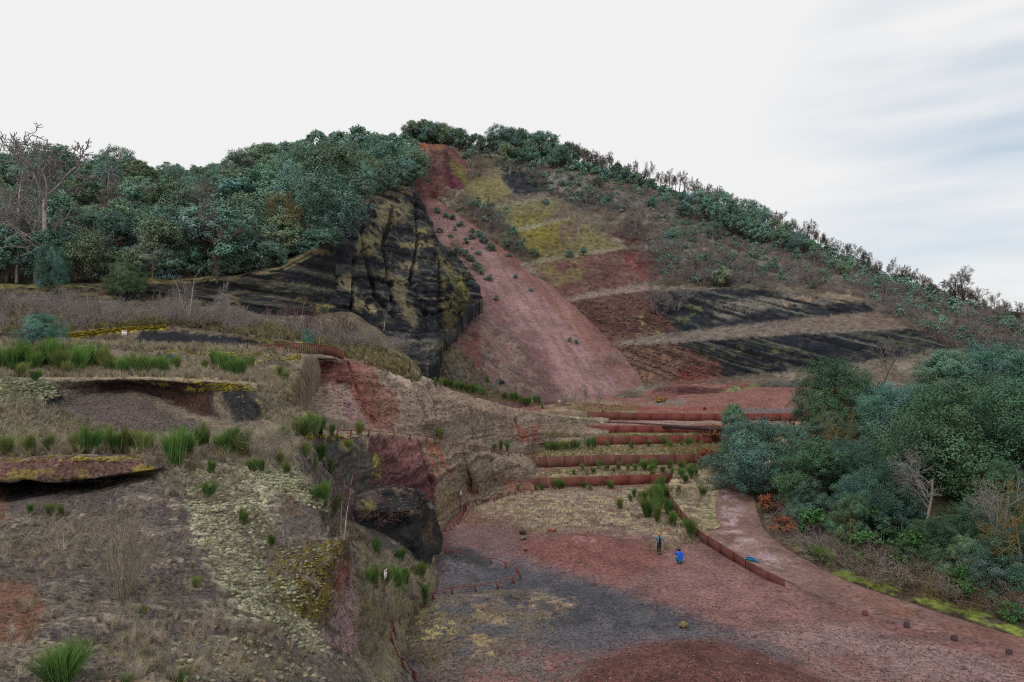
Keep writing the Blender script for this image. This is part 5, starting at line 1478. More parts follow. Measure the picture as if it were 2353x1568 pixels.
# ---- loose rocks
def rock_mat(name, c1, c2): return var_mat(name, c1, c2, .95, 5, .05, bump=.9)
def rock(px, py, w_, h_, mat, label, seed, d_=None, name="rock"):
    g = ground_pt(px, py + 1)
    bm = bmesh.new(); bmesh.ops.create_icosphere(bm, subdivisions=4, radius=1)
    V = np.array([v.co for v in bm.verts]); Fq = np.array([[v.index for v in f.verts] for f in bm.faces]); bm.free()
    s_ = seed * 7.7
    cell = np.round(fbm(V * 1.3 + s_, 2, seed) * 7) / 7
    V = V * (1 + (fbm(V * 1.1 + s_, 3, seed) - .5)[:, None] * 1.1 + (fbm(V * 4 + s_, 3, seed + 3) - .5)[:, None] * .38 + (cell - .5)[:, None] * .25)
    s = g[1] / F
    V = V / (V.max(0) - V.min(0)) * np.array((w_ * s, (d_ or w_ * .8) * s, h_ * s))
    V[:, 2] -= V[:, 2].min() + h_ * s * .08
    o = obj(name, mesh_np(name, V, Fq, mat)); o.location = g; o.rotation_euler = (0, 0, 0)
    return tag(o, label, "rock", "loose rocks on the quarry floor")
RK_D = rock_mat("dark_rock", (58, 50, 48), (84, 74, 70)); RK_R = rock_mat("red_rock", (150, 98, 86), (128, 82, 72)); RK_B = rock_mat("brown_rock", (104, 72, 58), (80, 56, 48))
RK_T = rock_mat("lichen_rock", (128, 116, 84), (84, 74, 58)); RK_Y = rock_mat("ochre_boulder", (132, 104, 56), (102, 84, 50)); RK_G = rock_mat("pale_grey_rock", (126, 112, 108), (72, 62, 60)); RK_K = rock_mat("black_boulder", (52, 53, 58), (72, 72, 76))
rock(1201, 1227, 18, 11, RK_D, "dark rock, upper of the two left of the red mound", 1)
rock(1202, 1240, 19, 9, RK_G, "grey-topped flat rock just below the dark rock left of the red mound", 2)
rock(1265, 1222, 19, 11, RK_R, "largest salmon red rock behind the red mound", 3)
rock(1275, 1221, 7, 6, RK_B, "small brown rock touching the salmon red rock", 4)
rock(1340, 1229, 9, 6, RK_R, "small pinkish rock on top of the red mound", 5)
rock(1207, 1265, 12, 6, RK_B, "small brown rock on the left flank of the red mound", 6)
rock(1332, 1291, 9, 5, RK_T, "small tan rock in front of the red mound", 7)
rock(1570, 1440, 25, 14, RK_T, "lichen-spotted tan rock lying alone between the two mounds", 8)
rock(1517, 923, 24, 13, RK_Y, "ochre boulder at the foot of the far red cinder heap", 9)
rock(1619, 941, 9, 7, RK_B, "brown block lying alone on the far red plateau", 10)
rock(1148, 882, 26, 13, RK_K, "black boulder lying on the lower left of the scree", 11)
rock(1530, 917, 10, 6, RK_Y, "small ochre stone behind the ochre boulder", 12)

# ---- shoulder bag left on the wall
M_BAG = var_mat("blue_nylon", (20, 92, 134), (26, 110, 152), .6, 8, 0); M_BLK = flat_mat("black_webbing", (20, 20, 28), .7)
g = ray(1725, 1289)[0]
root = thing("shoulder_bag", "blue bag left on top of the path wall with its strap hanging down", "bag", (g.x, g.y, g.z + .0), math.radians(-38))
def blob(name, half, loc, mat, parent, rot=(0, 0, 0), p=2.6):
    bm = bmesh.new(); bmesh.ops.create_icosphere(bm, subdivisions=3, radius=1)
    V = np.array([v.co for v in bm.verts]); Fq = np.array([[v.index for v in f.verts] for f in bm.faces]); bm.free()
    V = V / (np.abs(V) ** p).sum(1, keepdims=True) ** (1 / p)
    V *= 1 + (fbm(V * 2.2, 2, 5) - .5)[:, None] * .15
    V *= np.array(half)
    R = np.array((Matrix.Rotation(rot[2], 3, 'Z') @ Matrix.Rotation(rot[1], 3, 'Y') @ Matrix.Rotation(rot[0], 3, 'X')))
    V = V @ R.T + np.array(loc)
    return obj(name, mesh_np(name, V, Fq, mat, smooth=True), parent)
blob("main_pouch", (.34, .17, .13), (0, .02, .14), M_BAG, root, (.2, .1, 0))
blob("front_pocket", (.27, .07, .10), (-.05, -.15, .12), M_BAG, root, (.3, .1, 0))
blob("hip_pad", (.17, .10, .055), (.44, .02, .06), M_BAG, root, (0, .12, 0))
zp = [(-.30, -.12, .20), (-.1, -.11, .262), (.12, -.10, .25), (.27, -.09, .16)]
V, Fq = tubes(np.array([(*zp[i], *zp[i + 1], .018, .018) for i in range(3)]), 6); obj("zip", mesh_np("zip", V, Fq, M_BLK), root)
sp = [(-.30, -.16, .07), (-.30, -.30, -.02), (-.29, -.33, -.25), (-.24, -.34, -.45), (-.17, -.34, -.46), (-.12, -.33, -.25), (-.11, -.29, -.02), (-.12, -.15, .07)]
V, Fq = tubes(np.array([(*sp[i], *sp[i + 1], .020, .020) for i in range(7)]), 6); obj("strap", mesh_np("strap", V, Fq, M_BLK), root)

# ================================================================== PEOPLE
def skin_mesh(name, joints, edges, radii, mat, parent, root_j, sub=2):
    names = list(joints)
    bm = bmesh.new()
    vs = [bm.verts.new(joints[n_]) for n_ in names]
    for a, b in edges: bm.edges.new((vs[names.index(a)], vs[names.index(b)]))
    me = bpy.data.meshes.new(name); bm.to_mesh(me); bm.free()
    o = bpy.data.objects.new(name, me); COL.objects.link(o)
    md = o.modifiers.new("Skin", 'SKIN'); md.use_smooth_shade = True
    sv = me.skin_vertices[0].data
    for i, n_ in enumerate(names):
        r_ = radii[n_]; sv[i].radius = r_ if isinstance(r_, tuple) else (r_, r_)
        sv[i].use_root = (n_ == root_j)
    o.modifiers.new("Sub", 'SUBSURF').levels = sub
    o.modifiers["Sub"].render_levels = sub
    dg = bpy.context.evaluated_depsgraph_get(); dg.update()
    m2 = bpy.data.meshes.new_from_object(o.evaluated_get(dg))
    m2.name = name
    bpy.data.objects.remove(o)
    m2.materials.clear(); m2.materials.append(mat)
    for p in m2.polygons: p.use_smooth = True
    return obj(name, m2, parent)

def hand(j, e, r, side, wrist, d, n):
    """palm, four unequal bent fingers, and a thumb off the side of the palm"""
    d = np.array(d, float); d /= np.linalg.norm(d); n = np.array(n, float); n -= d * (n @ d); n /= np.linalg.norm(n); s = np.cross(d, n) * (1 if side == 'r' else -1)
    w_ = np.array(j[wrist]); k = side
    j[k + 'palm'] = tuple(w_ + d * .075); e.append((wrist, k + 'palm')); r[k + 'palm'] = (.036, .018)
    for i, (off_, ln) in enumerate(((.030, .068), (.010, .078), (-.010, .072), (-.030, .056))):
        a = w_ + d * .10 + s * off_; b = a + d * ln * .55 + n * .012; c = b + d * ln * .42 + n * .028
        for t_, q_ in (('a', a), ('b', b), ('c', c)): j[f'{k}f{i}{t_}'] = tuple(q_); r[f'{k}f{i}{t_}'] = .0085 if t_ != 'c' else .0065
        e += [(k + 'palm', f'{k}f{i}a'), (f'{k}f{i}a', f'{k}f{i}b'), (f'{k}f{i}b', f'{k}f{i}c')]
    a = w_ + d * .045 + s * .042; b = a + d * .035 + s * .022 + n * .012
    j[k + 't0'] = tuple(a); j[k + 't1'] = tuple(b); r[k + 't0'] = .011; r[k + 't1'] = .008
    e += [(k + 'palm', k + 't0'), (k + 't0', k + 't1')]

M_SKIN = var_mat("skin", (206, 150, 128), (196, 138, 116), .55, 8, 0, spec=.3)
M_BLOND = var_mat("blond_hair", (204, 168, 104), (168, 128, 72), .55, 14, 0, stretch=(1, 1, .2)); M_DHAIR = var_mat("black_hair", (26, 22, 24), (38, 32, 32), .5, 14, 0)
M_GREYCOAT = var_mat("blue_grey_coat", (116, 138, 150), (98, 120, 134), .8, 6, 0); M_NAVY = var_mat("navy_top", (22, 26, 54), (28, 32, 62), .8, 6, 0)
M_BLACKT = var_mat("black_trousers", (20, 20, 26), (28, 28, 34), .8, 6, 0); M_BLUE = var_mat("bright_blue_jacket", (18, 92, 210), (14, 80, 190), .65, 6, 0)
M_JEANS = var_mat("blue_jeans", (56, 116, 160), (44, 96, 140), .85, 9, 0); M_SHOE = flat_mat("dark_shoes", (34, 44, 54)); M_EYE = flat_mat("eyes", (30, 26, 26)); M_LIP = flat_mat("lips", (168, 84, 82)); M_SCARF = var_mat("violet_scarf", (92, 72, 150), (60, 48, 120), .9, 10, 0)

def head_parts(root, c, face, up, hair, hairmat, skin=M_SKIN):
    f = Vector(face).normalized(); u = Vector(up); u = (u - f * u.dot(f)).normalized(); s = f.cross(u)
    R = np.array((s, f, u)).T; c = np.array(c)
    def put(name, pts_half, loc, mat, p=2): 
        return blob(name, pts_half, (0, 0, 0), mat, root, p=p), loc
    for name, half, loc, mat in (("eye", (.012, .008, .009), (.032, .094, .012), M_EYE), ("eye", (.012, .008, .009), (-.032, .094, .012), M_EYE), ("mouth", (.024, .007, .008), (0, .094, -.056), M_LIP)):
        o = blob(name, half, (0, 0, 0), mat, root, p=2)
        o.location = c + R @ np.array(loc); o.rotation_euler = Matrix(R.tolist()).to_euler()
    # hair cap: shell over crown and back
    bm = bmesh.new(); bmesh.ops.create_icosphere(bm, subdivisions=4, radius=1)
    V = np.array([v.co for v in bm.verts]); Fq = np.array([[v.index for v in q.verts] for q in bm.faces]); bm.free()
    if hair == 'long':
        V = V * np.array((.112, .118, .135)) + np.array((0, -.018, .018))
        low = V[:, 2] < .02; back = V[:, 1] < .045
        V[low & back, 2] = V[low & back, 2] * 2.6 - .02
        V[low & back, 0] *= 1.22
        keep = [(V[q, 1].mean() < .06 or V[q, 2].mean() > .085) for q in Fq]
    else:
        V = V * np.array((.098, .108, .118)) + np.array((0, -.012, .016))
        keep = [(V[q, 2].mean() > .05 or (V[q, 1].mean() < .0 and V[q, 2].mean() > -.07)) for q in Fq]
    V = V * (1 + (fbm(V * 30, 3, 3) - .5)[:, None] * .22)
    Fq = Fq[np.array(keep)]
    o = obj("hair", mesh_np("hair", V, Fq, hairmat, smooth=True), root)
    o.location = c; o.rotation_euler = Matrix(R.tolist()).to_euler()

def body(root, j, radii, handspec, face=(0, -1, 0), skin=M_SKIN):
    e = [('pelvis', 'spine'), ('spine', 'chest'), ('chest', 'neck'), ('neck', 'jaw'), ('jaw', 'head'), ('head', 'crown'), ('head', 'nose')]
    for s in 'lr':
        e += [('chest', s + 'sh'), (s + 'sh', s + 'el'), (s + 'el', s + 'wr'), ('pelvis', s + 'hip'), (s + 'hip', s + 'kn'), (s + 'kn', s + 'an'), (s + 'an', s + 'toe')]
    f = Vector(face).normalized()
    h = Vector(j['head'])
    j['jaw'] = tuple(h + f * .015 + Vector((0, 0, -.075))); j['crown'] = tuple(h + Vector((0, 0, .07))); j['nose'] = tuple(h + f * .102 + Vector((0, 0, -.02)))
    r = dict(pelvis=(.15, .11), spine=(.135, .10), chest=(.155, .11), neck=.052, jaw=(.062, .070), head=(.078, .092), crown=(.062, .078), nose=.012)
    for s in 'lr': r.update({s + 'sh': .058, s + 'el': .042, s + 'wr': .028, s + 'hip': .088, s + 'kn': .056, s + 'an': .040, s + 'toe': .034})
    r.update(radii)
    for s, (d, n_) in handspec.items(): hand(j, e, r, s, s + 'wr', d, n_)
    skin_mesh("body", j, e, r, skin, root, 'pelvis', 2)
    # ears
    s = f.cross(Vector((0, 0, 1)))
    for sg in (1, -1):
        c = h + s * sg * .082 + Vector((0, 0, -.01)); blob("ear", (.012, .022, .032), tuple(c), skin, root, p=2)
    return e, r

def cloth(root, name, mat, j, names, edges, infl, root_j, r, over={}):
    jj = {n_: j[n_] for n_ in names}
    rr = {}
    for n_ in names:
        v = over.get(n_, r[n_]); rr[n_] = tuple(x + infl for x in v) if isinstance(v, tuple) else v + infl
    return skin_mesh(name, jj, edges, rr, mat, root, root_j, 2)

def shoe(root, an, toe, mat):
    a, t = Vector(an), Vector(toe)
    d = (t - a); d.z = 0; yaw = math.atan2(d.y, d.x)
    blob("shoe", (.145, .052, .05), ((a.x + t.x) / 2, (a.y + t.y) / 2, min(a.z, t.z) - .0), mat, root, (0, 0, yaw), 2.6)

# -- woman standing on the floor, facing the photographer (front half-right)
g = ray(1514, 1273.5)[0]
w1 = thing("person", "blonde woman standing in a grey-blue coat, dark top and black trousers", "person", g, 0.0)
f = (.25, -1, -.12)
j = dict(pelvis=(0, 0, .90), spine=(0, .0, 1.08), chest=(0, .01, 1.28), neck=(0, .0, 1.43), head=(.01, -.02, 1.56),
         lsh=(.17, .01, 1.36), lel=(.25, .04, 1.10), lwr=(.20, -.06, .90), rsh=(-.17, .01, 1.36), rel=(-.27, .05, 1.11), rwr=(-.19, -.07, .93),
         lhip=(.085, 0, .86), lkn=(.09, -.015, .48), lan=(.09, .02, .085), ltoe=(.12, -.13, .045), rhip=(-.085, 0, .86), rkn=(-.085, -.015, .48), ran=(-.08, .02, .085), rtoe=(-.10, -.13, .045))
e, r = body(w1, j, {}, {'l': ((-.1, -.25, -1), (-.6, -.3, 0)), 'r': ((.25, -.3, -1), (.6, -.3, 0))}, f)
head_parts(w1, j['head'], f, (0, 0, 1), 'long', M_BLOND)
j2 = dict(j); j2['hem'] = (0, .01, .80); r2 = dict(r); r2['hem'] = (.175, .135)
cloth(w1, "coat", M_GREYCOAT, j2, ['hem', 'pelvis', 'spine', 'chest', 'lsh', 'lel', 'lwr', 'rsh', 'rel', 'rwr'],
      [('hem', 'pelvis'), ('pelvis', 'spine'), ('spine', 'chest'), ('chest', 'lsh'), ('lsh', 'lel'), ('lel', 'lwr'), ('chest', 'rsh'), ('rsh', 'rel'), ('rel', 'rwr')], .028, 'pelvis', r2)
cloth(w1, "trousers", M_BLACKT, j, ['pelvis', 'lhip', 'lkn', 'lan', 'rhip', 'rkn', 'ran'], [('pelvis', 'lhip'), ('lhip', 'lkn'), ('lkn', 'lan'), ('pelvis', 'rhip'), ('rhip', 'rkn'), ('rkn', 'ran')], .012, 'pelvis', r)
blob("top", (.075, .045, .30), (.035, -.135, 1.08), M_NAVY, w1, (.06, 0, .1), 2.5)
blob("scarf", (.085, .085, .05), (.01, -.02, 1.425), M_SCARF, w1, (.1, 0, 0), 2.4)
for s in 'lr': shoe(w1, j[s + 'an'], j[s + 'toe'], M_SHOE)

# -- man crouching with a camera, seen from behind
g = ray(1563, 1297)[0]
w2 = thing("person", "crouching man in bright blue jacket and jeans photographing the woman", "person", g, 0.12)
f = (-.35, 1, .05)
j = dict(pelvis=(0, -.02, .36), spine=(0, .02, .54), chest=(-.01, .07, .74), neck=(-.015, .12, .89), head=(-.02, .16, 1.02),
         lsh=(-.18, .08, .81), lel=(-.29, .24, .70), lwr=(-.16, .40, .94), rsh=(.17, .08, .81), rel=(.24, .27, .66), rwr=(.0, .42, .92),
         lhip=(-.10, .0, .33), lkn=(-.24, .40, .42), lan=(-.10, .10, .10), ltoe=(-.12, .26, .045), rhip=(.10, .0, .33), rkn=(.22, .40, .40), ran=(.11, .08, .10), rtoe=(.14, .25, .045))
e, r = body(w2, j, {}, {'l': ((.25, .35, .35), (.5, 0, -.2)), 'r': ((-.3, .3, .35), (-.5, 0, -.2))}, f)
head_parts(w2, j['head'], f, (0, 0, 1), 'short', M_DHAIR)
cloth(w2, "jacket", M_BLUE, j, ['pelvis', 'spine', 'chest', 'neck', 'lsh', 'lel', 'lwr', 'rsh', 'rel', 'rwr'],
      [('pelvis', 'spine'), ('spine', 'chest'), ('chest', 'neck'), ('chest', 'lsh'), ('lsh', 'lel'), ('lel', 'lwr'), ('chest', 'rsh'), ('rsh', 'rel'), ('rel', 'rwr')], .042, 'spine', r)
cloth(w2, "trousers", M_JEANS, j, ['pelvis', 'lhip', 'lkn', 'lan', 'rhip', 'rkn', 'ran'], [('pelvis', 'lhip'), ('lhip', 'lkn'), ('lkn', 'lan'), ('pelvis', 'rhip'), ('rhip', 'rkn'), ('rkn', 'ran')], .02, 'pelvis', r)
for s in 'lr': shoe(w2, j[s + 'an'], j[s + 'toe'], M_BLACKT)
c2 = thing("camera", "small black camera held up to the crouching man's face", "camera", (0, 0, 0))
cw = Vector(g) + Matrix.Rotation(.12, 3, 'Z') @ Vector((-.09, .42, 1.0))
c2.location = cw; c2.rotation_euler = (0, 0, .45)
blob("camera_body", (.07, .035, .05), (0, 0, 0), M_BLK, c2, p=5)
V, Fq = tubes(np.array([(0, .03, -.005, 0, .11, -.005, .036, .034)]), 12); obj("lens", mesh_np("lens", V, Fq, M_BLK), c2)

# -- walker half hidden by the slim oak on the terrace
g = PZ(1668, 977, 4.68)
w3 = thing("person", "walker in dark blue clothes half hidden by the slim oak on the terrace", "person", tuple(g), 0.0)
f = (-1, -.3, 0)
j = dict(pelvis=(0, 0, .92), spine=(0, 0, 1.1), chest=(0, .0, 1.32), neck=(-.02, .0, 1.47), head=(-.04, 0, 1.60),
         lsh=(0, -.18, 1.40), lel=(.06, -.24, 1.13), lwr=(-.05, -.22, .90), rsh=(0, .18, 1.40), rel=(-.05, .24, 1.13), rwr=(-.15, .2, .92),
         lhip=(0, -.09, .88), lkn=(-.12, -.09, .50), lan=(-.12, -.09, .085), ltoe=(-.27, -.1, .045), rhip=(0, .09, .88), rkn=(.04, .09, .48), ran=(.20, .09, .12), rtoe=(.07, .09, .05))
e, r = body(w3, j, {}, {'l': ((-.2, 0, -1), (-1, .3, 0)), 'r': ((-.2, 0, -1), (-1, -.3, 0))}, f)
head_parts(w3, j['head'], f, (0, 0, 1), 'short', M_DHAIR)
cloth(w3, "jacket", M_NAVY, j, ['pelvis', 'spine', 'chest', 'lsh', 'lel', 'lwr', 'rsh', 'rel', 'rwr'],
      [('pelvis', 'spine'), ('spine', 'chest'), ('chest', 'lsh'), ('lsh', 'lel'), ('lel', 'lwr'), ('chest', 'rsh'), ('rsh', 'rel'), ('rel', 'rwr')], .02, 'pelvis', r)
cloth(w3, "trousers", M_BLACKT, j, ['pelvis', 'lhip', 'lkn', 'lan', 'rhip', 'rkn', 'ran'], [('pelvis', 'lhip'), ('lhip', 'lkn'), ('lkn', 'lan'), ('pelvis', 'rhip'), ('rhip', 'rkn'), ('rkn', 'ran')], .014, 'pelvis', r)
for s in 'lr': shoe(w3, j[s + 'an'], j[s + 'toe'], M_BLACKT)
# ================================================================== PLANTING
R2 = np.random.default_rng(5)
def put_tree(name, meshes, loc, height, label, cat, group=None, yaw=None, sx=1.0, partnames=("trunk", "crown"), sink=.0):
    """meshes: (trunk mesh, crown mesh) one unit high"""
    root = thing(name, label, cat, (loc[0], loc[1], loc[2] - sink), R2.uniform(0, 6.28) if yaw is None else yaw, (height * sx, height * sx, height), group)
    for nm, me in zip(partnames, meshes):
        if me is not None: obj(nm, me, root)
    return root
def oak(loc, h, label, group=None, v=None, near=False, green=False, sx=1.0, yaw=None):
    if near:
        m = NEAR_OAKS[(v or 0) % 3]; mm = (m[1], m[2] if green else m[0])
    else:
        m = OAKS[R2.integers(0, 6) if v is None else v % 6]; mm = (m[1], m[0])
    return put_tree("holm_oak", mm, loc, h, label, "tree", group, yaw, sx)
def bare(kd, loc, h, label, group=None, mt=None, mw=None, v=None, fat=1.0, sx=1.0, name="bare_tree", cat="tree", yaw=None):
    m = bare_meshes(kd, R2.integers(0, 9) if v is None else v, mt or M_TWIG, mw or M_TWIG, fat)
    return put_tree(name, m, loc, h, label, cat, group, yaw, sx, ("trunk", "twigs"))
def at(px, py): 
    h = ray(px, py)
    return np.array(h[0]) if h else None
def px2m(px, D): return px * D / F

# ---- oak wood on the left hill
cand = []
for k in range(5200):
    D = R2.uniform(80, 232); x = R2.uniform(-105, -8)
    px = CX + x / D * F
    if px < -60: continue
    h = BVH.ray_cast(Vector((x, D, 200)), Vector((0, 0, -1)), 400)
    if h[0] is None or ALL_N[h[2]] != "wooded_hill": continue
    cand.append((x, D, h[0].z))
cand = sorted(cand, key=lambda c: c[1])
chosen = []
def zone(px, py):
    if py < 365 and px > 880: return "crest"
    if px < 420: return "left"
    if px < 760: return "middle"
    return "upper"
for x, D, z in cand:
    px, py = CX + x / D * F, CY - (z - CAMZ) / D * F
    if px > 1050 or (px > 895 and px < 1035 and D < 226 and py > 318 and px > 955): continue
    s = np.interp(D, (80, 110, 200, 230), (1.0, .95, .60, .56))
    sp = 5.6 * s * R2.uniform(.75, 1.35)
    if all((x - a) ** 2 + ((D - b) * .8) ** 2 > sp * sp for a, b, _, _ in chosen): chosen.append((x, D, z, s))
print("oaks on hill", len(chosen))
order = sorted(range(len(chosen)), key=lambda i: -chosen[i][3] / chosen[i][1])
keep = set(order[:215])
LBL = {"left": "grey-green holm oak in the dense wood behind the tall bare birches", "middle": "grey-green holm oak in the wood above the long black cliff",
       "upper": "grey-green holm oak in the wood above the eroded cliff spur", "crest": "dark holm oak on the summit beside the red scarp"}
rest = []
for i, (x, D, z, s) in enumerate(chosen):
    px, py = CX + x / D * F, CY - (z - CAMZ) / D * F
    hgt = 8.2 * s * R2.choice((.7, .85, 1.0, 1.15, 1.4), p=(.18, .22, .3, .2, .1)) * R2.uniform(.93, 1.08) if D < 205 else 7.4 * s * R2.uniform(.8, 1.3)
    if 300 < px < 560 and D > 130: hgt *= .8
    if i in keep:
        zz = zone(px, py)
        oak((x, D, z), hgt, LBL[zz], "holm oaks of the %s wood" % zz, sx=R2.uniform(.95, 1.3))
    else: rest.append((x, D, z, hgt))
if rest:
    VV, FF, CC, off = [], [], [], 0
    for x, D, z, hgt in rest:
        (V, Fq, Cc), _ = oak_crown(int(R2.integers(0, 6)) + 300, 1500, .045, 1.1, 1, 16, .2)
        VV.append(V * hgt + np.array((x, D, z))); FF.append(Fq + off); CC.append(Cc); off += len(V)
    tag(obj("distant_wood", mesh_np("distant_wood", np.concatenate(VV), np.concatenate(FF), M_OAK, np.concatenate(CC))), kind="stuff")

for q in range(34):
    x, D, z, s_ = chosen[R2.integers(0, len(chosen))]
    bare('tree', (x + 1.5, D - 1.5, drop(x + 1.5, D - 1.5).z), 9.0 * s_ * R2.uniform(.85, 1.15), "leafless grey tree showing between the holm oaks of the hill", "leafless trees in the hill wood", M_TWIG, (M_TWIG, M_TWIGB, M_TWIG)[q % 3], fat=2.2, sx=.8)
EDGE = [(240,658,84),(327,645,86),(415,645,87.5),(499,645,89),(568,637,90),(637,620,91),(689,598,93.5),(740,573,97),(780,499,107),(815,475,115),(847,455,123.5),(900,443,136),(943,432,149)]
for q in range(40):
    px = R2.uniform(250, 948); D = pchip([e[0] for e in EDGE], [e[2] for e in EDGE], np.array([px]))[0] + R2.uniform(1.5, 4)
    g = drop((px - CX) / F * D, D)
    oak((g.x, g.y, g.z - .5), R2.uniform(2.6, 4.6) * (1 if D < 105 else .8), "low evergreen growing on the very brink of the black cliffs", "evergreens on the cliff brink", sx=1.15)
# withered and bare trees within the wood
for px, py, hp, kd, mt, mw, lb in (
    (445,420,36,'tree',M_TWIGB,M_DRYLEAF,"small russet withered tree among the oaks on the left ridge"),
    (470,560,150,'tree',M_TWIG,M_TWIG,"bare grey oak rising among green crowns, middle of the left wood"),
    (500,640,170,'tree',M_BARK,M_TWIGB,"thin leafless tree with dark trunk above the cliff edge"),
    (655,590,150,'tree',M_YTWIG,M_YTWIG,"broad leafless oak with ochre limbs at the right of the left wood"),
    (255,520,150,'birch',M_BIRCH,M_TWIG,"pale leafless birch standing in front of the light green oak"),
    (240,640,120,'tree',M_YTWIG,M_TWIGB,"low leafless tree with ochre branches between the two round bushes"),
    (200,640,110,'tree',M_TWIG,M_DRYLEAF,"small tree with withered pinkish leaves left of the round bush"),
    (30,640,150,'tree',M_TWIGB,M_TWIGB,"dark leafless tree at the far left below the birches"),
    (350,640,90,'tree',M_YTWIG,M_TWIG,"leaning bare sapling behind the round dark bush")):
    g = at(px, py)
    if g is None: continue
    bare(kd, g, px2m(hp, g[1]), lb, None, mt, mw, fat=2.2)
for px, D, yt, lb, v, sx in ((105,83,275,"tallest white-trunked bare birch with a crooked dark top, far left",0,1.15), (38,84,318,"slimmer white birch just left of the tallest birch",1,.8), (-8,83,345,"bare birch cut by the left picture edge",2,.9), (80,85,330,"grey bare tree with arching limbs behind the tallest birch",1,1.0)):
    g = drop((px - CX) / F * D, D); h = CAMZ - (yt - CY) / F * D - g.z
    bare('forked' if px in (105, 80) else 'bigbirch', g, h, lb, None, M_BIRCH if px != 80 else M_TWIG, M_TWIG, v, fat=1.9, sx=sx)
# individual round bushes at the wood's foot
for px, py, hp, sx, lb in ((285,672,84,.95,"round dark green bush at the wood edge above the brushy slope"), (116,655,112,.62,"tall double-headed evergreen bush at the left end of the wood"), (92,790,82,1.15,"rounded grey-green bush left of the mossy bank and the white notice"),
                           (390,835,24,1.2,"small grey-green bush on the broom belt"), (708,790,40,.7,"dark little bush growing beside the palisade fence")):
    g = at(px, py)
    put_tree("evergreen_bush", (OAKS[1][1], NEAR_OAKS[0][0]), g, px2m(hp, g[1]), lb, "bush", None, None, sx, sink=px2m(hp, g[1]) * .14)

for px in range(938, 1046, 8):
    px += R2.uniform(-3, 3); D = R2.uniform(227, 238)
    g = drop((px - CX) / F * D, D)
    oak((g.x, g.y, g.z - 1.0), px2m(R2.uniform(40, 56), D) + 1.0, "round-topped holm oak crowning the summit above the red scarp", "oaks above the red scarp", sx=R2.uniform(1.0, 1.3))
# ---- oaks and brush on the cone, right of the scree
RO = [(1055,345,40),(1075,345,30),(1120,345,46),(1145,348,48),(1170,352,46),(1195,356,48),(1215,372,40),(1240,385,50),(1262,380,44),(1225,400,36),(1290,405,40),(1190,400,34),(1130,352,40),(1160,400,40),(1280,362,36),(1310,372,34),(1340,380,30),
      (1385,395,24),(1420,412,30),(1440,420,30),(1460,430,28),(1375,430,22),(1293,390,30),(1095,350,34),(1250,365,38),(1270,408,36),(1205,378,40),
      (1570,470,26),(1600,500,50),(1622,505,52),(1655,520,64),(1680,540,64),(1700,545,44),(1715,530,56),(1740,560,44),(1640,545,30),(1760,560,40),(1790,570,40),(1820,575,36),(1850,585,34),(1870,600,30),(1805,560,40),(1780,540,30),(1745,520,40),(1720,500,36),(1830,600,26),
      (1660,660,38),(1555,560,26),(1570,500,26),(1580,640,16),(1545,555,26),(1500,480,24),(1535,470,24),(2130,665,18),(2110,690,16),(1915,620,22),(1935,630,24),(2000,665,18),(2085,710,24),(1890,640,20),(1770,620,18),(1340,586,16),(1307,592,16),(1255,470,12),(1165,568,18),(1190,575,20),(1225,590,18),(2060,720,14),(1985,600,20)]
for i, (px, py, hp) in enumerate(RO):
    if 1140 < px < 1300 and 376 < py < 420: py -= 20
    g = at(px, py)
    if g is None: continue
    zz = "summit right of the red scarp" if px < 1300 and py < 420 else ("right ridge of the cone" if py < 470 else "brushy right flank of the cone")
    oak(g - np.array((0, 0, .4)), px2m(hp, g[1]) * 1.35, {"summit right of the red scarp": "dark holm oak on the summit just right of the red scarp", "right ridge of the cone": "small dark oak among bare trees on the right ridge",
        "brushy right flank of the cone": "dark evergreen standing out of the grey brush on the cone's flank"}[zz], "evergreens on the " + zz, sx=R2.uniform(.85, 1.2))
# bare trees along the right skyline
for i in range(140):
    px = np.interp(i + R2.uniform(-.4, .4), (0, 139), (1150, 2345))
    py = np.interp(px, (1200,1300,1400,1500,1600,1700,1800,1900,2000,2100,2200,2353), (347,367,397,425,458,495,538,580,624,662,702,742)) + R2.uniform(-1, 13)
    g = at(px, py)
    if g is None: continue
    hp = R2.uniform(34, 58)
    bare('tree', g, px2m(hp, g[1]), "bare dark tree against the sky on the right ridge", "bare trees along the right ridge", M_BARK, M_BARK if R2.random() < .6 else M_TWIGB, fat=2.8, sx=R2.uniform(.6, .95))
for px, py, hp, lb in ((2215,705,98,"largest bare tree standing up from the right ridge"), (2190,700,80,"second largest bare tree, left of the largest on the right ridge"), (2260,725,70,"bare tree just right of the largest on the right ridge"), (1905,585,40,"crooked bare tree halfway down the right ridge"),
                       (1330,540,50,"white slender birch among the brush below the summit"), (1640,570,50,"white crooked birch on the brushy flank right of the mossy faces")):
    g = at(px, py)
    bare('tree' if hp > 60 else 'birch', g, px2m(hp, g[1]), lb, None, M_BARK if hp > 60 else M_BIRCH, M_TWIG, fat=2.4)
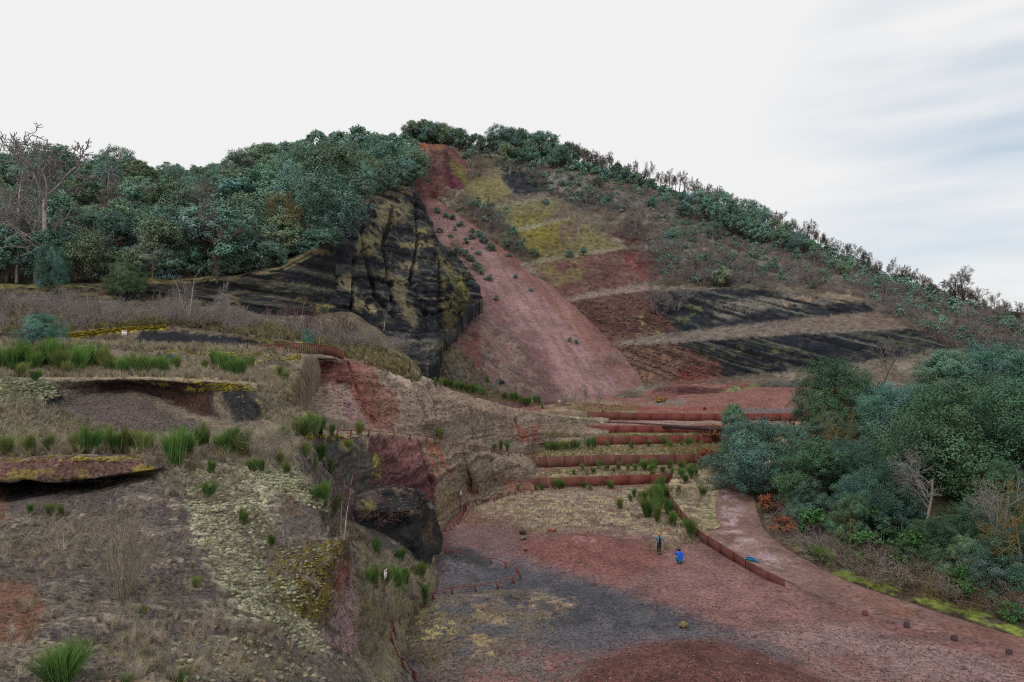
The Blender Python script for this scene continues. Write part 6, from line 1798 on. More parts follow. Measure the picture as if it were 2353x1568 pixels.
# grey brush on the cone
BR = [([(1070,350),(1150,370),(1250,410),(1400,440),(1440,480),(1330,480),(1130,390),(1080,420)], 30), ([(1440,430),(1700,520),(1900,610),(1880,650),(1700,590),(1560,540),(1450,500)], 52),
      ([(1420,500),(1560,560),(1700,600),(1900,650),(1880,668),(1520,655),(1480,590),(1390,540)], 60), ([(1900,600),(2100,680),(2353,760),(2353,840),(2200,790),(2050,720),(1960,660)], 70), ([(1065,460),(1150,470),(1180,520),(1150,545),(1090,490)], 14), ([(1480,690),(1600,690),(1560,740),(1500,720)], 10)]
for q, (poly, n) in enumerate(BR):
    for p in in_poly_rays(poly, n, ("quarried_cone",), .1, 60 + q):
        kd = ('bush', 'clump', 'bush', 'tree', 'bush', 'birch')[R2.integers(0, 6)]
        bare(kd, p, (R2.uniform(1.8, 3.6) if kd not in ('birch', 'tree') else R2.uniform(3.2, 5.)), "leafless grey shrub in the brush covering the cone's right flank", "grey shrubs on the cone", M_TWIG if kd != 'birch' else M_PALE, (M_TWIG, M_TWIGB, M_TWIG)[R2.integers(0, 3)], fat=2.6, name="bare_shrub", cat="shrub", sx=1.1)
# finer brush between them: one ground-cover mesh
def brush_stuff(name, polys, patches, mat, hr, seed, kinds=('bush',), fat=2.2, minup=.1):
    VV, FF, off = [], [], 0
    for q, (poly, n) in enumerate(polys):
        for p in in_poly_rays(poly, n, patches, minup, seed + q):
            kd = kinds[R2.integers(0, len(kinds))]
            a, b = BARE[kd][R2.integers(0, len(BARE[kd]))]
            b = b[R2.random(len(b)) < .30].copy(); b[:, 6:8] *= fat
            s = R2.uniform(*hr); an = R2.uniform(0, 6.28); c_, s_ = math.cos(an), math.sin(an)
            Rm = np.array(((c_, -s_, 0), (s_, c_, 0), (0, 0, 1.)))
            b[:, 0:3] = b[:, 0:3] @ Rm.T * s + p; b[:, 3:6] = b[:, 3:6] @ Rm.T * s + p; b[:, 6:8] *= s
            V, Fq = tubes(b, 3); VV.append(V); FF.append(Fq + off); off += len(V)
    return tag(obj(name, mesh_np(name, np.concatenate(VV), np.concatenate(FF), mat)), kind="stuff")
CONE = [([(1065,345),(1250,385),(1440,440),(1480,560),(1400,500),(1260,450),(1150,385),(1070,420)], 170), ([(1440,430),(1700,520),(2000,650),(2000,690),(1880,668),(1500,655),(1440,560)], 620), ([(1950,620),(2353,755),(2353,850),(2180,800),(2010,710)], 360), ([(1065,470),(1180,530),(1240,620),(1180,580),(1080,490)], 70), ([(1320,480),(1440,480),(1520,560),(1440,570)], 60)]
brush_stuff("brushwood", CONE, ("quarried_cone",), M_TWIG, (.9, 2.2), 900, ('bush', 'clump'), 3.4)
brush_stuff("undergrowth", CONE, ("quarried_cone",), M_TWIGB, (.8, 1.9), 950, ('bush',), 3.4)

# low evergreen scrub: a close-grown mass over the flank and along the ridge line
SKY = [(1060,338),(1100,342),(1200,350),(1300,370),(1400,400),(1500,428),(1600,461),(1700,498),(1800,541),(1900,583),(2000,627),(2100,665),(2200,705),(2353,752)]
spots = []
for k in range(420):
    px = R2.uniform(1065, 2350); py = np.interp(px, [a for a, b in SKY], [b for a, b in SKY]) + R2.uniform(-1, 30) * R2.random()
    h = ray(px, py)
    if h and h[2] == "quarried_cone": spots.append((h[0], R2.uniform(1.3, 3.0)))
for q, (poly, n) in enumerate([([(1440,430),(1700,510),(1900,600),(1900,660),(1700,600),(1560,545)], 170), ([(1480,540),(1700,600),(1900,650),(1880,665),(1520,652)], 90), ([(1900,610),(2100,680),(2353,760),(2353,840),(2150,770),(1990,690)], 140), ([(1065,345),(1250,385),(1440,440),(1440,490),(1260,450),(1150,385)], 110), ([(1065,460),(1150,470),(1230,590),(1180,570)], 40)]):
    for p in in_poly_rays(poly, n, ("quarried_cone",), .1, 700 + q): spots.append((p, R2.uniform(.7, 1.9)))
MINI = [oak_crown(700 + i, 420, .085, 1.5, 1, 9, .0)[0] for i in range(4)]
VV, FF, CC, off = [], [], [], 0
for p, s_ in spots:
    V, Fq, Cc = MINI[R2.integers(0, 4)]
    a = R2.uniform(0, 6.28); c_, d_ = math.cos(a), math.sin(a)
    W_ = V @ np.array(((c_, d_, 0), (-d_, c_, 0), (0, 0, 1.))) * s_ + np.array(p) - np.array((0, 0, .15))
    tint = np.array([(1, 1, 1), (1.1, 1.05, .9), (1.35, 1.15, 1.15), (.85, .9, .9)][R2.integers(0, 4)]) * R2.uniform(.7, 1.1)
    VV.append(W_); FF.append(Fq + off); CC.append(Cc * tint); off += len(V)
tag(obj("scrub", mesh_np("scrub", np.concatenate(VV), np.concatenate(FF), M_OAK, np.concatenate(CC))), kind="stuff")

# shrubs on the scree
SC = [(1005,490,16),(1025,500,14),(1040,505,18),(1060,520,16),(1045,530,12),(1010,535,14),(1085,550,16),(1100,545,20),(1110,560,22),(1125,575,20),(1070,560,18),(1065,590,22),(1080,600,18),(1095,620,22),(1105,630,16),(1125,645,18),(1140,690,16),(1065,635,16),(1085,655,14),(1170,590,10),(1185,640,12),(1220,670,10),(1310,785,14),(1325,790,12),(1085,535,14),(1035,545,10),(1050,580,14),(1100,585,12)]
for i, (px, py, hp) in enumerate(SC):
    g = at(px, py)
    if g is None: continue
    put_tree("evergreen_bush", (OAKS[2][1], OAKS[i % 6][0]), g, px2m(hp, g[1]), "little dark green bush rooted in the pink scree", "bush", "bushes on the scree", None, 1.3, sink=px2m(hp, g[1]) * .18)
for px, py, hp, lb in ((1405,835,34,"thin bare shrub at the right edge of the scree"),(1345,930,58,"tall pale bare shrub at the foot of the scree, centre"),(1320,928,44,"shorter bare shrub at the foot of the scree"),(1375,932,50,"leaning bare shrub right of the tall pale one at the scree foot"),(1295,930,36,"small bare shrub left of the tall pale one at the scree foot"),
                       (1080,850,40,"bare shrub growing on the lower left of the scree"),(1100,890,40,"bare shrub on the gravel slope above the broom row"),(1060,830,46,"bare shrub beneath the mossy end of the cliff spur"),(1150,905,36,"bare shrub above the crest of the upper outcrop")):
    g = at(px, py)
    if g is None: continue
    bare('clump' if hp > 38 else 'bush', g, px2m(hp, g[1]), lb, None, M_PALE, M_TWIG, fat=1.6, name="bare_shrub", cat="shrub", sx=1.2)
brush_stuff("scree_scrub", [([(1040,770),(1120,760),(1250,900),(1130,910),(1060,860)], 60), ([(1000,820),(1060,830),(1150,905),(1060,890)], 50), ([(1090,690),(1180,760),(1260,880),(1180,860),(1100,760)], 30)], ("scree_slope",), M_TWIG, (.5, 1.3), 1000, ('bush',), 2.6)

# ---- brushy slope under the black cliffs
for q, (poly, n, lb, gp, kd, mt, mw) in enumerate((
    ([(0,700),(200,705),(330,720),(330,745),(200,755),(0,760)], 26, "tangled leafless shrub on the brushy slope left of the black cliff", "leafless shrubs on the left brushy slope", ('bush','clump'), M_PALE, M_TWIG),
    ([(330,715),(500,715),(560,735),(560,770),(380,745)], 22, "arching leafless shrub in front of the long black cliff", "leafless shrubs before the black cliff", ('clump','bush'), M_PALE, M_TWIG),
    ([(610,735),(700,735),(830,770),(820,795),(700,775),(620,760)], 30, "slender pinkish birch sapling in the thicket behind the palisade", "pink birch thicket", ('birch','clump'), M_BIRCH, M_TWIGP),
    ([(830,770),(930,800),(930,840),(860,820)], 8, "leafless shrub below the eroded cliff spur", "shrubs below the cliff spur", ('bush','clump'), M_PALE, M_TWIG))):
    for p in in_poly_rays(poly, n, ("brush_slope",), .2, 300 + q):
        k = kd[R2.integers(0, len(kd))]
        bare(k, p, R2.uniform(1.6, 3.0) * (1.15 if k == 'birch' else 1), lb, gp, mt, mw, fat=1.5, name="bare_shrub", cat="shrub")
for px, py, hp, lb in ((432,735,118,"tall multi-stemmed pale birch before the black cliff"), (410,745,80,"slanting birch stem left of the tall pale one"), (205,722,50,"broken pale trunk leaning on the brushy slope"), (505,725,80,"leafless birch right of the tall pale clump"), (882,760,64,"leafless birch at the foot of the eroded cliff pillars"), (735,800,60,"single white birch stem behind the palisade")):
    g = at(px, py)
    bare('clump' if hp > 100 else 'birch', g, px2m(hp, g[1]), lb, None, M_BIRCH, M_TWIG, fat=1.7)
brush_stuff("slope_brush", [([(-20,690),(240,700),(500,715),(620,740),(600,775),(380,745),(-20,775)], 330), ([(600,735),(830,765),(860,820),(700,785)], 120)], ("brush_slope",), M_TWIG, (.7, 1.8), 1100, ('bush', 'clump'), 2.0)

# ---- broom
BRM = [
 ("green broom bush in the near row on the ledge above the dark hollow", "broom on the hollow's ledge", [(15,1046,48),(68,1048,52),(120,1035,38),(205,1044,66),(240,1035,54),(290,1043,62),(322,1043,56),(345,1035,42),(180,1042,50),(265,1040,50)]),
 ("tall green broom bush in the thicket left of the pale dead shrub", "broom thicket by the pale shrub", [(400,1070,88),(435,1050,60),(470,1035,62),(530,1048,66),(560,1055,56),(510,1045,50),(545,1050,70)]),
 ("small green broom plant on the lichen-covered slope", "small broom on the lichen slope", [(485,1090,36),(475,1145,38),(560,1205,38),(625,1255,30),(585,1085,34),(660,1090,30),(115,1185,30),(68,1180,26),(140,1185,26),(452,1350,26),(600,1085,30),(645,1070,34)]),
 ("broom bush in the belt on the upper grassy bench", "broom belt on the upper bench", [(8,852,62),(30,858,56),(52,850,60),(75,855,52),(98,850,62),(118,852,70),(140,858,60),(160,850,56),(185,855,60),(210,848,62),(235,852,58),(255,850,40),(280,862,44),(300,858,50),(320,862,54),(340,860,40),(360,855,40),(380,862,44),(405,850,36),(20,835,40),(60,832,50),(110,836,60),(150,832,50),(200,836,48),(45,868,36),(80,876,30),(155,866,40),(250,862,44)]),
 ("bright green broom bush on the mossy shoulder right of the upper bench", "broom on the mossy shoulder", [(492,845,40),(520,858,56),(550,868,52),(575,848,36),(640,868,28),(655,876,26),(505,838,30),(535,862,40),(470,850,26)]),
 ("green broom bush on the brink above the maroon face", "broom above the maroon face", [(700,1002,52),(720,1000,56),(740,1000,46),(760,1002,30),(680,1000,44),(825,1000,36),(660,1010,36)]),
 ("broom bush hanging on the steep gully behind the lichen mound", "broom in the steep gully", [(745,1165,60),(770,1180,46),(700,1050,36),(735,1060,40),(720,1085,36),(760,1090,40)]),
 ("green broom bush on the slope below the black rock", "broom below the black rock", [(870,1282,48),(920,1290,34),(860,1352,52),(885,1345,44),(915,1357,56),(965,1330,44),(975,1388,54),(845,1345,36),(930,1345,40)]),
 ("lone green broom bush before the bedded outcrop", "broom at the outcrops", [(1015,1012,30),(800,1030,22)]),
 ("broom bush in the green row under the scree foot", "broom row at the scree foot", [(1000,885,18),(1012,888,20),(1025,890,22),(1038,893,22),(1050,896,22),(1062,899,22),(1075,902,22),(1088,905,22),(1100,908,22),(1112,910,20),(1160,918,20),(1172,921,22),(1180,923,24),(1195,928,22),(1212,934,26),(1246,940,14),(1120,880,18),(1188,922,18),(1230,926,20),(1238,928,18),(1385,950,10)]),
 ("broom bush along the foot of the middle terrace wall", "broom on the second terrace", [(1255,1036,20),(1266,1038,22),(1278,1037,24),(1290,1036,24),(1302,1035,26),(1314,1034,26),(1326,1033,24),(1351,1033,26),(1366,1031,26),(1395,1028,16),(1450,1032,20),(1490,1027,18),(1527,1027,24),(1540,1030,18),(1583,1026,24),(1612,1026,14),(1565,1026,14),(1150,1033,24),(1165,1036,20),(1136,1034,18)]),
 ("little broom plant on the gravel terrace behind the lowest wall", "broom on the first terrace", [(1319,1092,16),(1340,1083,20),(1363,1088,16),(1377,1078,22),(1396,1082,18),(1421,1080,22),(1442,1082,16),(1460,1082,18),(1480,1081,26),(1495,1085,18),(1505,1078,24),(1524,1088,18),(1539,1078,24),(1543,1090,14),(1500,1094,14),(1410,1086,14),(1350,1092,12),(1568,1082,24),(1590,1085,16)]),
 ("broom plant against the foot of the lowest terrace wall", "broom at the lowest wall", [(1231,1128,14),(1245,1127,16),(1282,1124,26),(1296,1122,16),(1341,1122,16),(1355,1127,14),(1400,1122,20),(1406,1124,14),(1190,1128,14)]),
 ("big green broom bush in the clump beside the start of the path wall", "broom clump at the path wall", [(1424,1170,28),(1457,1142,20),(1448,1152,18),(1471,1143,16),(1486,1188,50),(1501,1158,40),(1518,1170,50),(1524,1130,36),(1512,1200,36),(1538,1185,42),(1546,1209,36),(1588,1237,48),(1505,1140,30),(1480,1150,26),(1530,1150,36),(1512,1125,26)]),
 ("broom bush on the dry grassy verge between wall and path", "broom on the verge", [(1566,1098,24),(1588,1100,28),(1575,1110,22),(1600,1095,22),(1615,1140,24),(1560,1130,16),(1596,1085,20)]),
 ("broom bush at the wood's edge along the path", "broom along the path", [(1880,1290,38),(1905,1300,34),(1862,1275,26),(1893,1297,40)]),
]
nb = 0
FEET = []
for lb, gp, lst in BRM:
    for i, (px, py, hp) in enumerate(lst):
        g = at(px, py)
        if g is None: continue
        if nb == 0: proto = None
        o = obj("broom_bush", BROOMS[R2.integers(0, 5)] if g[1] > 33 else BROOMS_NEAR[R2.integers(0, 3)])
        s = px2m(hp, g[1]) * 1.12
        FEET.append((g, s))
        o.location = g; o.rotation_euler = (R2.normal(0, .06), R2.normal(0, .06), R2.uniform(0, 6.28)); o.scale = (s * R2.uniform(.9, 1.25), s * R2.uniform(.9, 1.25), s)
        tag(o, lb, "shrub", gp); nb += 1
for px, py, hp, sx, lb in ((140,1572,112,1.5,"large dark broom bush at the bottom left corner of the picture"), (412,1575,44,1.2,"broom tuft cut by the bottom edge right of the large dark one"), (290,1570,36,1.2,"low broom tuft between the two at the bottom left edge"), (330,1410,36,.9,"small dark evergreen shrub at the foot of the big bare shrub")):
    g = at(px, min(py, 1567)); s = px2m(hp, g[1])
    o = obj("broom_bush", BROOMS_NEAR[int(px) % 3]); o.location = g - np.array((0, 0, .1)); o.scale = (s * sx, s * sx, s); o.rotation_euler = (0, 0, px); tag(o, lb, "shrub")

fp, fs = [], []
for g, s in FEET:
    for q in range(9):
        a = R2.uniform(0, 6.28); r_ = s * R2.uniform(.1, .62)
        d_ = drop(g[0] + r_ * math.cos(a), g[1] + r_ * math.sin(a), g[2] + 1.2)
        if abs(d_.z - g[2]) < 1: fp.append(d_[:]); fs.append(min(.5, s * R2.uniform(.22, .5)))
cs_ = np.array([lin(c) for c in ((160,146,120), (138,126,104), (112,116,74), (128,110,92))])
scatter("dry_stalks", FINE, fp, np.array(fs), M_GRASS, cs_[R2.integers(0, 4, len(fp))], tilt=.3, seed=31)

# ---- pale leafless shrubs of the foreground
def fore(kd, px, py, hp, lb, mt, mw, v, fat=1.0, sx=1.0, name="bare_shrub", cat="shrub", yaw=None):
    g = at(px, py); return bare(kd, g, px2m(hp, g[1]), lb, None, mt, mw, v, fat, sx, name, cat, yaw)
fore('wands', 285, 1376, 268, "largest leafless shrub of many pale stems on the near slope", M_PALE, M_PALE, 0, 1.0, .95)
fore('wands', 618, 1062, 118, "pale dead shrub fanning out on the edge of the ledge", M_PALE, M_PALE, 1, 1.3, 1.1)
fore('birch', 783, 1232, 150, "left stem of the twin white birch saplings on the cliff edge", M_BIRCH, M_TWIGP, 0, 1.0, .8, "bare_tree", "tree")
fore('birch', 792, 1234, 165, "right stem of the twin white birch saplings on the cliff edge", M_BIRCH, M_TWIGP, 1, 1.0, .8, "bare_tree", "tree")
fore('bush', 860, 1215, 70, "pinkish leafless bush in front of the black rock", M_TWIGP, M_TWIGP, 2, .9, 1.3)
fore('bush', 820, 1200, 90, "pinkish leafless bush between the birch saplings and the black rock", M_TWIGP, M_TWIGP, 1, .8, 1.2)
fore('clump', 760, 1170, 110, "brown leafless sapling in the gully left of the black rock", M_TWIGB, M_TWIGB, 1, 1.0)
fore('birch', 152, 838, 52, "small dead white sapling in the broom belt", M_BIRCH, M_PALE, 2, 2.0, 1.3, "bare_tree", "tree")
fore('birch', 1308, 985, 62, "white triple-stemmed birch beside the free wall corner", M_BIRCH, M_TWIG, 0, 1.2, .7, "bare_tree", "tree")
fore('bush', 1042, 1010, 48, "grey leafless bush beside the lone broom at the bedded outcrop", M_TWIG, M_TWIG, 0, 1.0)
fore('clump', 1090, 1140, 52, "thin leafless saplings at the rusty cave of the bedded outcrop", M_PALE, M_TWIG, 2, .9)
fore('birch', 1355, 1232, 55, "thin bare sapling just behind the red mound", M_TWIG, M_TWIG, 1, .7, .8, "bare_tree", "tree")
fore('bush', 140, 1260, 70, "flattened pale shrub at the left, below the dark hollow", M_PALE, M_PALE, 0, .8, 1.6)
fore('bush', 880, 1395, 44, "grey twiggy shrub behind the nearest rail fence", M_TWIG, M_TWIG, 3, .9, 1.2)
fore('clump', 1430, 1240, 36, "low grey shrub between red mound and standing woman", M_TWIG, M_TWIG, 0, .7, 1.2)
fore('bush', 1345, 965, 24, "pale bare bush on the bank left of the top wall", M_PALE, M_PALE, 0, 1.5)

# brown heathery dwarf shrubs on the ash
HE = [(1106,1400,40,26),(1142,1415,46,34),(1210,1368,30,20),(1190,1375,44,28),(1260,1400,50,24),(1240,1410,36,20),(1290,1395,32,16),(1130,1485,36,26),(1145,1500,32,22),(1280,1480,32,20),(1068,1390,30,26),(1160,1375,24,20),(1240,1180,20,14),(1195,1198,20,14),(1150,1210,18,14),(1490,1240,34,18),(1525,1262,26,18),(1572,1240,24,14),(1600,1245,30,22),(1300,1165,18,12),(1270,1230,22,12),(1080,1352,26,24),(1090,1335,26,26)]
for px, py, w_, hp in HE:
    g = at(px, py)
    bare('bush', g, px2m(hp, g[1]), "low brown heathery shrub on the quarry floor", "dwarf shrubs on the quarry floor", M_TWIGB, M_TWIGB, fat=.9, sx=w_ / hp * .8, name="dwarf_shrub", cat="shrub")

# ---- right-hand wood
def wood(px, yt, D, sx, lb, v, green=False, kind='oak', kd=None, mt=None, mw=None, fat=1.0, zb=None):
    g = drop((px - CX) / F * D, D); zt = CAMZ - (yt - CY) / F * D
    h = zt - g.z
    if kind == 'oak': return oak(np.array(g) - np.array((0, 0, .3)), h + .3, lb, None, v, True, green, sx * 1.55, px * .7)
    return bare(kd, g, h, lb, None, mt, mw, v, fat, sx)
wood(1925, 822, 80, .62, "broad dark holm oak at the top left of the right-hand wood", 0, True)
wood(1742, 965, 70, .88, "grey-green holm oak leaning over the bend of the red path", 0)
wood(1685, 926, 92, .5, "slim upright oak standing alone before the terrace walls", 1)
wood(1878, 1004, 59, .74, "green holm oak at the front of the wood beside the path", 1, True)
wood(2085, 880, 69, .68, "grey-green holm oak in the middle of the right-hand wood", 2)
wood(2250, 862, 56, .70, "largest dark green holm oak, near the right picture edge", 2, True)
wood(2345, 860, 60, .62, "tall green holm oak cut by the right picture edge", 0, True)
wood(2175, 800, 86, .72, "pale green holm oak at the very top of the right-hand wood", 1)
wood(2290, 785, 88, .75, "holm oak at the top right corner of the right-hand wood", 2)
wood(2045, 1058, 53, .62, "small bluish holm oak in front of the drooping bare tree", 0)
wood(2010, 900, 82, .6, "holm oak behind the withered beige crown", 2)
wood(1835, 975, 74, .55, "small oak between the path bend and the broad dark oak", 1)
wood(2170, 1010, 57, .6, "dark holm oak behind the drooping bare tree", 1, True)
wood(2120, 950, 64, .6, "grey-green holm oak left of the largest dark one", 0)
wood(2300, 1050, 50, .55, "dark holm oak low at the right picture edge", 1, True)
wood(2240, 1150, 47, .55, "low dark oak under the largest holm oak", 2, True)
wood(1960, 1130, 52, .62, "low evergreen behind the ochre thicket", 1, True)
wood(2150, 1190, 47, .7, "low dark evergreen in the shade of the right-hand wood", 0, True)
wood(2330, 1210, 43, .7, "low evergreen near the yellow-leaved shrub at the right", 0)
wood(2420, 1000, 52, .7, "tall oak mostly outside the right picture edge", 1, True)
for px, yt, D, kd, mt, mw, v, sx, fat, lb in (
    (2020, 770, 100, 'tree', M_TWIG, M_TWIG, 0, 1.0, 1.6, "bare grey tree sticking up behind the broad dark oak"),
    (1918, 930, 64, 'tree', M_YTWIG, M_YTWIG, 1, .8, 1.1, "leafless tree with ochre lichen in the gap of the right wood"),
    (2120, 1025, 50, 'tree', M_PALE, M_TWIG, 2, 1.1, 1.2, "drooping pale leafless tree in front of the dark oaks"),
    (2290, 1060, 44, 'tree', M_TWIG, M_TWIG, 3, 1.0, 1.0, "bare grey tree at the right picture edge"),
    (2340, 1090, 42, 'tree', M_YTWIG, M_YTWIG, 1, .9, .9, "leafless ochre-stained tree at the far right edge"),
    (2030, 870, 76, 'tree', M_PALE, M_DRYLEAF, 2, .7, 3.2, "tree with withered beige leaves inside the right-hand wood"),
    (1800, 960, 82, 'tree', M_PALE, M_DRYLEAF, 0, .7, 2.4, "tree with pinkish withered leaves behind the path oak"),
    (1780, 1125, 62, 'tree', M_TWIGB, M_DRYLEAF, 1, .9, 1.8, "young oak with pinkish withered leaves beside the path"),
    (2065, 1165, 49, 'tree', M_TWIGB, M_DRYLEAF, 3, .8, 1.4, "young oak with withered leaves in front of the small bluish oak"),
    (1950, 1150, 51, 'tree', M_YTWIG, M_YTWIG, 2, .9, 1.0, "low ochre-twigged thicket tree right of the front oak"),
    (1850, 1010, 70, 'tree', M_TWIG, M_TWIG, 3, .7, 1.2, "grey bare tree behind the front green oak")):
    wood(px, yt, D, sx, lb, v, kind='bare', kd=kd, mt=mt, mw=mw, fat=fat)
FILL = [(2080,1010,60),(1990,1000,66),(2000,1080,55),(2270,970,58),(1900,940,70),(1930,1010,62),(2350,1130,46),(2230,1230,45),(1860,1120,58),(2300,860,75),(2230,830,92)]
for i, (px, yt, D) in enumerate(FILL):
    wood(px, yt, D, R2.uniform(.55, .75), "evergreen oak closing the gaps inside the right-hand wood", i, i % 3 == 0)
    for o in list(COL.objects)[-3:]:
        if o.get("label") == "evergreen oak closing the gaps inside the right-hand wood": o["group"] = "oaks inside the right-hand wood"
# undergrowth along the path edge of the wood
LB = [("grey bramble tangle at the foot of the right-hand wood", M_TWIG), ("ochre-twigged bramble at the foot of the right-hand wood", M_YTWIG), ("brown bramble tangle at the foot of the right-hand wood", M_TWIGB), ("pale bramble arching at the foot of the right-hand wood", M_PALE)]
for i in range(58):
    t = R2.random(); px = np.interp(t, (0, 1), (1790, 2360)); py0 = np.interp(px, (1790, 1900, 2060, 2200, 2353), (1235, 1300, 1362, 1400, 1445))
    g = at(px, py0 - R2.uniform(4, 110) * (.3 + .7 * t))
    if g is None: continue
    l_, m_ = LB[R2.integers(0, 4)]
    bare('bramble' if R2.random() < .75 else 'bush', g, R2.uniform(1.2, 2.8), l_, "brambles under the right-hand wood (%s)" % m_.name.split('_')[0], m_, m_, fat=.9, name="bramble", cat="shrub", sx=1.1)
M_IVY = var_mat("ivy_leaves", (70, 112, 56), (50, 88, 46), .5, 2, .2, attr=True, spec=.35)
M_YLEAF = var_mat("yellow_green_leaves", (150, 168, 50), (112, 138, 44), .55, 2, .1, attr=True)
M_RLEAF = var_mat("russet_bracken", (140, 88, 66), (112, 70, 54), .85, 2, .1, attr=True)
def leafy(px, py, hp, mat, lb, sx=1.2, v=0, n=2600, leaf=.035):
    g = at(px, py)
    if g is None: return
    (V, Fq, Cc), (T, Tf) = oak_crown(500 + v, n, leaf, 1.1, 1, 16, .06)
    put_tree("leafy_shrub", (mesh_np("stems", T, Tf, M_BARK), mesh_np("foliage", V, Fq, mat, Cc)), g, px2m(hp, g[1]), lb, "shrub", None, None, sx, ("stems", "foliage"))
leafy(2300, 1330, 110, M_YLEAF, "shrub with bright yellow-green leaves near the right edge", .8, 1)
leafy(2325, 1428, 44, M_IVY, "bright green leafy shrub by the path at the right edge", 1.3, 2)
leafy(2215, 1375, 80, M_IVY, "green ivy-clad shrub under the right-hand wood", .9, 3)
leafy(2100, 1310, 90, M_IVY, "dark green leafy shrub below the drooping bare tree", 1.1, 4)
leafy(1990, 1290, 70, M_IVY, "green undergrowth shrub right of the front oak", 1.2, 5)
leafy(1800, 1228, 40, M_RLEAF, "russet bracken patch at the path edge below the front oak", 1.6, 6)
leafy(1770, 1180, 44, M_RLEAF, "russet shrub at the path edge under the leaning oak", 1.2, 7)
leafy(1640, 1010, 34, M_RLEAF, "russet-brown bush at the right end of the terrace walls", 1.4, 8)
leafy(1625, 1070, 40, M_YTWIG if False else M_RLEAF, "brown bush at the right end of the second wall", 1.2, 9)
leafy(1660, 1060, 30, M_IVY, "bright green shrub left of the leaning path oak", 1.0, 10)
leafy(2250, 1290, 90, M_IVY, "dark ivy mass beneath the largest holm oak", 1.1, 11)
leafy(2040, 1240, 80, M_IVY, "dark evergreen shrub in the middle of the undergrowth", 1.1, 12)
leafy(1870, 1240, 70, M_IVY, "evergreen shrub at the foot of the front green oak", 1.1, 13)
for i, (px, py, hp) in enumerate(((1590,1060,30),(1605,1120,34),(1630,1110,40),(1600,1160,34),(1575,1140,24),(1640,1085,40),(1620,1050,36))):
    g = at(px, py)
    if g is None: continue
    bare('bush', g, px2m(hp, g[1]), "dry straw-coloured shrub on the verge between wall and path", "dry shrubs on the verge", M_YTWIG, M_PALE if i % 2 else M_YTWIG, fat=1.2, name="bare_shrub", cat="shrub", sx=1.2)

# ================================================================== GROUND COVER
def tints(n, cols, w_=None, seed=0):
    rs = np.random.default_rng(seed); c = np.array([lin(x) for x in cols])
    return c[rs.choice(len(cols), n, p=w_)]
FGP = ("foreground_slope", "middle_bench"); 
def cover(name, temps, specs, cols, mat, patches=None, w_=None, tilt=.15, flat=(1, 1, 1), seed=0, minup=.35):
    pts, sc = [], []
    for q, (poly, n, s) in enumerate(specs):
        p = in_poly_rays(poly, n, patches, minup, seed + 13 * q); pts += p; sc += [s] * len(p)
    if not pts: print('EMPTY', name); return
    return scatter(name, temps, pts, np.array(sc), mat, tints(len(pts), cols, w_, seed), flat, tilt, seed)
FG_ALL = [(-160,1170),(-20,1160),(380,1140),(560,1080),(690,1085),(740,1150),(790,1235),(800,1470),(900,1568),(-160,1568)]
DRYC = [(176,164,142), (160,150,138), (140,130,122), (168,150,124), (150,144,130), (128,128,96)]
cover("dry_grass", FINE, [(FG_ALL, 1500, .15), ([(0,1180),(300,1180),(300,1300),(0,1320)], 300, .20), ([(260,1400),(640,1380),(760,1520),(640,1568),(240,1568)], 420, .20), ([(0,1010),(690,1000),(680,1085),(340,1046),(0,1046)], 900, .34),
    ([(820,1260),(1000,1290),(980,1400),(890,1440),(870,1568),(830,1500)], 1500, .28), ([(700,1100),(800,1200),(850,1240),(790,1240)], 300, .3), ([(300,1040),(560,1060),(560,1160),(380,1140)], 500, .2), ([(430,1060),(700,1090),(770,1200),(640,1420),(500,1330)], 900, .16)], DRYC, M_GRASS, FGP, tilt=.3, seed=2)
cover("bench_grass", TUFTS, [([(-160,850),(300,845),(600,850),(690,850),(600,880),(400,868),(-160,868)], 2900, .34), ([(0,780),(700,800),(700,815),(0,795)], 1200, .4), ([(-160,960),(70,920),(300,1000),(600,1000),(640,990),(690,1000),(-160,1010)], 1500, .30), ([(590,870),(690,860),(690,1000),(600,960)], 1300, .3), ([(0,870),(120,880),(60,930),(0,930)], 300, .2), ([(300,800),(680,815),(600,845),(300,838)], 700, .25)],
      DRYC + [(150,140,110)], M_GRASS, None, tilt=.25, seed=3)
cover("slope_grass", TUFTS, [([(0,720),(500,720),(620,745),(880,800),(980,850),(960,880),(700,790),(400,750),(0,770)], 2600, .5), ([(0,700),(230,705),(230,720),(0,720)], 200, .5), ([(1000,790),(1060,800),(1150,905),(1250,930),(1130,925),(1010,880)], 1100, .5), ([(1040,720),(1180,770),(1290,900),(1100,900)], 380, .3), ([(990,470),(1060,520),(1130,640),(1080,640)], 200, .5)],
      [(120,112,78), (138,128,92), (104,98,80), (120,116,60)], M_GRASS, None, tilt=.3, seed=4, minup=.1)
cover("floor_grass", TUFTS, [([(1090,1125),(1560,1112),(1590,1235),(1380,1225),(1250,1235),(1130,1215),(1060,1200)], 3200, .20), ([(905,1440),(960,1390),(1080,1430),(1000,1540),(920,1510)], 700, .16), ([(1000,1340),(1250,1360),(1330,1420),(1150,1520),(980,1568),(960,1560)], 700, .16), ([(1480,1240),(1600,1235),(1600,1262),(1500,1270)], 300, .2), ([(1060,1150),(1160,1170),(1220,1215),(1150,1215),(1040,1205)], 260, .13)],
      [(166,150,116), (150,136,112), (134,124,108), (168,158,100)], M_GRASS, ("quarry_floor",), tilt=.3, seed=5)
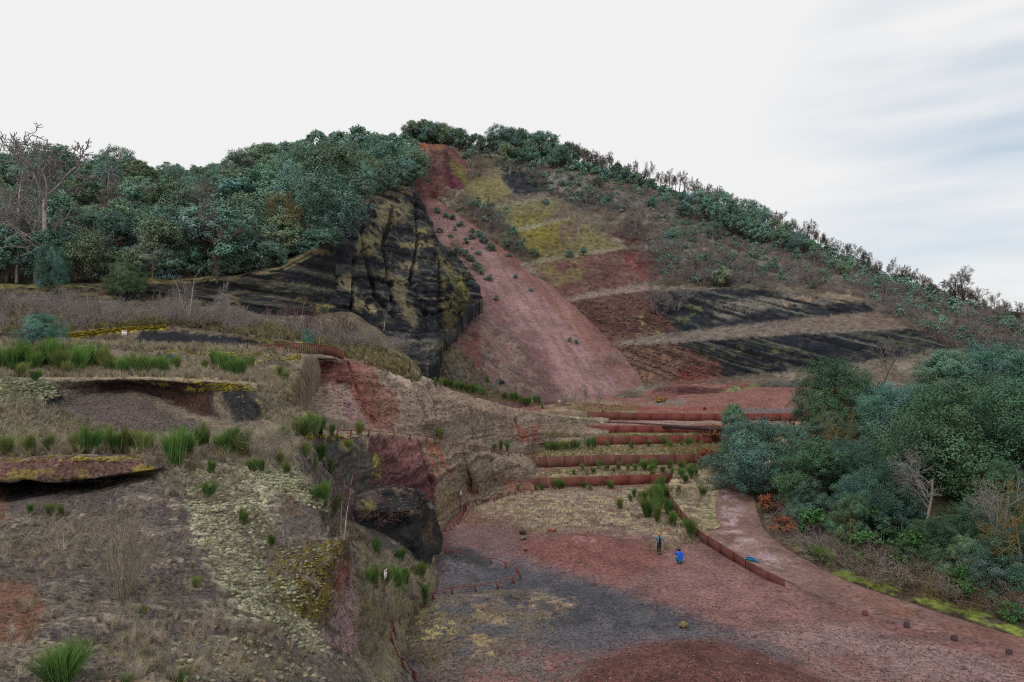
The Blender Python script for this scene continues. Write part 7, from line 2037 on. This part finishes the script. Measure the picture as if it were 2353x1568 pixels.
cover("terrace_grass", TUFTS, [([(1230,1080),(1600,1075),(1560,1095),(1200,1102)], 900, .22), ([(1230,1028),(1690,1022),(1640,1048),(1220,1052)], 2200, .30), ([(1260,998),(1690,998),(1690,1005),(1250,1006)], 900, .3), ([(1350,968),(1700,972),(1640,979),(1350,979)], 300, .2), ([(1250,925),(1480,935),(1450,948),(1350,950)], 700, .3), ([(1380,968),(1260,960),(1250,1000),(1350,990)], 300, .2)],
      [(160,146,112), (146,136,104), (128,120,92), (156,150,104)], M_GRASS, None, tilt=.3, seed=6)
cover("verge_grass", TUFTS, [([(1545,1095),(1690,1095),(1650,1150),(1650,1212),(1605,1220),(1560,1165)], 2600, .28), ([(1725,1110),(1760,1205),(1870,1280),(1920,1310),(1880,1290),(1760,1180)], 700, .3), ([(1530,1020),(1700,1020),(1690,1098),(1560,1090)], 1200, .35)],
      [(160,146,106), (140,132,90), (128,124,74), (120,104,80)], M_GRASS, None, tilt=.3, seed=7)
cover("green_grass", TUFTS, [([(1905,1315),(1990,1345),(2080,1372),(2200,1412),(2353,1462),(2353,1440),(2200,1395),(2060,1352),(1940,1312)], 1700, .16), ([(1640,1120),(1672,1105),(1658,1212),(1625,1205)], 160, .16)],
      [(126,148,52), (112,130,56), (142,150,84)], M_GRASS, None, tilt=.3, seed=8)
cover("leaf_litter", TUFTS, [([(1740,1130),(1880,1280),(2060,1355),(2353,1440),(2353,1300),(2000,1250),(1800,1150)], 2200, .30)], [(112,92,74), (92,78,62), (84,84,56)], M_GRASS, None, tilt=.4, seed=9)
LIC = [([(430,1060),(560,1075),(620,1180),(600,1320),(640,1420),(560,1400),(500,1320),(450,1200),(420,1110)], 1100, .09), ([(560,1060),(690,1090),(770,1190),(700,1160),(600,1110)], 600, .11), ([(560,1300),(660,1330),(720,1430),(760,1500),(700,1500),(600,1420)], 300, .10), ([(640,1260),(780,1245),(800,1320),(760,1420),(680,1420)], 150, .08), ([(380,1480),(600,1460),(760,1568),(420,1568)], 160, .09)]
cover("lichen_cushions", CUSH, LIC, [(150,150,126), (132,132,108), (164,164,142), (116,118,92)], M_LICH, FGP, tilt=.2, seed=10)
cover("bench_lichen", CUSH, [([(0,862),(110,872),(140,910),(60,935),(0,950)], 900, .15), ([(0,950),(90,945),(280,1000),(0,1005)], 420, .16), ([(200,784),(240,790),(220,800),(150,800)], 80, .25)], [(134,138,112), (120,126,100), (146,148,126)], M_LICH, FGP, tilt=.2, seed=11, minup=.1)
cover("yellow_moss", CUSH, [([(640,1262),(785,1245),(800,1300),(770,1400),(700,1430),(620,1360)], 420, .07), ([(300,872),(570,882),(590,900),(470,900),(330,884)], 200, .12), ([(150,768),(250,756),(380,748),(382,753),(250,762),(150,778)], 420, .3), ([(300,800),(700,815),(690,835),(560,825),(300,806)], 260, .2), ([(-10,1048),(330,1046),(360,1060),(-10,1064)], 90, .1), ([(640,850),(690,870),(670,930),(645,910)], 120, .16), ([(700,1000),(770,998),(790,1005),(700,1012)], 60, .2), ([(270,1500),(330,1520),(300,1530),(265,1512)], 30, .09), ([(380,1130),(560,1100),(560,1330),(420,1300)], 60, .07)],
      [(140,124,34), (122,112,38), (112,98,44)], M_LICH, None, tilt=.2, seed=12, minup=-.2, flat=(1, 1, .6))
def pebbles(name, specs, cols, seed, patches):
    cover(name, [cushion(40 + i) for i in range(3)], specs, cols, M_LICH, patches, None, .4, (1, .8, .8), seed, -.2)
pebbles("pebbles", [(FG_ALL, 1500, .045), ([(80,900),(500,960),(350,1010),(120,960)], 400, .07)], [(96,86,78), (74,66,62), (120,108,96)], 14, FGP)
pebbles("cinders", [([(1000,1250),(2353,1520),(2353,1568),(960,1568),(880,1500),(1000,1370)], 6500, .06), ([(1080,1130),(1560,1120),(1600,1240),(1100,1210)], 500, .06)], [(66,54,54), (150,136,126), (96,70,66), (56,50,54), (84,66,64)], 15, ("quarry_floor",))
pebbles("outcrop_stones", [([(700,860),(860,860),(1240,970),(1240,1020),(960,1000),(700,940)], 900, .14), ([(850,1010),(1190,1070),(1230,1120),(1060,1170),(860,1180)], 900, .11), ([(1410,790),(1560,790),(1640,860),(1480,880)], 400, .35), ([(1300,690),(1480,680),(1560,760),(1420,780)], 300, .4)], [(140,124,108), (84,66,58), (112,90,76)], 16, None)
